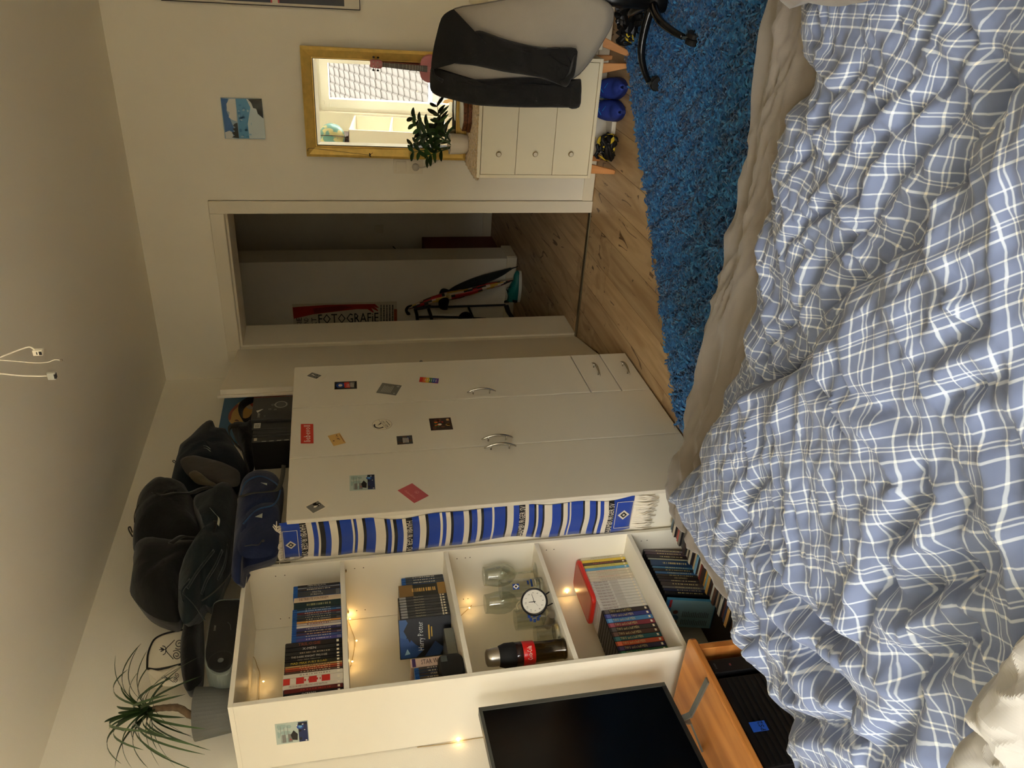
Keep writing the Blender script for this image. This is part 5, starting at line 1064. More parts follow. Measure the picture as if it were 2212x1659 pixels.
for b_ in ((gx0, gs0, gx1, gs0+e), (gx0, gs1-e, gx1, gs1), (gx0, gs0, gx0+e, gs1), (gx1-e, gs0, gx1, gs1)): g.add([mp(b_[0], b_[1], .0095), mp(b_[2], b_[1], .0095), mp(b_[2], b_[3], .0095), mp(b_[0], b_[3], .0095)], [(0, 1, 2, 3)])
g.build('dark_inner_line', M('gold_dark', (60, 44, 22), rough=.5), mi)
MIR = M('mirror_silver', (236, 240, 236), rough=0.0, metal=1.0)
bv = .020
g = G(); A = [(gx0, gs0), (gx1, gs0), (gx1, gs1), (gx0, gs1)]; B = [(gx0+bv, gs0+bv), (gx1-bv, gs0+bv), (gx1-bv, gs1-bv), (gx0+bv, gs1-bv)]
g.add([mp(*q, .0052) for q in B], [(0, 3, 2, 1)])
g.build('glass', MIR, mi)
g = G()
for k in range(4): g.add([mp(*A[k], .0038), mp(*A[(k+1) % 4], .0038), mp(*B[(k+1) % 4], .0052), mp(*B[k], .0052)], [(3, 2, 1, 0)])
g.build('bevelled_edge', MIR, mi)
G().add([mp(mxl, 0, 0), mp(mxr, 0, 0), mp(mxr, mh, 0), mp(mxl, mh, 0)], [(0, 1, 2, 3)]).build('backing', M('backing_brown', (90, 66, 44), rough=.9), mi)
cr_ = thing('cord_necklace', 'thin dark cord necklace looped over the mirror frame corner', 'necklace', (mxl, -.06, 1.3))
def mq(a, b, h=.03): 
    n = mn; d = FW + RT*(1659-(80+b/5.53)-829.5)/FOC - UP*((640+a/5.53)-1106)/FOC; o = mt+mn*h; t = ((o-CAM)@n)/(d@n); return CAM+t*d
G().tube(curve_pts([mq(160, 1325), mq(135, 1345), mq(140, 1365), mq(150, 1330, .031), mq(300, 1340), mq(500, 1365), mq(700, 1390), mq(880, 1410)], 4), .0009, 5).build('cord', cmat((40, 32, 24)), cr_)
G().tube(curve_pts([mq(140, 1365, .012), mq(160, 1400, .006), mq(300, 1412, .004), mq(500, 1425, .004), mq(700, 1442, .006), mq(870, 1442, .012), mq(895, 1425, .02), mq(880, 1400)], 4), .0009, 5).build('cord', cmat((40, 32, 24)), cr_)
G().tube([mq(872, 1390), mq(885, 1405), mq(878, 1420, .028), mq(890, 1430, .025)], .0035, 6).build('knot', cmat((50, 38, 26)), cr_); G().tube([mq(880, 1405), mq(915, 1382)], .0012, 5).build('cord_end', cmat((70, 52, 34)), cr_)
# dresser
DW = M('dresser_white', (240, 230, 200), rough=.4, spec=.4)
dx_0, dx_1, dfy, dz_0, dz_1 = 1.256, 1.829, -.330, .137, .730
ds = thing('dresser', 'small white three-drawer dresser on beech legs under the mirror', 'dresser', ((dx_0+dx_1)/2, -.17, 0))
t_ = .016
g = G(); g.box(dx_0, dfy, dz_1-t_, dx_1, -.005, dz_1); g.box(dx_0, dfy, dz_0, dx_1, -.005, dz_0+t_); g.box(dx_0, dfy, dz_0+t_, dx_0+t_, -.005, dz_1-t_); g.box(dx_1-t_, dfy, dz_0+t_, dx_1, -.005, dz_1-t_); g.box(dx_0+t_, -.012, dz_0+t_, dx_1-t_, -.007, dz_1-t_)
g.build('body', DW, ds, bevel=.0015)
zl_ = [dz_1-t_-.002, .535, .344, dz_0+t_+.002]
KN = M('knob_brass', (176, 156, 116), rough=.3, metal=.9)
for k in range(3):
    dr = G().box(dx_0+t_+.002, dfy+.0005, zl_[k+1]+.0015, dx_1-t_-.002, dfy+.018, zl_[k]-.0015).build('drawer', DW, ds, bevel=.001)
    kp = at((1077, 1156, 1233)[k], 333, 1, dfy-.012)
    for xx in (kp[0], dx_0+dx_1-kp[0]):
        kb = G().lathe([(0, -.0195), (.0105, -.0195), (.0135, -.015), (.0135, -.012), (.006, -.008), (.006, 0)], (xx, dfy, kp[2]), 24, axis=1).build('knob', KN, dr, smooth=False)
        G().lathe([(0, -.0200), (.0098, -.0200)], (xx, dfy, kp[2]), 20, axis=1, caps=False).build('knob_inlay', M('knob_inlay', (226, 216, 194), rough=.3), dr)
BEECH = wood_mat('beech_leg', (224, 162, 104), (206, 142, 84), 2, 1.2, rough=.45, knots=False, rnd=False)
def leg(cx, cy, fx, fy, z1, par, w0=.048, w1=.020, d_=.024, name='leg'):
    """tapering splayed leg: top centre, foot centre"""
    g = G(); vs = []
    for (x, y, w, z) in ((fx, fy, w1, .0008), (cx, cy, w0, z1)): vs += [(x-w/2, y-d_/2, z), (x+w/2, y-d_/2, z), (x+w/2, y+d_/2, z), (x-w/2, y+d_/2, z)]
    g.add(vs, [(3, 2, 1, 0), (4, 5, 6, 7), (0, 1, 5, 4), (1, 2, 6, 5), (2, 3, 7, 6), (3, 0, 4, 7)]); return g.build(name, BEECH, par, bevel=.004)
leg(1.300, -.300, 1.283, -.302, dz_0, ds); leg(1.784, -.300, 1.801, -.302, dz_0, ds)
leg(1.300, -.045, 1.283, -.045, dz_0, ds); leg(1.784, -.045, 1.801, -.045, dz_0, ds)
# neighbouring dresser or desk to the right
dk = thing('white_desk', 'white desk with beech legs mostly hidden behind the grey chair', 'desk', (2.4, -.2, 0))
G().box(2.018, -.52, .722, 3.10, -.004, .744).build('desk_top', DW, dk, bevel=.002)
G().box(2.03, -.50, .64, 3.09, -.02, .7215).build('apron', DW, dk, bevel=.001)
sd = thing('low_cabinet', 'low grey cabinet on beech legs beside the dresser behind the chair', 'cabinet', (2.1, -.2, 0))
G().box(1.868, -.335, .152, 2.38, -.03, .50).build('cabinet_body', M('cabinet_grey', (214, 204, 180), rough=.5), sd, bevel=.003)  # one even pale tone, duller than the dresser white
leg(1.905, -.30, 1.851, -.318, .152, sd, w0=.046, w1=.026); leg(2.33, -.30, 2.37, -.318, .152, sd, w0=.046, w1=.026)
leg(2.92, -.46, 2.95, -.48, .64, dk, w0=.05, w1=.025, d_=.026); leg(2.44, -.05, 2.43, -.05, .64, dk, w0=.05, w1=.025, d_=.026); leg(2.44, -.46, 2.43, -.48, .64, dk, w0=.05, w1=.025, d_=.026); leg(2.92, -.05, 2.95, -.05, .64, dk, w0=.05, w1=.025, d_=.026)
# fleece cloth on the dresser
g = G(); nu, nv = 60, 34; rr = np.random.RandomState(3); rows = []
for i in range(nu+1):
    r_ = []
    for j in range(nv+1):
        x = dx_0-.012+.006*math.sin(j*1.7)+(dx_1-dx_0+.02)*i/nu; y = -.012-(.315)*j/nv; d = 0
        z = dz_1+.010+.0035*math.sin(i*1.9+j*.7)+.002*rr.rand()-.0025*max(0, j-nv+3)
        if i < 3: z -= .004*(3-i)
        r_.append((x, y+.002*rr.randn()*(j > 1), z))
    rows.append(r_)
cl = g.grid(rows).build('fleece_cloth', M('fleece_beige', (206, 180, 136), rough=1, bump=1.0, bscale=160, var=.18, vscale=70, sheen=.5), solid=.008); tag(cl, 'fluffy beige fleece cloth covering the dresser top', 'cloth')
ct_z = dz_1+.0165
# white pot with glossy plant
pp = (1.372, -.125); pt_ = thing('potted_zamia', 'white ribbed pot with glossy dark green plant on the dresser', 'potted plant', (pp[0], pp[1], ct_z))
g = G(); n = 48; rows = []
for zz, r in ((0, .0), (0, .040), (.006, .0455), (.03, .049), (.085, .0505), (.092, .0515), (.0915, .0475), (.07, .046), (.07, .0)):
    rows.append([(pp[0]+(r+(.0009*(k % 4 > 1) if .01 < zz < .09 else 0))*math.cos(6.2832*k/n), pp[1]+(r+(.0009*(k % 4 > 1) if .01 < zz < .09 else 0))*math.sin(6.2832*k/n), ct_z+zz+(.0035*(k % 4 > 1) if zz > .091 else 0)) for k in range(n+1)])
g.grid(rows).build('pot', M('pot_ceramic', (232, 224, 208), rough=.3), pt_, smooth=True)
G().lathe([(0, .0705), (.0455, .0705)], (pp[0], pp[1], ct_z), 20, caps=False).build('soil', M('soil', (50, 38, 28)), pt_)
ZL = [M('zamia_leaf_%d' % i, c, rough=.28, spec=.6) for i, c in enumerate(((34, 66, 26), (44, 78, 32), (28, 56, 24)))]
ZS = M('zamia_stem', (60, 88, 44), rough=.4); rr = random.Random(12)
stems = [((888, 262), -.14), ((950, 240), -.19), ((905, 290), -.10), ((886, 330), -.13), ((920, 342), -.17), ((945, 275), -.12)]
k_ = 0
for (a, b), yy in stems:
    e_ = at(a, b, 1, yy); s0 = np.array([pp[0]+rr.uniform(-.015, .015), pp[1]+rr.uniform(-.015, .015), ct_z+.07]); mid = (s0+e_)/2+np.array([0, 0, .02])
    P = curve_pts([s0, mid, e_], 8); st_ = G().tube(P, [.0036*(1-.7*i/len(P)) for i in range(len(P))], 6).build('stem', ZS, pt_, smooth=True)
    m_ = len(P); axis_ = (e_-s0)/np.linalg.norm(e_-s0)
    for i in range(5, m_, 3):
        for sgn in (-1, 1) if i < m_-1 else (0,):
            side = np.cross(axis_, [.3, -1, .2]); side /= np.linalg.norm(side); d = axis_*.65+side*sgn*.75+np.array([0, -.15, .0]); 
            if sgn == 0: d = axis_
            d /= np.linalg.norm(d); L_ = rr.uniform(.052, .074); w = rr.uniform(.0085, .0115); nn = np.cross(d, side); s2 = np.cross(nn, d); s2 /= np.linalg.norm(s2)+1e-9
            if sgn == 0: s2 = side
            rows = []
            for q in range(7):
                t = q/6; ww = w*math.sin(math.pi*min(1, (t*.93+.04)))**.75; c_ = P[i]+d*L_*t-np.array([0, 0, .012*t*t]); rows.append([c_-s2*ww+np.array([0, -.002, .003]), c_, c_+s2*ww+np.array([0, -.002, .003])])
            G().grid(rows).build('leaflet', ZL[k_ % 3], st_, smooth=True); k_ += 1
# octagonal carved tray
oc = thing('octagonal_box', 'low octagonal carved brown box with pale top on the dresser', 'box', (1.545, -.16, ct_z))
CRV = M('carved_walnut', (112, 64, 32), rough=.5, var=.45, vscale=90, bump=.9, bscale=140)
def octa(r, z, cx=1.535, cy=-.165): return [(cx+r*math.cos(math.radians(22.5+45*k)), cy+r*.8*math.sin(math.radians(22.5+45*k)), z) for k in range(8)]
G().prism(octa(.098, ct_z+.0005), (0, 0, .018)).build('lower_tier', CRV, oc, bevel=.002); G().prism(octa(.092, ct_z+.021), (0, 0, .020)).build('upper_tier', CRV, oc, bevel=.002); G().prism(octa(.090, ct_z+.0186), (0, 0, .0024)).build('groove', cmat((50, 28, 16)), oc)
G().prism(octa(.084, ct_z+.0411), (0, 0, .002)).build('pale_top', cmat((226, 218, 200)), oc)
# ukulele leaning before the mirror
uk = thing('ukulele', 'pink ukulele with dark fretboard leaning against the mirror', 'ukulele', (1.72, -.14, ct_z))
UPK = M('ukulele_pink', (190, 112, 118), rough=.4); UBK = cmat((34, 30, 28))
def up_(a, b, h): q = at(640+a/5.53, 80+b/5.53, 1, -.135-h+(0)); return q
u0, u1 = np.array(at(640+890/5.53, 80+315/5.53, 1, -.098)), np.array(at(640+1600/5.53, 80+385/5.53, 1, -.150)); ud = (u1-u0); UL = np.linalg.norm(ud); ud /= UL; us = np.array([1, 0, 0])-ud*ud[0]; us /= np.linalg.norm(us); un = np.cross(ud, us); un = un if un[1] < 0 else -un
def uq(s, t, h): return u0+ud*s+us*t+un*h
def uprism(pts, h0, h1, nm, m_, par=uk, bevel=.001): return G().prism([uq(s, t, h0) for s, t in pts], un*(h1-h0)).build(nm, m_, par, bevel=bevel)
uprism([(-.004, -.014), (-.002, 0), (-.004, .014), (.004, .018), (.045, .019), (.055, .0125), (.055, -.0125), (.045, -.019), (.004, -.018)], -.006, .006, 'headstock', UPK)
uprism([(.055, -.0105), (.055, .0105), (.24, .0135), (.24, -.0135)], -.010, .002, 'neck', UPK); uprism([(.056, -.0105), (.056, .0105), (.27, .014), (.27, -.014)], .0022, .005, 'fretboard', M('rosewood', (44, 30, 22), rough=.4), bevel=0)
for k in range(12): s = .065+.19*(1-.944**(k*1.6))/(1-.944**19.2); uprism([(s, -.0108), (s, .0125), (s+.0009, .0125), (s+.0009, -.0108)], .005, .0057, 'fret', STEEL, bevel=0)
for t in (-.007, -.0023, .0023, .007): G().tube([uq(.02, t*1.2, .0065), uq(.056, t*.9, .0072), uq(.30, t*1.3, .0085)], .00035, 4).build('string', cmat((210, 206, 196)), uk)
for s in (.013, .034):
    for t in (-1, 1):
        pg = G().tube([uq(s, t*.0095, .006), uq(s, t*.0095, .011)], .0028, 8).build('peg_post', STEEL, uk); G().tube([uq(s, t*.017, -.002), uq(s, t*.026, -.002)], .0018, 6).build('peg_shaft', STEEL, pg); G().cushion([uq(s+.006*math.cos(q), t*.029+.0045*math.sin(q), -.002) for q in [6.28*k/8 for k in range(8)]], .006, axis=1, rings=3).build('peg_button', UBK, pg, smooth=True)
body = [(.245, .022), (.255, .048), (.285, .062), (.32, .060), (.345, .050), (.375, .056), (.42, .078), (.455, .076), (.485, .055), (.497, 0), (.485, -.055), (.455, -.076), (.42, -.078), (.375, -.056), (.345, -.050), (.32, -.060), (.285, -.062), (.255, -.048), (.245, -.022)]
sc_f = (u0[2]-(ct_z+.003))/-ud[2]/.5 if ud[2] < 0 else 1
body = [(.235+(s-.245)*min(1.0, ((u0[2]-ct_z-.004)/-ud[2]-.235)/.252), t) for s, t in body]
uprism([tuple(p) for p in smooth_loop([(s, t, 0) for s, t in body], 2)[:, :2]], -.045, .001, 'body', UPK, bevel=.003)
uprism([(body[6][0]-.01+.016*math.cos(q)-.05, .016*math.sin(q)) for q in [6.28*k/16 for k in range(16)]], .0012, .0016, 'sound_hole', UBK, bevel=0)
# small black earbud case or remote seen above the box in front of the mirror is left to the reflection
# ---------------------------------------------------------------- things under the dresser
# pair of blue shoes
SB, SCY, SDK = M('shoe_blue', (40, 62, 150), rough=.75, bump=.3, bscale=500), M('lace_cyan', (30, 140, 214), rough=.7), M('shoe_sole_navy', (30, 44, 110), rough=.6)
def shoe(label, hx_, hy_, ang, main, lace, sole, L_=.265, name='running_shoe', z=0.001, grp=None, roll=0):
    """shoe with its heel at (hx_, hy_), pointing along ang"""
    t = thing(name, label, 'shoe', (hx_, hy_, z), grp, rot=(roll, 0, ang)); n = 20
    def outl(u): w = .034+.013*math.sin(math.pi*min(1, u*1.1))-.004*math.cos(6.28*u); return w*(1-(max(0, u-.8)/.2)**2.2*.75)*(1-(max(0, .12-u)/.12)**2*.45)
    rows = []
    for i in range(n+1):
        u = i/n; x = L_*u; w = outl(u); hgt = .098-.012*math.sin(math.pi*min(1, u*3.2)) if u < .34 else .098-.055*min(1, (u-.34)/.36)-.020*max(0, (u-.80)/.2)**1.6
        r_ = []
        for k in range(15):
            a = math.pi*k/14; cx_ = -math.cos(a)*w*(1-.30*(math.sin(a)**3)*(1 if u < .5 else .4)); zz = .020+hgt*(math.sin(a)**.62)*.93
            if u < .36 and k in (6, 7, 8): zz -= .028
            r_.append((x, cx_, zz))
        rows.append(r_)
    G().grid(rows).build('upper', main, t, smooth=True, local=True, solid=.002)
    P = [(L_*i/n, -outl(i/n)*1.05) for i in range(n+1)]+[(L_*i/n, outl(i/n)*1.05) for i in range(n, -1, -1)]
    G().prism([(a, b, .0) for a, b in P], (0, 0, .026)).build('sole', sole, t, local=True, bevel=.004)
    for k in range(4):
        u = .40+.075*k; x = L_*u; zt_ = .118-.055*(u-.34)/.36-.004*k+.002
        G().ribbon([(x-.012*(-1)**k, -.022, zt_-.010), (x, 0, zt_+.002), (x+.012*(-1)**k, .022, zt_-.010)], np.array([.0035, 0, 0]), .003).build('lace', lace, t, local=True)
    G().ribbon(curve_pts([(L_*.02, -.018, .09), (L_*.0, -.006, .122), (L_*.0, .006, .122), (L_*.02, .018, .09)], 4), np.array([.006, 0, 0]), .002).build('heel_tab', lace, t, local=True)
    for s in (-1, 1): G().ribbon([(L_*.07, s*.046, .03), (L_*.075, s*.044, .05), (L_*.09, s*.0395, .066)], np.array([.010, 0, 0]), .0015).build('side_patch', lace, t, local=True)
    return t
shoe('blue running shoe with cyan laces beside the right dresser leg', 1.652, -.085, math.radians(-78), SB, SCY, SDK, grp='blue shoes under the dresser')
shoe('blue running shoe with cyan laces further left under the dresser', 1.555, -.092, math.radians(-82), SB, SCY, SDK, grp='blue shoes under the dresser')
# white and yellow sneaker, black strap bundles, flat white scale
sw_ = shoe('white shoe with yellow toe stripe behind the blue shoes under the dresser', 1.535, -.10, math.radians(190), M('shoe_white', (216, 208, 190), rough=.6), M('shoe_yellow', (226, 190, 50), rough=.6), M('sole_white', (220, 214, 196), rough=.6), L_=.20)
wb_ = thing('flat_white_scale', 'flat white bathroom scale under the dresser', 'scale', (1.45, -.17, 0)); G().box(1.325, -.245, .001, 1.60, -.055, .026).build('scale_body', M('scale_white', (214, 206, 186), rough=.35), wb_, bevel=.006)
SBK, SYL = M('strap_black_gloss', (26, 25, 22), rough=.5), M('strap_yellow', (214, 186, 52), rough=.6)
def straps(label, cx_, cy_, z0, rad, n, seed, par_name='training_straps'):
    t = thing(par_name, label, 'straps', (cx_, cy_, z0)); rr = random.Random(seed)
    for k in range(n):
        a0 = rr.uniform(0, 6.28); r1 = rad*rr.uniform(.45, 1); r2 = rad*rr.uniform(.3, .8); tl_ = rr.uniform(0, 3.14); P = []
        hz = rr.uniform(.012, .05)
        for i in range(13):
            a = a0+5.6*i/12; x, y = r1*math.cos(a), r2*math.sin(a); P.append((cx_+x*math.cos(tl_)-y*math.sin(tl_), cy_+(x*math.sin(tl_)+y*math.cos(tl_))*.7, z0+.010+hz*(1+math.sin(a*2+k))*.8+.006*(k % 4)))
        G().ribbon(P, np.array([rr.uniform(.000, .006), rr.uniform(0, .004), .009]), .003).build('strap', SBK if k % 5 else SYL, t, smooth=True)
        q = P[6]; G().box(q[0]-.011, q[1]-.008, q[2]-.008, q[0]+.011, q[1]+.008, q[2]+.008).build('buckle', SBK, t, bevel=.002) if k % 4 == 0 else None
    return t
straps('tangle of black straps with yellow details under the dresser\'s left half', 1.40, -.27, .001, .075, 14, 4)
bgk = thing('black_plastic_bag', 'crumpled black plastic bag on the floor beside the cabinet', 'bag', (2.02, -.42, 0))
g = G(); rr = np.random.RandomState(5); rows = []; n1, n2 = 14, 22; off = rr.rand(n1+1, n2)*.35+.72
for i in range(n1+1):
    th = math.pi*.5*i/n1; r_ = []
    for j in range(n2+1):
        a = 6.2832*j/n2; q = off[i, j % n2]; r_.append((2.035+.10*q*math.cos(a)*math.cos(th), -.40+.075*q*math.sin(a)*math.cos(th), .002+.13*q*math.sin(th)*(1 if i else 0)))
    rows.append(r_)
g.grid(rows).build('bag_film', M('bin_bag_black', (18, 18, 18), rough=.28), bgk)
straps('black straps with a yellow tab in front of the plastic bag', 1.95, -.375, .001, .055, 9, 6)
# ---------------------------------------------------------------- office chair with jeans over its back
ch = thing('office_chair', 'grey upholstered swivel chair on a black five-star base', 'chair', (2.112, -.764, 0))
CG = M('chair_fabric_grey', (166, 158, 144), rough=.95, bump=.35, bscale=420, var=.06, vscale=5, sheen=.2); CBL = M('chair_black', (22, 22, 22), rough=.35); CPL = M('chair_plastic', (26, 26, 26), rough=.55)
yb_ = -.84
out = pix([(948, 72), (957, 45), (985, 20), (1041, 10), (1120, -4), (1200, -14), (1262, -14), (1305, 2), (1325, 22), (1322, 55), (1300, 95), (1278, 130), (1252, 160), (1225, 176), (1180, 190), (1100, 194), (1020, 190), (962, 176), (940, 150), (937, 125), (944, 100)], 1, yb_)
O = smooth_loop(out, 3); c0 = O.mean(0); nR = 10; g = G(); vs = []; fs = []; n = len(O)
for side, dep in ((0, 0), (1, .034)):
    b0 = len(vs)
    for k in range(nR+1):
        r = 1-k/nR
        for p in O:
            q = c0+(p-c0)*r; rim = (1-r**6); vs.append((q[0], q[1]-.035*(1-r*r)*1.0+(dep*(.35+.65*rim)) + (0 if side else .008*(r**10)), q[2]))
    for k in range(nR):
        for j in range(n):
            a = (b0+k*n+j, b0+k*n+(j+1) % n, b0+(k+1)*n+(j+1) % n, b0+(k+1)*n+j); fs.append(a if side else a[::-1])
for j in range(n): fs.append((j, (j+1) % n, (nR+1)*n+(j+1) % n, (nR+1)*n+j))
g.add(vs, fs).build('backrest', CG, ch, smooth=True)
G().tube([tuple(p+np.array([0, .012, 0])) for p in np.vstack([O, O[:1]])], .0045, 6, caps=False).build('piping', fab('piping_grey', (120, 114, 104)), ch, smooth=True)
G().cushion([(2.108+.235*math.cos(q), -.60+.22*math.sin(q), .43) for q in [6.283*k/14 for k in range(14)]], .09, axis=2).build('seat', CG, ch, smooth=True)
G().ribbon(curve_pts([(2.06, -.80, .48), (2.08, -.79, .40), (2.09, -.70, .375), (2.10, -.62, .375)], 5), np.array([.03, 0, 0]), .012).build('back_bracket', CBL, ch, smooth=True)
G().cushion(pix([(1210, 178), (1240, 168), (1255, 158), (1248, 150), (1210, 160)], 1, yb_+.03), .02, axis=1).build('rear_shell_edge', CBL, ch, smooth=True)
bc = np.array([2.112, -.764]); G().tube([(bc[0], bc[1], .10), (bc[0], bc[1], .385)], [.030, .022], 16).build('gas_column', CBL, ch, smooth=True); G().lathe([(0, .05), (.038, .05), (.042, .09), (.036, .125), (0, .125)], (bc[0], bc[1], 0), 20, caps=False).build('hub', CBL, ch, smooth=True)
G().box(bc[0]-.12, bc[1]-.03, .355, bc[0]+.10, bc[1]+.03, .383).build('tilt_mechanism', CPL, ch, bevel=.006)
a0 = math.pi
for k in range(5):
    a = a0+6.2832*k/5+(.0 if k else 0); d = np.array([math.cos(a), math.sin(a)]); P = []
    for s, z in ((.02, .105), (.10, .120), (.19, .122), (.262, .098), (.308, .070)): P.append((bc[0]+d[0]*s, bc[1]+d[1]*s, z))
    br_ = G().tube(curve_pts(P, 4), [.020-.0005*i for i in range(17)], 10).build('base_arm', M('chair_gloss_black', (20, 20, 20), rough=.18), ch, smooth=True)
    e_ = np.array([bc[0]+d[0]*.3156, bc[1]+d[1]*.3156]); px2 = np.array([-d[1], d[0]])
    G().tube([(e_[0], e_[1], .03), (e_[0], e_[1], .078)], .006, 8).build('caster_stem', STEEL, br_)
    for s in (-1, 1):
        c_ = e_+px2*s*.013; g = G(); g.tube([(c_[0]-px2[0]*.009, c_[1]-px2[1]*.009, .0297), (c_[0]+px2[0]*.009, c_[1]+px2[1]*.009, .0297)], .029, 20); g.build('caster_wheel', CPL, br_, bevel=.002)
    g = G(); g.tube([(e_[0]-px2[0]*.003, e_[1]-px2[1]*.003, .03), (e_[0]+px2[0]*.003, e_[1]+px2[1]*.003, .03)], .0335, 16); g.build('caster_hood', CBL, br_)
# trousers
tr_ = thing('trousers', 'dark grey trousers folded over the chair back with both legs hanging', 'trousers', (1.83, -.9, .42))
JN = M('denim_charcoal', (27, 26, 24), rough=.95, bump=1.0, bscale=30, var=.2, vscale=14, sheen=.2)
def z4_(pts): return [(900+a/4.254, b/4.254) for a, b in pts]
legA = [(228, 165), (300, 100), (345, 88), (290, 135), (250, 190), (262, 250), (310, 282), (420, 292), (500, 300), (575, 280), (680, 312), (800, 355), (1000, 408), (1150, 432), (1300, 440), (1465, 445), (1470, 560), (1445, 690), (1400, 760), (1372, 800), (1290, 770), (1150, 718), (1000, 690), (800, 660), (540, 605), (400, 590), (250, 572), (200, 590), (170, 625), (133, 625), (150, 470), (180, 330)]
legB = [(133, 620), (175, 640), (240, 705), (400, 722), (600, 728), (850, 716), (1100, 715), (1290, 768), (1372, 800), (1420, 770), (1470, 735), (1508, 728), (1514, 790), (1508, 880), (1495, 985), (1400, 990), (1200, 988), (1000, 988), (780, 982), (600, 972), (480, 955), (380, 930), (280, 905), (190, 880), (130, 830), (122, 740)]
def cloth_sheet(outl, y, th, name, noise=.007, seed=1, mat=JN, par=None, rings=12):
    g = G(); g.cushion(pix(z4_(outl), 1, y), th, axis=1, noise=noise, seed=seed, rings=rings, power=.42); return g.build(name, mat, par, smooth=True)
lb_ = cloth_sheet(legB, yb_-.030, .050, 'trouser_leg', seed=21, par=tr_); la_ = cloth_sheet(legA, yb_-.062, .050, 'trouser_leg', seed=22, par=tr_)
cloth_sheet([(1395, 770), (1425, 765), (1480, 735), (1508, 728), (1514, 790), (1510, 880), (1495, 985), (1400, 992), (1398, 880)], yb_-.034, .060, 'turned_up_cuff', seed=23, par=lb_, noise=.001, rings=5)
cloth_sheet([(1300, 755), (1372, 802), (1405, 745), (1448, 690), (1470, 560), (1467, 500), (1440, 520), (1418, 590), (1398, 655), (1370, 700), (1340, 740)], yb_-.070, .054, 'turned_up_cuff', seed=24, par=la_, noise=.001, rings=5)
for pts, par, yy in (([(400, 762), (560, 785), (700, 780), (900, 768), (1100, 775), (1400, 800)], lb_, yb_-.0555), ([(720, 745), (900, 735)], lb_, yb_-.055), ([(1150, 520), (1230, 515), (1300, 570), (1395, 612)], la_, yb_-.0885), ([(1200, 440), (1330, 448), (1420, 585)], la_, yb_-.0885), ([(800, 480), (930, 468), (1050, 490)], la_, yb_-.088)):
    G().tube(curve_pts(pix(z4_(pts), 1, yy), 5), .0014, 5).build('seam', cmat((17, 16, 16)), par, smooth=True)
g = G(); P = curve_pts([at(*z4_([(140, 640)])[0], 1, yb_-.06), at(*z4_([(165, 700)])[0], 1, yb_-.075), at(*z4_([(240, 745)])[0], 1, yb_-.07)], 5); g.tube(P, .007, 8).build('fold_roll', JN, tr_, smooth=True)
# ================================================================ hall things seen through the door
yw = 1.69
def hp_(a, b, y=1.688): return at(600+a/3.814, 580+b/3.814, 1, y)
PG = M('poster_paper', (214, 204, 182), rough=.6)
q0, q1 = at(631, 657, 1, 1.689), at(858, 720, 1, 1.689)
hpz1, hpz0, hpx1 = q0[2], q1[2], q0[0]
hpx0 = hpx1-.34
c = Card('event_poster', 'poster with a red arm and black hand-drawn lettering on the hall wall', 'poster', [(hpx0, hpz1), (hpx1, hpz1), (hpx1, hpz0), (hpx0, hpz0)], 1, 1.6895, PG, nsign=-1)
def cq(pts): return [((hp_(*p)[0]-c.o[0])/c.ex[0], (hp_(*p)[2]-c.o[2])/c.ey[2]) for p in pts]
AR, AR2 = cmat((176, 50, 34)), cmat((130, 36, 28))
c.patch(cq([(122, 320), (400, 300), (800, 292), (835, 325), (810, 322), (790, 310), (828, 345), (822, 352), (770, 325), (792, 360), (785, 364), (740, 335), (650, 335), (560, 345), (420, 362), (290, 378), (132, 414)])[::-1], AR)
c.patch(cq([(290, 330), (520, 305), (620, 318), (520, 345), (300, 372)])[::-1], AR2)
def hword(s, p0, p1, hpx, nm='lettering'):
    a, b = hp_(*p0), hp_(*p1); ctr = (a+b)/2; ctr[1] = 1.6875
    return text(s, BLK, c.r, ctr, (0, 0, -1), (1, 0, 0), width=float(np.linalg.norm(b-a)), height=hpx, name=nm)
hword('FOTOGRAFiE', (335, 410), (830, 410), .085);
for s, a, b in (('SIE', 150, 205), ('UND', 212, 260), ('KT', 275, 325)):
    p = hp_((a+b)/2, 440); p[1] = 1.6875; w = abs(hp_(a, 440)[2]-hp_(b, 440)[2])
    text(s, BLK, c.r, p, (1, 0, 0), (0, 0, 1), width=.075, height=w*.8)
rr = random.Random(8); g = G()
for i in range(5):
    u = 300
    while u < 436:
        w_ = rr.uniform(4, 11); a, b = hp_(846+i*24, u), hp_(856+i*24, u+w_); g.box(min(a[0], b[0]), 1.6872, min(a[2], b[2]), max(a[0], b[0]), 1.6876, max(a[2], b[2])); u += w_+rr.uniform(2, 5)
g.build('small_print', BLK, c.r)
c.rect(.35, .0, .8, .03, cmat((176, 90, 50)))
# umbrellas, folding cart, shoe
def zz(a, b, y): return at(860+a/7.9, 560+b/7.9, 1, y)
UD, UBK2 = fab('umbrella_black', (46, 52, 50)), cmat((24, 24, 24))
u1_ = thing('umbrella', 'furled dark grey umbrella leaning against the hall wall', 'umbrella', (-.06, 1.5, 0))
P = [zz(850, 590, 1.60), zz(1000, 520, 1.60), zz(1250, 420, 1.60), zz(1500, 330, 1.60), zz(1750, 240, 1.60), zz(1930, 160, 1.60)]
G().tube(curve_pts(P, 4), [.010+.030*math.sin(math.pi*min(1, (i/20)*.9+.12))**1.0 for i in range(21)], 10).build('canopy', UD, u1_, smooth=True)
G().tube([zz(1925, 165, 1.60), zz(2050, 122, 1.60)], [.006, .003], 8).build('tip', UBK2, u1_)
G().cushion([zz(a, b, 1.57) for a, b in ((700, 590), (740, 510), (820, 505), (895, 555), (850, 620), (760, 640))], .06, axis=1, noise=.003).build('gathered_fabric', UD, u1_, smooth=True)
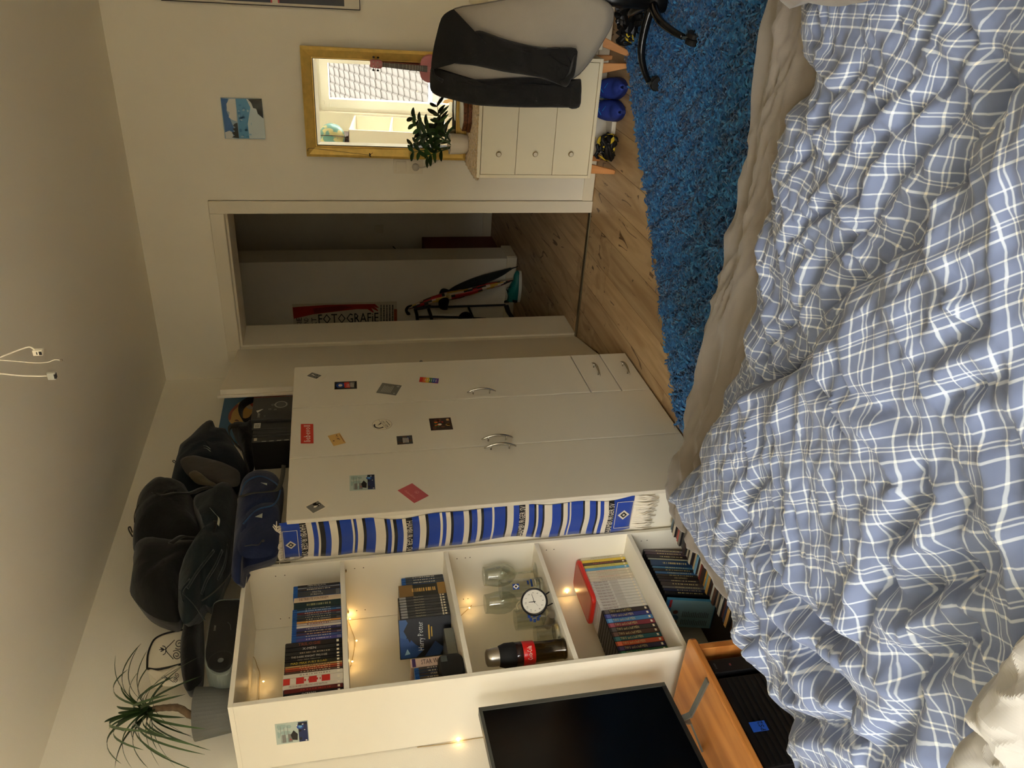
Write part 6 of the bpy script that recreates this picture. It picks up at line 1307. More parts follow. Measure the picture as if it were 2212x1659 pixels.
u2_ = thing('umbrella', 'furled umbrella in red, white and yellow pattern in the hall', 'umbrella', (-.1, 1.5, 0))
P = [zz(180, 830, 1.52), zz(440, 740, 1.52), zz(700, 660, 1.52), zz(900, 620, 1.52), zz(1200, 560, 1.52), zz(1500, 470, 1.52), zz(1750, 415, 1.52), zz(1910, 370, 1.52)]
PP_ = curve_pts(P, 4); m = len(PP_); rads = [.009+.026*math.sin(math.pi*i/(m-1)*.95+.15)*(1 if i < m*.5 else .85) for i in range(m)]
g = G(); n = 12
g.tube(PP_, rads, n)
cols = []
for f in range(len(g.f)):
    i, j = f//n, f % n; v = math.sin(i*.55+j*1.1)+.6*math.sin(j*2.3-i*.3); cols.append(0 if v > .5 else 1 if v > -.1 else 2 if v > -.7 else 3)
g.m = cols; g.build('canopy', [cmat((176, 34, 34)), cmat((34, 40, 38)), cmat((206, 190, 170)), cmat((196, 160, 60))], u2_, smooth=True)
G().tube([zz(1905, 372, 1.52), zz(2075, 335, 1.52)], [.006, .003], 8).build('tip', UBK2, u2_)
G().tube(curve_pts([zz(280, 800, 1.52), zz(235, 800, 1.52), zz(170, 820, 1.52), zz(140, 870, 1.52), zz(170, 930, 1.52), zz(200, 920, 1.52)], 5), .012, 10).build('crook_handle', UBK2, u2_, smooth=True)
G().tube([zz(245, 810, 1.52), zz(280, 800, 1.52)], .014, 10).build('ferrule', cmat((150, 146, 130)), u2_); G().tube([zz(840, 600, 1.49), zz(880, 650, 1.49)], .016, 10).build('closing_band', cmat((190, 180, 130)), u2_)
G().cushion([zz(a, b, 1.48) for a, b in ((700, 700), (800, 650), (870, 690), (850, 800), (830, 865), (720, 850), (690, 780))], .06, axis=1, noise=.002).build('hanging_pouch', DK, u2_, smooth=True)
kt = thing('folding_cart', 'black folding luggage cart frame standing at the hall wall', 'cart', (-.15, 1.6, 0))
for P in ([(330, 810), (870, 810), (1830, 780)], [(350, 985), (600, 980), (1080, 990), (1300, 1005), (1500, 1015)], [(290, 850), (320, 950), (330, 1060)], [(520, 850), (560, 960), (575, 1050)], [(1200, 820), (1250, 930), (1290, 1020)], [(270, 850), (420, 830), (560, 800)]):
    G().tube([zz(a, b, 1.62) for a, b in P], .009 if P[0][1] != 850 else .013, 8).build('frame_tube', UBK2, kt)
w_c = zz(1150, 1010, 1.60); G().lathe([(0, -.012), (.055, -.012), (.06, 0), (.055, .012), (0, .012)], w_c, 24, axis=1).build('wheel', UBK2, kt)
G().ribbon([zz(1840, 780, 1.6), zz(1880, 900, 1.58), zz(1950, 1000, 1.56)], np.array([0, .0, .02]), .01).build('foot_plate', UBK2, kt)
shoe('turquoise sports shoe with white sole on the hall floor', -.26, 1.50, math.radians(2), cmat((24, 120, 116)), UBK2, cmat((206, 206, 196)), L_=.26)
# shoe stair cabinet and plant behind the wall end
cbx = thing('red_brown_cabinet', 'dark red-brown stepped cabinet in the far hall', 'cabinet', (-.3, 2.4, 0))
rA, rB = at(925, 541, 1, 2.4), at(1052, 541, 1, 2.4); RBR = M('cabinet_redbrown', (120, 54, 34), rough=.5)
x1_ = float(rA[0]); zt_, zb_ = float(rA[2]), float(rB[2])
G().box(-.62, 2.4, 0.001, x1_, 2.74, .09).build('plinth', RBR, cbx); G().box(x1_-.02, 2.4, .09, x1_, 2.74, zt_).build('side_panel', RBR, cbx); G().box(-.62, 2.4, .09, -.60, 2.74, zt_).build('side_panel', RBR, cbx); G().box(-.62, 2.4, zt_, x1_, 2.74, zt_+.018).build('top_panel', RBR, cbx); G().box(-.6, 2.72, .09, x1_-.02, 2.74, zt_).build('back_panel', RBR, cbx)
for k in range(3):
    z0 = .11+(zt_-.12)*k/3; z1 = z0+(zt_-.12)/3*.92; G().prism([(-.595, 2.405, z0), (-.595, 2.42, z0), (-.595, 2.50, z1), (-.595, 2.47, z1)], (x1_-.03+.595, 0, 0)).build('flap', M('cabinet_flap', (150, 80, 48), rough=.45), cbx)
hpl = thing('hall_plant', 'thin green branch of a plant standing in the far hall', 'potted plant', (-.35, 2.55, zt_+.019))
G().lathe([(0, 0), (.05, 0), (.065, .11), (.06, .11), (0, .10)], (-.35, 2.55, zt_+.0195), 20).build('pot', cmat((110, 100, 90)), hpl)
tipp = at(853, 537, 1, 2.5); P = curve_pts([(-.35, 2.55, zt_+.1), (-.33, 2.53, zt_+.17), at(880, 562, 1, 2.5), at(866, 550, 1, 2.5), tipp], 4)
G().tube(P, .003, 6).build('stem', ZS, hpl)
for i, p in enumerate(P[4:]):
    for s in (-1, 1): q = p+np.array([s*.030, -.01, .022]); w = np.array([-.002, 0, .006]); G().add([p-w*.3, (p+q)/2-w, q, (p+q)/2+w], [(0, 1, 2, 3)]).build('leaf', ZL[0], hpl, solid=.0006)
# ================================================================ rug
rg = thing('shag_rug', 'deep blue shaggy rug lying slanted between bed and dresser', 'rug', (1.4, -1.2, 0))
rc = np.array([1.895, -.262]); e1 = np.array([-.7350, -.6780]); e2 = np.array([.6780, -.7350]); RL, RW = 2.05, 1.70
RB1 = M('rug_blue_a', (36, 108, 168), rough=.95, sheen=.3); RB2 = M('rug_blue_b', (26, 88, 146), rough=.95, sheen=.3); RB3 = M('rug_blue_c', (58, 134, 192), rough=.9, sheen=.3)
k_ = (rc[0]-.508)/-e1[0]; c5 = rc+e1*RL+e2*((.508-(rc+e1*RL)[0])/e2[0]); cn = [rc, rc+e1*k_, c5, rc+e1*RL+e2*RW, rc+e2*RW]
G().prism([(p[0], p[1], .0008) for p in cn], (0, 0, .010)).build('rug_backing', RB2, rg)
rs = np.random.RandomState(9); NT = 52000
s = rs.rand(NT)*RL; t = rs.rand(NT)*RW
px = rc[0]+e1[0]*s+e2[0]*t; py = rc[1]+e1[1]*s+e2[1]*t
keep = (py > -2.62) & (px < 2.75) & (px > .535); px, py = px[keep], py[keep]; NT = len(px)
fld = .9*np.sin(px*17+1.3*np.sin(py*15))+1.2*np.cos(py*38+px*23)+1.4*np.sin(px*59+py*43)-.6; ang = fld+rs.randn(NT)*.8
L_ = .024+.018*rs.rand(NT); w = .0023+.0020*rs.rand(NT); hh = .008+.018*rs.rand(NT)
dx, dy = np.cos(ang), np.sin(ang); sx, sy = -dy, dx; z0 = np.full(NT, .009)
lay = []
for f, hf, wf in ((0, 0, .9), (.30, .75, 1.2), (.68, 1.0, 1.0), (1.0, .78, .25)):
    cx = px+dx*L_*f; cy = py+dy*L_*f; cz = z0+hh*hf
    lay.append(np.stack([cx-sx*w*wf, cy-sy*w*wf, cz], 1)); lay.append(np.stack([cx+sx*w*wf, cy+sy*w*wf, cz+w*.6], 1))
V = np.stack(lay, 1).reshape(-1, 3)-np.array(rg.location)
base = (np.arange(NT)*8)[:, None]; q = np.concatenate([base+np.array([[2*k, 2*k+1, 2*k+3, 2*k+2]]) for k in range(3)], 1).reshape(-1, 4)
me = bpy.data.meshes.new('pile'); me.vertices.add(len(V)); me.vertices.foreach_set('co', V.ravel()); me.loops.add(q.size); me.loops.foreach_set('vertex_index', q.ravel().astype(np.int32))
me.polygons.add(len(q)); me.polygons.foreach_set('loop_start', np.arange(0, q.size, 4, dtype=np.int32)); me.polygons.foreach_set('loop_total', np.full(len(q), 4, dtype=np.int32))
me.materials.append(RB1); me.materials.append(RB2); me.materials.append(RB3)
mi_ = np.repeat(rs.choice([0, 1, 2], NT, p=[.5, .3, .2]), 3).astype(np.int32); me.update(); me.validate(); me.polygons.foreach_set('material_index', mi_); me.polygons.foreach_set('use_smooth', np.ones(len(q), dtype=bool))
po_ = link(me, 'pile', rg); po_['kind'] = 'stuff'

# ================================================================ bed
bX0, bX1, bYf, bYn, mz = .885, 2.96, -2.462, -3.95, .500
bd = thing('bed', 'wide low bed frame with mattress under a taupe fitted sheet', 'bed', ((bX0+bX1)/2, (bYf+bYn)/2, 0))
BF = M('bed_frame_dark', (70, 58, 48), rough=.6)
G().box(bX0+.05, bYn+.04, .10, bX1-.04, bYf-.05, .28).build('frame', BF, bd, bevel=.006)
for x in (bX0+.12, bX1-.12):
    for y in (bYn+.12, bYf-.12): G().box(x-.03, y-.03, 0.001, x+.03, y+.03, .0995).build('leg', BF, bd, bevel=.003)
SHT = M('sheet_taupe', (118, 110, 100), rough=.85, bump=.15, bscale=500, sheen=.25, var=.04, vscale=6)
# sheet: mattress hull with soft pulls and wrinkles
g = G(); NX, NY = 210, 100; rr = np.random.RandomState(2)
VT = {}
def vnoise(x, y, seed):
    if seed not in VT: VT[seed] = np.random.RandomState(seed).rand(64, 64)
    T = VT[seed]; xi, yi = np.floor(x).astype(int), np.floor(y).astype(int); fx, fy = x-xi, y-yi; fx = fx*fx*(3-2*fx); fy = fy*fy*(3-2*fy)
    a, b, c, d = T[xi % 64, yi % 64], T[(xi+1) % 64, yi % 64], T[xi % 64, (yi+1) % 64], T[(xi+1) % 64, (yi+1) % 64]
    return (a*(1-fx)+b*fx)*(1-fy)+(c*(1-fx)+d*fx)*fy
def fold_noise(x, y, ang, lng, shrt, seed, warp=.35):
    c, s = math.cos(ang), math.sin(ang); u = (x*c+y*s)/lng; v = (-x*s+y*c)/shrt
    v = v+warp*6*(vnoise(u*1.1+9, v*.35+5, seed+1)-.5); n = vnoise(u+3, v+7, seed); return (1-np.abs(2*n-1))**2.2
# profile across y: underside -> far side -> top -> near side
prof = []
r_ = .055
for k in range(8): prof.append((bYf+.0, .235+(mz-r_-.235)*k/8, 'v'))
for k in range(8): a = math.pi/2*k/7; prof.append((bYf-r_+r_*math.cos(a), mz-r_+r_*math.sin(a), 'c'))
L0_ = bYf-bYn-2*r_
for k in range(1, 100): prof.append((bYf-r_-(.0065*k if k <= 62 else .403+(L0_-.403)*(k-62)/38), mz, 't'))
for k in range(8): a = math.pi/2*(1-k/7); prof.append((bYn+r_-r_*math.cos(a), mz-r_+r_*math.sin(a), 'c'))
prof.append((bYn, .235, 'v'))
xs = [bX0+(bX1-bX0)*i/NX for i in range(NX+1)]; rows = []
for i, x in enumerate(xs):
    ed = max(0, 1-(x-bX0)/.04); ed2 = max(0, 1-(bX1-x)/.07); sh = (1-math.sqrt(max(0, 1-ed*ed)))+(1-math.sqrt(max(0, 1-ed2*ed2)))
    row_ = []
    for (y, z, tp) in prof:
        zz_ = z-sh*.06 if z > .42 else z
        w1 = float(fold_noise(np.array(x), np.array(y*.6+z*.9), .18, .42, .055, 31)); w2 = float(fold_noise(np.array(x), np.array(y*.6+z*.9), -.5, .25, .04, 33)); w3 = float(vnoise(np.array(x*2.2+4), np.array(y*3+z*3+9), 35))
        a = .020*w1+.010*w2+.022*(w3-.5)
        if tp == 'v': row_.append((x, y+a*1.3+.008, zz_))
        elif tp == 'c': row_.append((x, y+a*.8+.004, zz_+a*.8+.004*math.sin(x*31+2*math.sin(x*7))))
        else: row_.append((x, y, zz_+a*.7+.020*float(fold_noise(np.array(x), np.array(y), .10, .50, .045, 37))+.010*float(fold_noise(np.array(x), np.array(y), -.35, .22, .03, 39))*max(0, 1-abs(y-bYf+.14)/.30)))
    rows.append(row_)
g.grid(rows)
n1 = len(prof)
g.f.append(tuple(range(n1))[::-1]); g.m.append(0); g.f.append(tuple(NX*n1+i for i in range(n1))); g.m.append(0)
g.build('fitted_sheet', SHT, bd, smooth=True)
# ---------------------------------------------------------------- duvet
pm_ = bpy.data.materials.new('plaid_cotton'); pm_.use_nodes = True; nt = pm_.node_tree; N = nt.nodes.new; Lk = nt.links.new; b_ = nt.nodes['Principled BSDF']
uv = N('ShaderNodeUVMap'); sp = N('ShaderNodeSeparateXYZ'); Lk(uv.outputs[0], sp.inputs[0])
def math_(op, a, b=None, c=None):
    n = N('ShaderNodeMath'); n.operation = op
    for i, v in enumerate((a, b, c)):
        if v is None: continue
        if isinstance(v, (int, float)): n.inputs[i].default_value = v
        else: Lk(v, n.inputs[i])
    return n.outputs[0]
def stripes(src, period, offs, ws):
    fr = math_('FRACT', math_('ADD', math_('DIVIDE', src, period), 20.0)); out = None
    for o, w in zip(offs, ws):
        d = math_('ABSOLUTE', math_('SUBTRACT', fr, o)); m_ = math_('SUBTRACT', 1.0, math_('SMOOTH_MIN', math_('MULTIPLY', math_('MAXIMUM', math_('SUBTRACT', d, w), 0.0), 90.0), 1.0, .02)); out = m_ if out is None else math_('MAXIMUM', out, m_)
    return out
PER = .094
wa = stripes(sp.outputs[0], PER, (.12, .455, .62, .685, .86), (.008, .015, .006, .006, .009)); wb = stripes(sp.outputs[1], PER, (.10, .43, .60, .665, .84), (.015, .008, .006, .006, .011))
both = math_('MULTIPLY', math_('ADD', wa, wb), .5)
cr = N('ShaderNodeValToRGB'); e = cr.color_ramp.elements; e[0].color = (*lin((105, 118, 149)), 1); e[1].color = (*lin((232, 231, 222)), 1); m_ = cr.color_ramp.elements.new(.5); m_.color = (*lin((176, 186, 200)), 1)
Lk(both, cr.inputs[0])
nz = N('ShaderNodeTexNoise'); nz.inputs['Scale'].default_value = 900; tc = N('ShaderNodeTexCoord'); Lk(tc.outputs['Object'], nz.inputs['Vector']); bp = N('ShaderNodeBump'); bp.inputs['Strength'].default_value = .12; bp.inputs['Distance'].default_value = .001
Lk(nz.outputs[0], bp.inputs['Height']); Lk(bp.outputs[0], b_.inputs['Normal']); Lk(cr.outputs[0], b_.inputs['Base Color']); b_.inputs['Roughness'].default_value = .62; b_.inputs['Specular IOR Level'].default_value = .35; b_.inputs['Sheen Weight'].default_value = .15
ZP = .57
def px_world(pts, z=ZP): return np.array([at(a, b, 2, z)[:2] for a, b in pts])
def z3c(pts): return [(1480+a/1.6585, b/1.6585) for a, b in pts]
def z2c(pts): return [(1480+a/2.518, 1000+b/2.518) for a, b in pts]
far_edge = px_world([(1705, -160), (1700, -60), (1702, 0), (1708, 60), (1712, 130), (1735, 175), (1715, 200), (1690, 215), (1672, 290), (1660, 330), (1656, 390), (1640, 450), (1618, 520), (1612, 600), (1612, 660), (1592, 740), (1575, 790), (1545, 832), (1543, 900), (1556, 960), (1560, 985), (1535, 1010), (1505, 1045), (1478, 1080)], .555)
left_edge = px_world([(1455, 1108), (1462, 1150), (1490, 1190), (1520, 1240), (1556, 1288), (1568, 1340), (1566, 1390), (1600, 1430), (1650, 1500), (1680, 1560), (1690, 1585), (1684, 1610), (1705, 1659), (1740, 1760)], .64)
loop = np.vstack([far_edge, left_edge, [[left_edge[-1, 0]+.02, -4.02]], [[3.0, -4.02]], [[3.0, far_edge[0, 1]-.05]]])
def seg_dist(X, Y, P, closed=False):
    D = np.full(X.shape, 1e9); T = np.zeros(X.shape); S = np.zeros(X.shape); n = len(P); rng_ = range(n if closed else n-1); acc = 0
    for i in rng_:
        a, b = P[i], P[(i+1) % n]; d = b-a; L2 = (d**2).sum()+1e-12; t = np.clip(((X-a[0])*d[0]+(Y-a[1])*d[1])/L2, 0, 1); ex_, ey_ = X-(a[0]+t*d[0]), Y-(a[1]+t*d[1]); dd = np.hypot(ex_, ey_)
        m = dd < D; D = np.where(m, dd, D); S = np.where(m, np.sign(d[0]*ey_-d[1]*ex_), S); T = np.where(m, (i+t)/(n-1), T)
    return D, S, T
def inside(X, Y, P):
    r = np.zeros(X.shape, bool); n = len(P)
    for i in range(n):
        a, b = P[i], P[(i+1) % n]; c_ = ((a[1] > Y) != (b[1] > Y)) & (X < (b[0]-a[0])*(Y-a[1])/(b[1]-a[1]+1e-15)+a[0]); r ^= c_
    return r
# fold-over mass in front: its upper rim, from the photo's diagonal step
rim = px_world(z3c([(80, 1500), (190, 1390), (300, 1330), (410, 1290), (490, 1200), (555, 1120), (640, 1000), (700, 950), (780, 870), (870, 830), (900, 740), (940, 660), (1030, 600), (1035, 480), (1130, 400), (1180, 330), (1214, 260), (1300, 180), (1400, 60)]), .60)
valleys = [
 (z2c([(440, 230), (500, 380), (620, 560), (720, 720), (900, 870), (1060, 960)]), .026, .024), (z2c([(600, 820), (700, 930), (820, 1040), (960, 1130), (1110, 1250)]), .034, .022),
 (z2c([(520, 1440), (600, 1370), (720, 1385), (900, 1390), (1060, 1400)]), .040, .022), (z2c([(1060, 1400), (1130, 1480), (1220, 1560), (1320, 1500), (1420, 1400), (1450, 1250), (1400, 1100), (1380, 990)]), .030, .022),
 (z2c([(1270, 640), (1400, 690), (1560, 640), (1700, 560), (1820, 500)]), .040, .028), (z2c([(1240, 560), (1270, 420), (1360, 290), (1450, 170), (1400, 40)]), .030, .022), (z2c([(1430, 1080), (1540, 1010), (1680, 920), (1800, 800)]), .034, .024),
 (z2c([(250, 640), (330, 480), (420, 330), (470, 150), (570, 40)]), .028, .018), (z2c([(340, 1100), (400, 1000), (470, 920), (540, 840)]), .030, .016), (z2c([(850, 830), (940, 900), (1060, 930), (1150, 1000), (1190, 1060)]), .022, .014),
 (z2c([(1070, 1250), (1090, 1320), (1060, 1420)]), .024, .016), (z2c([(960, 0), (960, 120), (940, 240)]), .016, .016), (z2c([(640, 700), (700, 620), (720, 500), (700, 400)]), .014, .014), (z2c([(1150, 1000), (1160, 850), (1200, 700), (1260, 600)]), .022, .018),
 (z2c([(1300, 700), (1420, 860), (1500, 1000)]), .014, .016), (z2c([(700, 1120), (760, 1230), (820, 1260)]), .016, .012), (z2c([(330, 1060), (420, 1180), (480, 1280), (540, 1290)]), .016, .014), (z2c([(1600, 560), (1620, 300), (1660, 150)]), .022, .020),
 (z3c([(430, 440), (500, 340), (560, 250)]), .020, .016), (z3c([(440, 640), (500, 540), (580, 440), (680, 360), (760, 280)]), .022, .016), (z3c([(580, 640), (640, 540), (740, 430), (830, 320), (920, 240)]), .020, .018), (z3c([(640, 760), (700, 640), (800, 520), (900, 400), (990, 300)]), .018, .018),
 (z3c([(740, 840), (820, 740), (900, 640), (960, 520)]), .020, .018), (z3c([(360, 1180), (400, 1040), (450, 930), (560, 860), (650, 760)]), .022, .016), (z3c([(440, 1140), (540, 1030), (640, 960)]), .022, .014), (z3c([(290, 920), (380, 800), (480, 720), (600, 690)]), .020, .014),
 (z3c([(200, 1290), (300, 1190), (400, 1090)]), .018, .012), (z3c([(1000, 170), (1070, 300), (1070, 430)]), .022, .018), (z3c([(300, 640), (360, 560), (420, 460), (470, 330)]), .018, .014), (z3c([(760, 190), (800, 110), (850, 20)]), .016, .018), (z3c([(920, 60), (960, 130), (1030, 200)]), .020, .016),
 (z3c([(640, 1300), (700, 1400), (800, 1460), (900, 1500)]), .016, .018), (z3c([(500, 1260), (560, 1380), (640, 1480), (700, 1580)]), .018, .016), (z3c([(960, 1280), (1080, 1180), (1200, 1120)]), .018, .018), (z3c([(1000, 1440), (1100, 1380), (1214, 1340)]), .018, .018), (z3c([(220, 1380), (330, 1340), (420, 1300)]), .026, .014),
]
valleys = [(px_world(p, .62), d, w) for p, d, w in valleys]
def duvet_height(X, Y, massB):
    c_d, _, _ = seg_dist(X, Y, loop, True); c_d = np.where(inside(X, Y, loop), c_d, 0)
    H_ = .512+.070*(1-np.exp(-c_d/.060))
    if massB:
        rd, rs_, _ = seg_dist(X, Y, rim); H_ = H_+.085*(1-np.exp(-rd/.055))+.004
    fade = 1-np.exp(-c_d/.035)
    for P, d, w in valleys:
        dd, _, T = seg_dist(X, Y, P); k = np.clip(np.sin(np.pi*np.clip(T, .04, .96)), 0, 1)**.45; wob = 1+.35*np.sin(T*17+P[0, 0]*30)
        w = w*.82; H_ += .92*fade*k*d*wob*(-1.0*np.exp(-(dd/w)**1.4)+.5*np.exp(-((dd-2.0*w)/(1.25*w))**2))
    far_w = np.exp(-c_d/.16)
    H_ += fade*(.017*fold_noise(X, Y, .95, .42, .085, 51)+.012*fold_noise(X, Y, .60, .34, .055, 57)+.005*fold_noise(X, Y, -.4, .18, .05, 61)-.014)
    H_ += fade*far_w*(.016*fold_noise(X, Y, 1.35, .12, .036, 71)+.010*fold_noise(X, Y, .2, .10, .03, 73)-.012)
    H_ += fade*(.0075*fold_noise(X, Y, 1.0, .12, .026, 81)+.0050*fold_noise(X, Y, .3, .09, .022, 83)+.0035*fold_noise(X, Y, -.6, .08, .02, 85))
    H_ += fade*(.05*(vnoise(X*2.1+5, Y*2.3+9, 91)-.45))
    return H_, c_d
dv_ = thing('duvet', 'crumpled duvet in blue and white plaid cotton spread over the bed', 'duvet', (1.95, -3.2, .51))
def duvet_sheet(massB, step, name):
    x0, x1, y0, y1 = .80, 3.02, -4.04, -2.34; nx, ny = int((x1-x0)/step), int((y1-y0)/step); X, Y = np.meshgrid(np.linspace(x0, x1, nx), np.linspace(y0, y1, ny), indexing='ij')
    ins = inside(X, Y, loop)
    if massB:
        D, S, T = seg_dist(X, Y, rim); ins &= (S > 0) if BSIGN > 0 else (S < 0)
    H_, cd_ = duvet_height(X, Y, massB)
    bound = loop if not massB else None
    # keep cells with all corners inside; snap rim vertices outwards to the outline
    dist, _, _ = seg_dist(X, Y, loop, True)
    near_out = (~ins)
    K = ins.copy(); K[1:-1, 1:-1] |= (ins[2:, 1:-1] | ins[:-2, 1:-1] | ins[1:-1, 2:] | ins[1:-1, :-2] | ins[2:, 2:] | ins[:-2, :-2] | ins[2:, :-2] | ins[:-2, 2:])
    Zv = H_.copy(); Zv = np.where(ins, Zv, (.505 if not massB else None) if not massB else H_-.055)
    if massB:
        rdist, _, _ = seg_dist(X, Y, rim); Zv = np.where(ins, H_-.05*np.exp(-rdist/.012), H_-.075)
        Zv = np.where(~inside(X, Y, loop), .50, Zv)
    # overhang: outside the mattress the edge sinks
    over = np.clip((bX0+.05-X)/.10, 0, 1); Zv = Zv-over**1.3*.085
    # height below the hanging hem
    idx = -np.ones(X.shape, int); idx[K] = np.arange(K.sum())
    # smooth jagged outline: move outside ring vertices onto the outline
    for P, closed in (((loop, True),) if not massB else ((loop, True), (rim, False))):
        ring_ = K & ~ins; ii, jj = np.where(ring_)
        bx, by = X[ii, jj], Y[ii, jj]; best = np.full(len(ii), 1e9); qx, qy = bx.copy(), by.copy(); n = len(P)
        for k in range(n if closed else n-1):
            a, b = P[k], P[(k+1) % n]; d = b-a; t = np.clip(((bx-a[0])*d[0]+(by-a[1])*d[1])/((d**2).sum()+1e-12), 0, 1); cx_, cy_ = a[0]+t*d[0], a[1]+t*d[1]; dd = np.hypot(bx-cx_, by-cy_); m = dd < best; best[m] = dd[m]; qx[m] = cx_[m]; qy[m] = cy_[m]
        m = best < step*1.6; X[ii[m], jj[m]] = qx[m]; Y[ii[m], jj[m]] = qy[m]
    F = []; a, b, c_, d = idx[:-1, :-1], idx[1:, :-1], idx[1:, 1:], idx[:-1, 1:]; ok = (a >= 0) & (b >= 0) & (c_ >= 0) & (d >= 0); F = np.stack([a[ok], b[ok], c_[ok], d[ok]], 1)
    V = np.stack([X[K], Y[K], Zv[K]], 1)
    # cloth coordinates: pattern turned and bent with the folds
    if massB: th = -.72+.25*np.sin(V[:, 0]*2.3+1)+.20*np.sin(V[:, 1]*3.1); 
    else: th = .03+.10*np.sin(V[:, 0]*2.7+.5)+.08*np.sin(V[:, 1]*3.7)
    th0 = -.60 if massB else .03
    gx, gy = np.gradient(H_, x0 and (x1-x0)/(nx-1), (y1-y0)/(ny-1)); hx_, hy_ = gx[K], gy[K]
    sl = V[:, 2]-.55
    U = V[:, 0]+.25*sl+.012*(vnoise(V[:, 0]*6+3, V[:, 1]*6+1, 5)-.5)*2; W = V[:, 1]+.2*sl+.012*(vnoise(V[:, 0]*6+8, V[:, 1]*6+4, 6)-.5)*2
    bend = .08*np.sin(W*2.6+.4) if not massB else .14*np.sin(W*2.9+U*1.4)
    c, s_ = math.cos(th0), math.sin(th0); UU = U*c-W*s_+bend*.5; VV = U*s_+W*c+.08*np.sin(U*2.4)
    return V, F, UU, VV
BSIGN = 1
# which side of the rim is the front mass
tst = px_world([(1900, 900)], .6)[0]; _, S_, _ = seg_dist(np.array([[tst[0]]]), np.array([[tst[1]]]), rim); BSIGN = float(S_[0, 0])
for massB, nm in ((False, 'duvet_cloth'), (True, 'folded_over_half')):
    V, F, UU, VV = duvet_sheet(massB, .0068, nm); me = bpy.data.meshes.new(nm)
    me.from_pydata((V-np.array(dv_.location)).tolist(), [], F.tolist()); me.materials.append(pm_); ul = me.uv_layers.new(name='UVMap'); li = np.empty(len(me.loops), dtype=np.int32); me.loops.foreach_get('vertex_index', li)
    ul.data.foreach_set('uv', np.stack([UU[li], VV[li]], 1).ravel()); me.polygons.foreach_set('use_smooth', np.ones(len(me.polygons), dtype=bool)); me.update(); o = link(me, nm, dv_)
    sm = o.modifiers.new('solid', 'SOLIDIFY'); sm.thickness = .006; sm.offset = -1
# crinkled pale cloth in the lower right corner
cn_ = thing('crinkled_blanket', 'pale grey crinkled fabric at the near corner of the bed', 'blanket', (1.3, -3.75, .55))
sil = px_world([(2230, 1330), (2160, 1360), (2120, 1440), (2110, 1520), (2070, 1590), (2050, 1680), (2080, 1760), (2330, 1800), (2400, 1400)], .74)
X, Y = np.meshgrid(np.linspace(sil[:, 0].min(), sil[:, 0].max(), 110), np.linspace(sil[:, 1].min(), sil[:, 1].max(), 110), indexing='ij'); ins = inside(X, Y, sil); d_, _, _ = seg_dist(X, Y, sil, True)
rs2 = np.random.RandomState(77); pts = np.stack([rs2.uniform(X.min(), X.max(), 230), rs2.uniform(Y.min(), Y.max(), 230)], 1); hs2 = rs2.rand(230)
dd = (X[..., None]-pts[:, 0])**2+(Y[..., None]-pts[:, 1])**2; o2 = np.argsort(dd, -1)[..., :3]; w3 = 1/(np.take_along_axis(dd, o2, -1)+2e-5); hv = (hs2[o2]*w3).sum(-1)/w3.sum(-1)
def tri(n): return 1-np.abs(2*n-1)
Zc = .725+.040*tri(vnoise(X*9+2*vnoise(X*7, Y*7, 8), Y*13, 41))+.030*tri(vnoise(X*15+Y*9, Y*21-X*8+2*vnoise(X*9, Y*9, 9), 42))+.014*tri(vnoise(X*34-Y*20, Y*30+X*22, 43))-.09*np.exp(-d_/.02)
idx = -np.ones(X.shape, int); idx[ins] = np.arange(ins.sum()); a, b, c_, d = idx[:-1, :-1], idx[1:, :-1], idx[1:, 1:], idx[:-1, 1:]; ok = (a >= 0) & (b >= 0) & (c_ >= 0) & (d >= 0)
g = G(); g.v = [tuple(v) for v in np.stack([X[ins], Y[ins], Zc[ins]], 1)]; g.f = [tuple(int(i) for i in f) for f in np.stack([a[ok], b[ok], c_[ok], d[ok]], 1)]; g.m = [0]*len(g.f)
g.build('crinkled_cloth', M('cloth_pale_grey', (158, 156, 150), rough=.7, sheen=.3), cn_, solid=.004)
# corner of a taupe pillow at the far right
pw = thing('pillow', 'corner of a taupe pillow at the right end of the bed', 'pillow', (2.6, -2.8, .58))
q = px_world([(1702, -4), (1740, 4), (1800, 14), (1850, 8), (1900, -30), (1900, -300), (1700, -300)], .62); G().cushion([(a, b, .625) for a, b in q], .10, axis=2).build('pillow_case', SHT, pw, smooth=True)

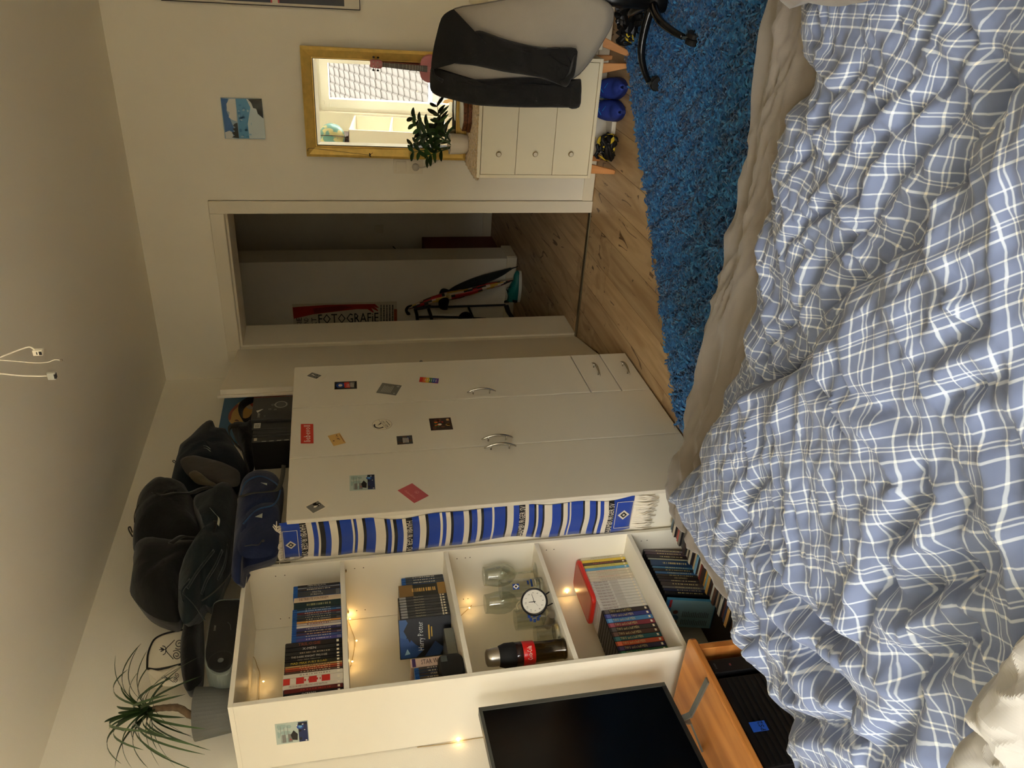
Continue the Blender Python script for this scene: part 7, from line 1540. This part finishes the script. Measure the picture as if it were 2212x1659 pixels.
# ================================================================ cables hanging from the ceiling
CW = M('cable_white', (236, 230, 212), rough=.5)
for nm, lab, pts, w in (('hanging_cable', 'white ceiling cable ending in a square plug, right one of three', [(-60, 800), (0, 772), (30, 760), (60, 750), (70, 752), (76, 758)], 0), ('hanging_cable', 'thin ceiling cable with a tiny tip, middle one of three', [(-60, 776), (0, 778), (40, 781), (80, 784), (105, 782), (118, 777), (130, 778)], 1), ('hanging_cable', 'white ceiling cable ending in a flat grey connector, left one of three', [(-60, 803), (0, 807), (40, 811), (75, 812.5), (105, 812)], 2)):
    yy = -2.55-.03*w; P = [at(a, b, 1, yy) for a, b in pts]; top_ = P[0].copy(); top_[2] = H
    t = thing(nm, lab, 'cable', tuple(P[-1])); G().tube(curve_pts([top_]+P, 5), .0016 if w != 1 else .0010, 6).build('cable', CW, t, smooth=True)
    e_ = P[-1]
    if w == 0: G().box(e_[0]-.009, e_[1]-.006, e_[2]-.014, e_[0]+.003, e_[1]+.006, e_[2]+.004).build('plug', CW, t, bevel=.001); G().box(e_[0]-.007, e_[1]-.0065, e_[2]-.0135, e_[0]+.001, e_[1]-.0055, e_[2]-.008).build('plug_socket', BLK, t); G().box(e_[0]-.006, e_[1]-.0065, e_[2]-.005, e_[0]+.0, e_[1]-.0055, e_[2]-.003).build('plug_slot', BLK, t)
    if w == 1: G().tube([e_, e_-np.array([0, 0, .004])], .0022, 6).build('tip', cmat((120, 110, 96)), t)
    if w == 2: G().box(e_[0]-.008, e_[1]-.004, e_[2]-.014, e_[0]+.008, e_[1]+.004, e_[2]+.002).build('connector', cmat((166, 168, 158)), t, bevel=.001); G().box(e_[0]-.005, e_[1]-.0045, e_[2]-.0145, e_[0]+.005, e_[1]+.0045, e_[2]-.011).build('connector_mouth', BLK, t)
# ================================================================ furniture behind the camera that the mirror shows
b2x = thing('bookcase', 'second white bookcase beside the window, seen in the gold mirror', 'bookcase', (.155, -5.35, 0)); s0, s1 = -5.728, -4.972
for a, b in ((s0, s0+.015), (s1-.015, s1)): G().box(.004, a, 0, DX, b, BZ-.015).build('side_panel', MELA, b2x, bevel=.001)
G().box(.004, s0, BZ-.0148, DX, s1, BZ).build('top_panel', MELA, b2x, bevel=.001); G().box(0, s0+.015, .03, .0035, s1-.015, BZ-.015).build('back_panel', MELA, b2x)
for z in (.06, .42, .76, 1.06, 1.372): G().box(.006, s0+.0156, z-.016, DX-.002, s1-.0156, z).build('shelf_board', MELA, b2x, bevel=.001)
film('white rimmed blue film case in the second bookcase', -5.02, .05, 1.3725, .18, .29, .12, (170, 150, 150), '', kind='blu')
gl = thing('globe', 'green and cream globe on a dark stand on the second bookcase', 'globe', (.20, -5.12, BZ)); GM = M('globe_map', (120, 158, 140), rough=.35); nt = GM.node_tree; n_ = nt.nodes.new('ShaderNodeTexNoise'); n_.inputs['Scale'].default_value = 7; r_n = nt.nodes.new('ShaderNodeValToRGB'); r_n.color_ramp.elements[0].position = .50; r_n.color_ramp.elements[1].position = .53; r_n.color_ramp.elements[0].color = (*lin((104, 150, 142)), 1); r_n.color_ramp.elements[1].color = (*lin((196, 186, 134)), 1); tc_ = nt.nodes.new('ShaderNodeTexCoord'); nt.links.new(tc_.outputs['Object'], n_.inputs['Vector']); nt.links.new(n_.outputs[0], r_n.inputs[0]); nt.links.new(r_n.outputs[0], nt.nodes['Principled BSDF'].inputs['Base Color'])
gc = (.195, -5.10, BZ+.205); G().lathe([(.145*math.sin(math.pi*k/20), -.145*math.cos(math.pi*k/20)) for k in range(21)], gc, 32, caps=False).build('sphere', GM, gl, smooth=True)
G().lathe([(0, .0), (.09, .0), (.085, .014), (.02, .022), (.012, .05)], (.195, -5.10, BZ+.0006), 28).build('base', cmat((70, 44, 36)), gl, smooth=True)
G().tube([(gc[0]+.157*math.cos(a)*.3, gc[1]+.157*math.cos(a)*.95, gc[2]+.157*math.sin(a)) for a in [math.radians(-90+180*k/12) for k in range(13)]], .004, 6).build('meridian_arm', cmat((70, 44, 36)), gl)
pr_ = thing('brown_cushion_box', 'dark brown box behind the globe', 'box', (.12, -5.35, BZ)); G().box(.02, -5.55, BZ+.0006, .16, -5.27, BZ+.12).build('box_body', cmat((64, 44, 42)), pr_, bevel=.004)
gt = thing('electric_guitar', 'electric guitar with maple headstock standing before the window', 'guitar', (.52, -5.45, 0)); MP = M('maple', (214, 178, 132), rough=.4)
G().prism([(.56, -5.42, .64), (.60, -5.42, .66), (.61, -5.42, .70), (.59, -5.42, .76), (.555, -5.42, .78), (.55, -5.42, .72), (.575, -5.42, .69)], (0, -.012, 0)).build('headstock', MP, gt, bevel=.001)
G().box(.562, -5.436, .30, .598, -5.416, .65).build('neck', MP, gt, bevel=.004)
G().cushion([(.58+.15*math.sin(q)*(1+.15*math.cos(2*q)), -5.43, .20+.18*math.cos(q)) for q in [6.283*k/14 for k in range(14)]], .05, axis=1, power=.25).build('body', cmat((120, 40, 34)), gt, smooth=True)
lb = thing('metal_box', 'grey metal box on the window sill beside the second bookcase', 'box', (.50, -5.69, WZ0)); G().box(.40, -5.81, WZ0+.0005, .53, -5.70, WZ0+.10).build('box_body', cmat((140, 140, 134)), lb, bevel=.003)
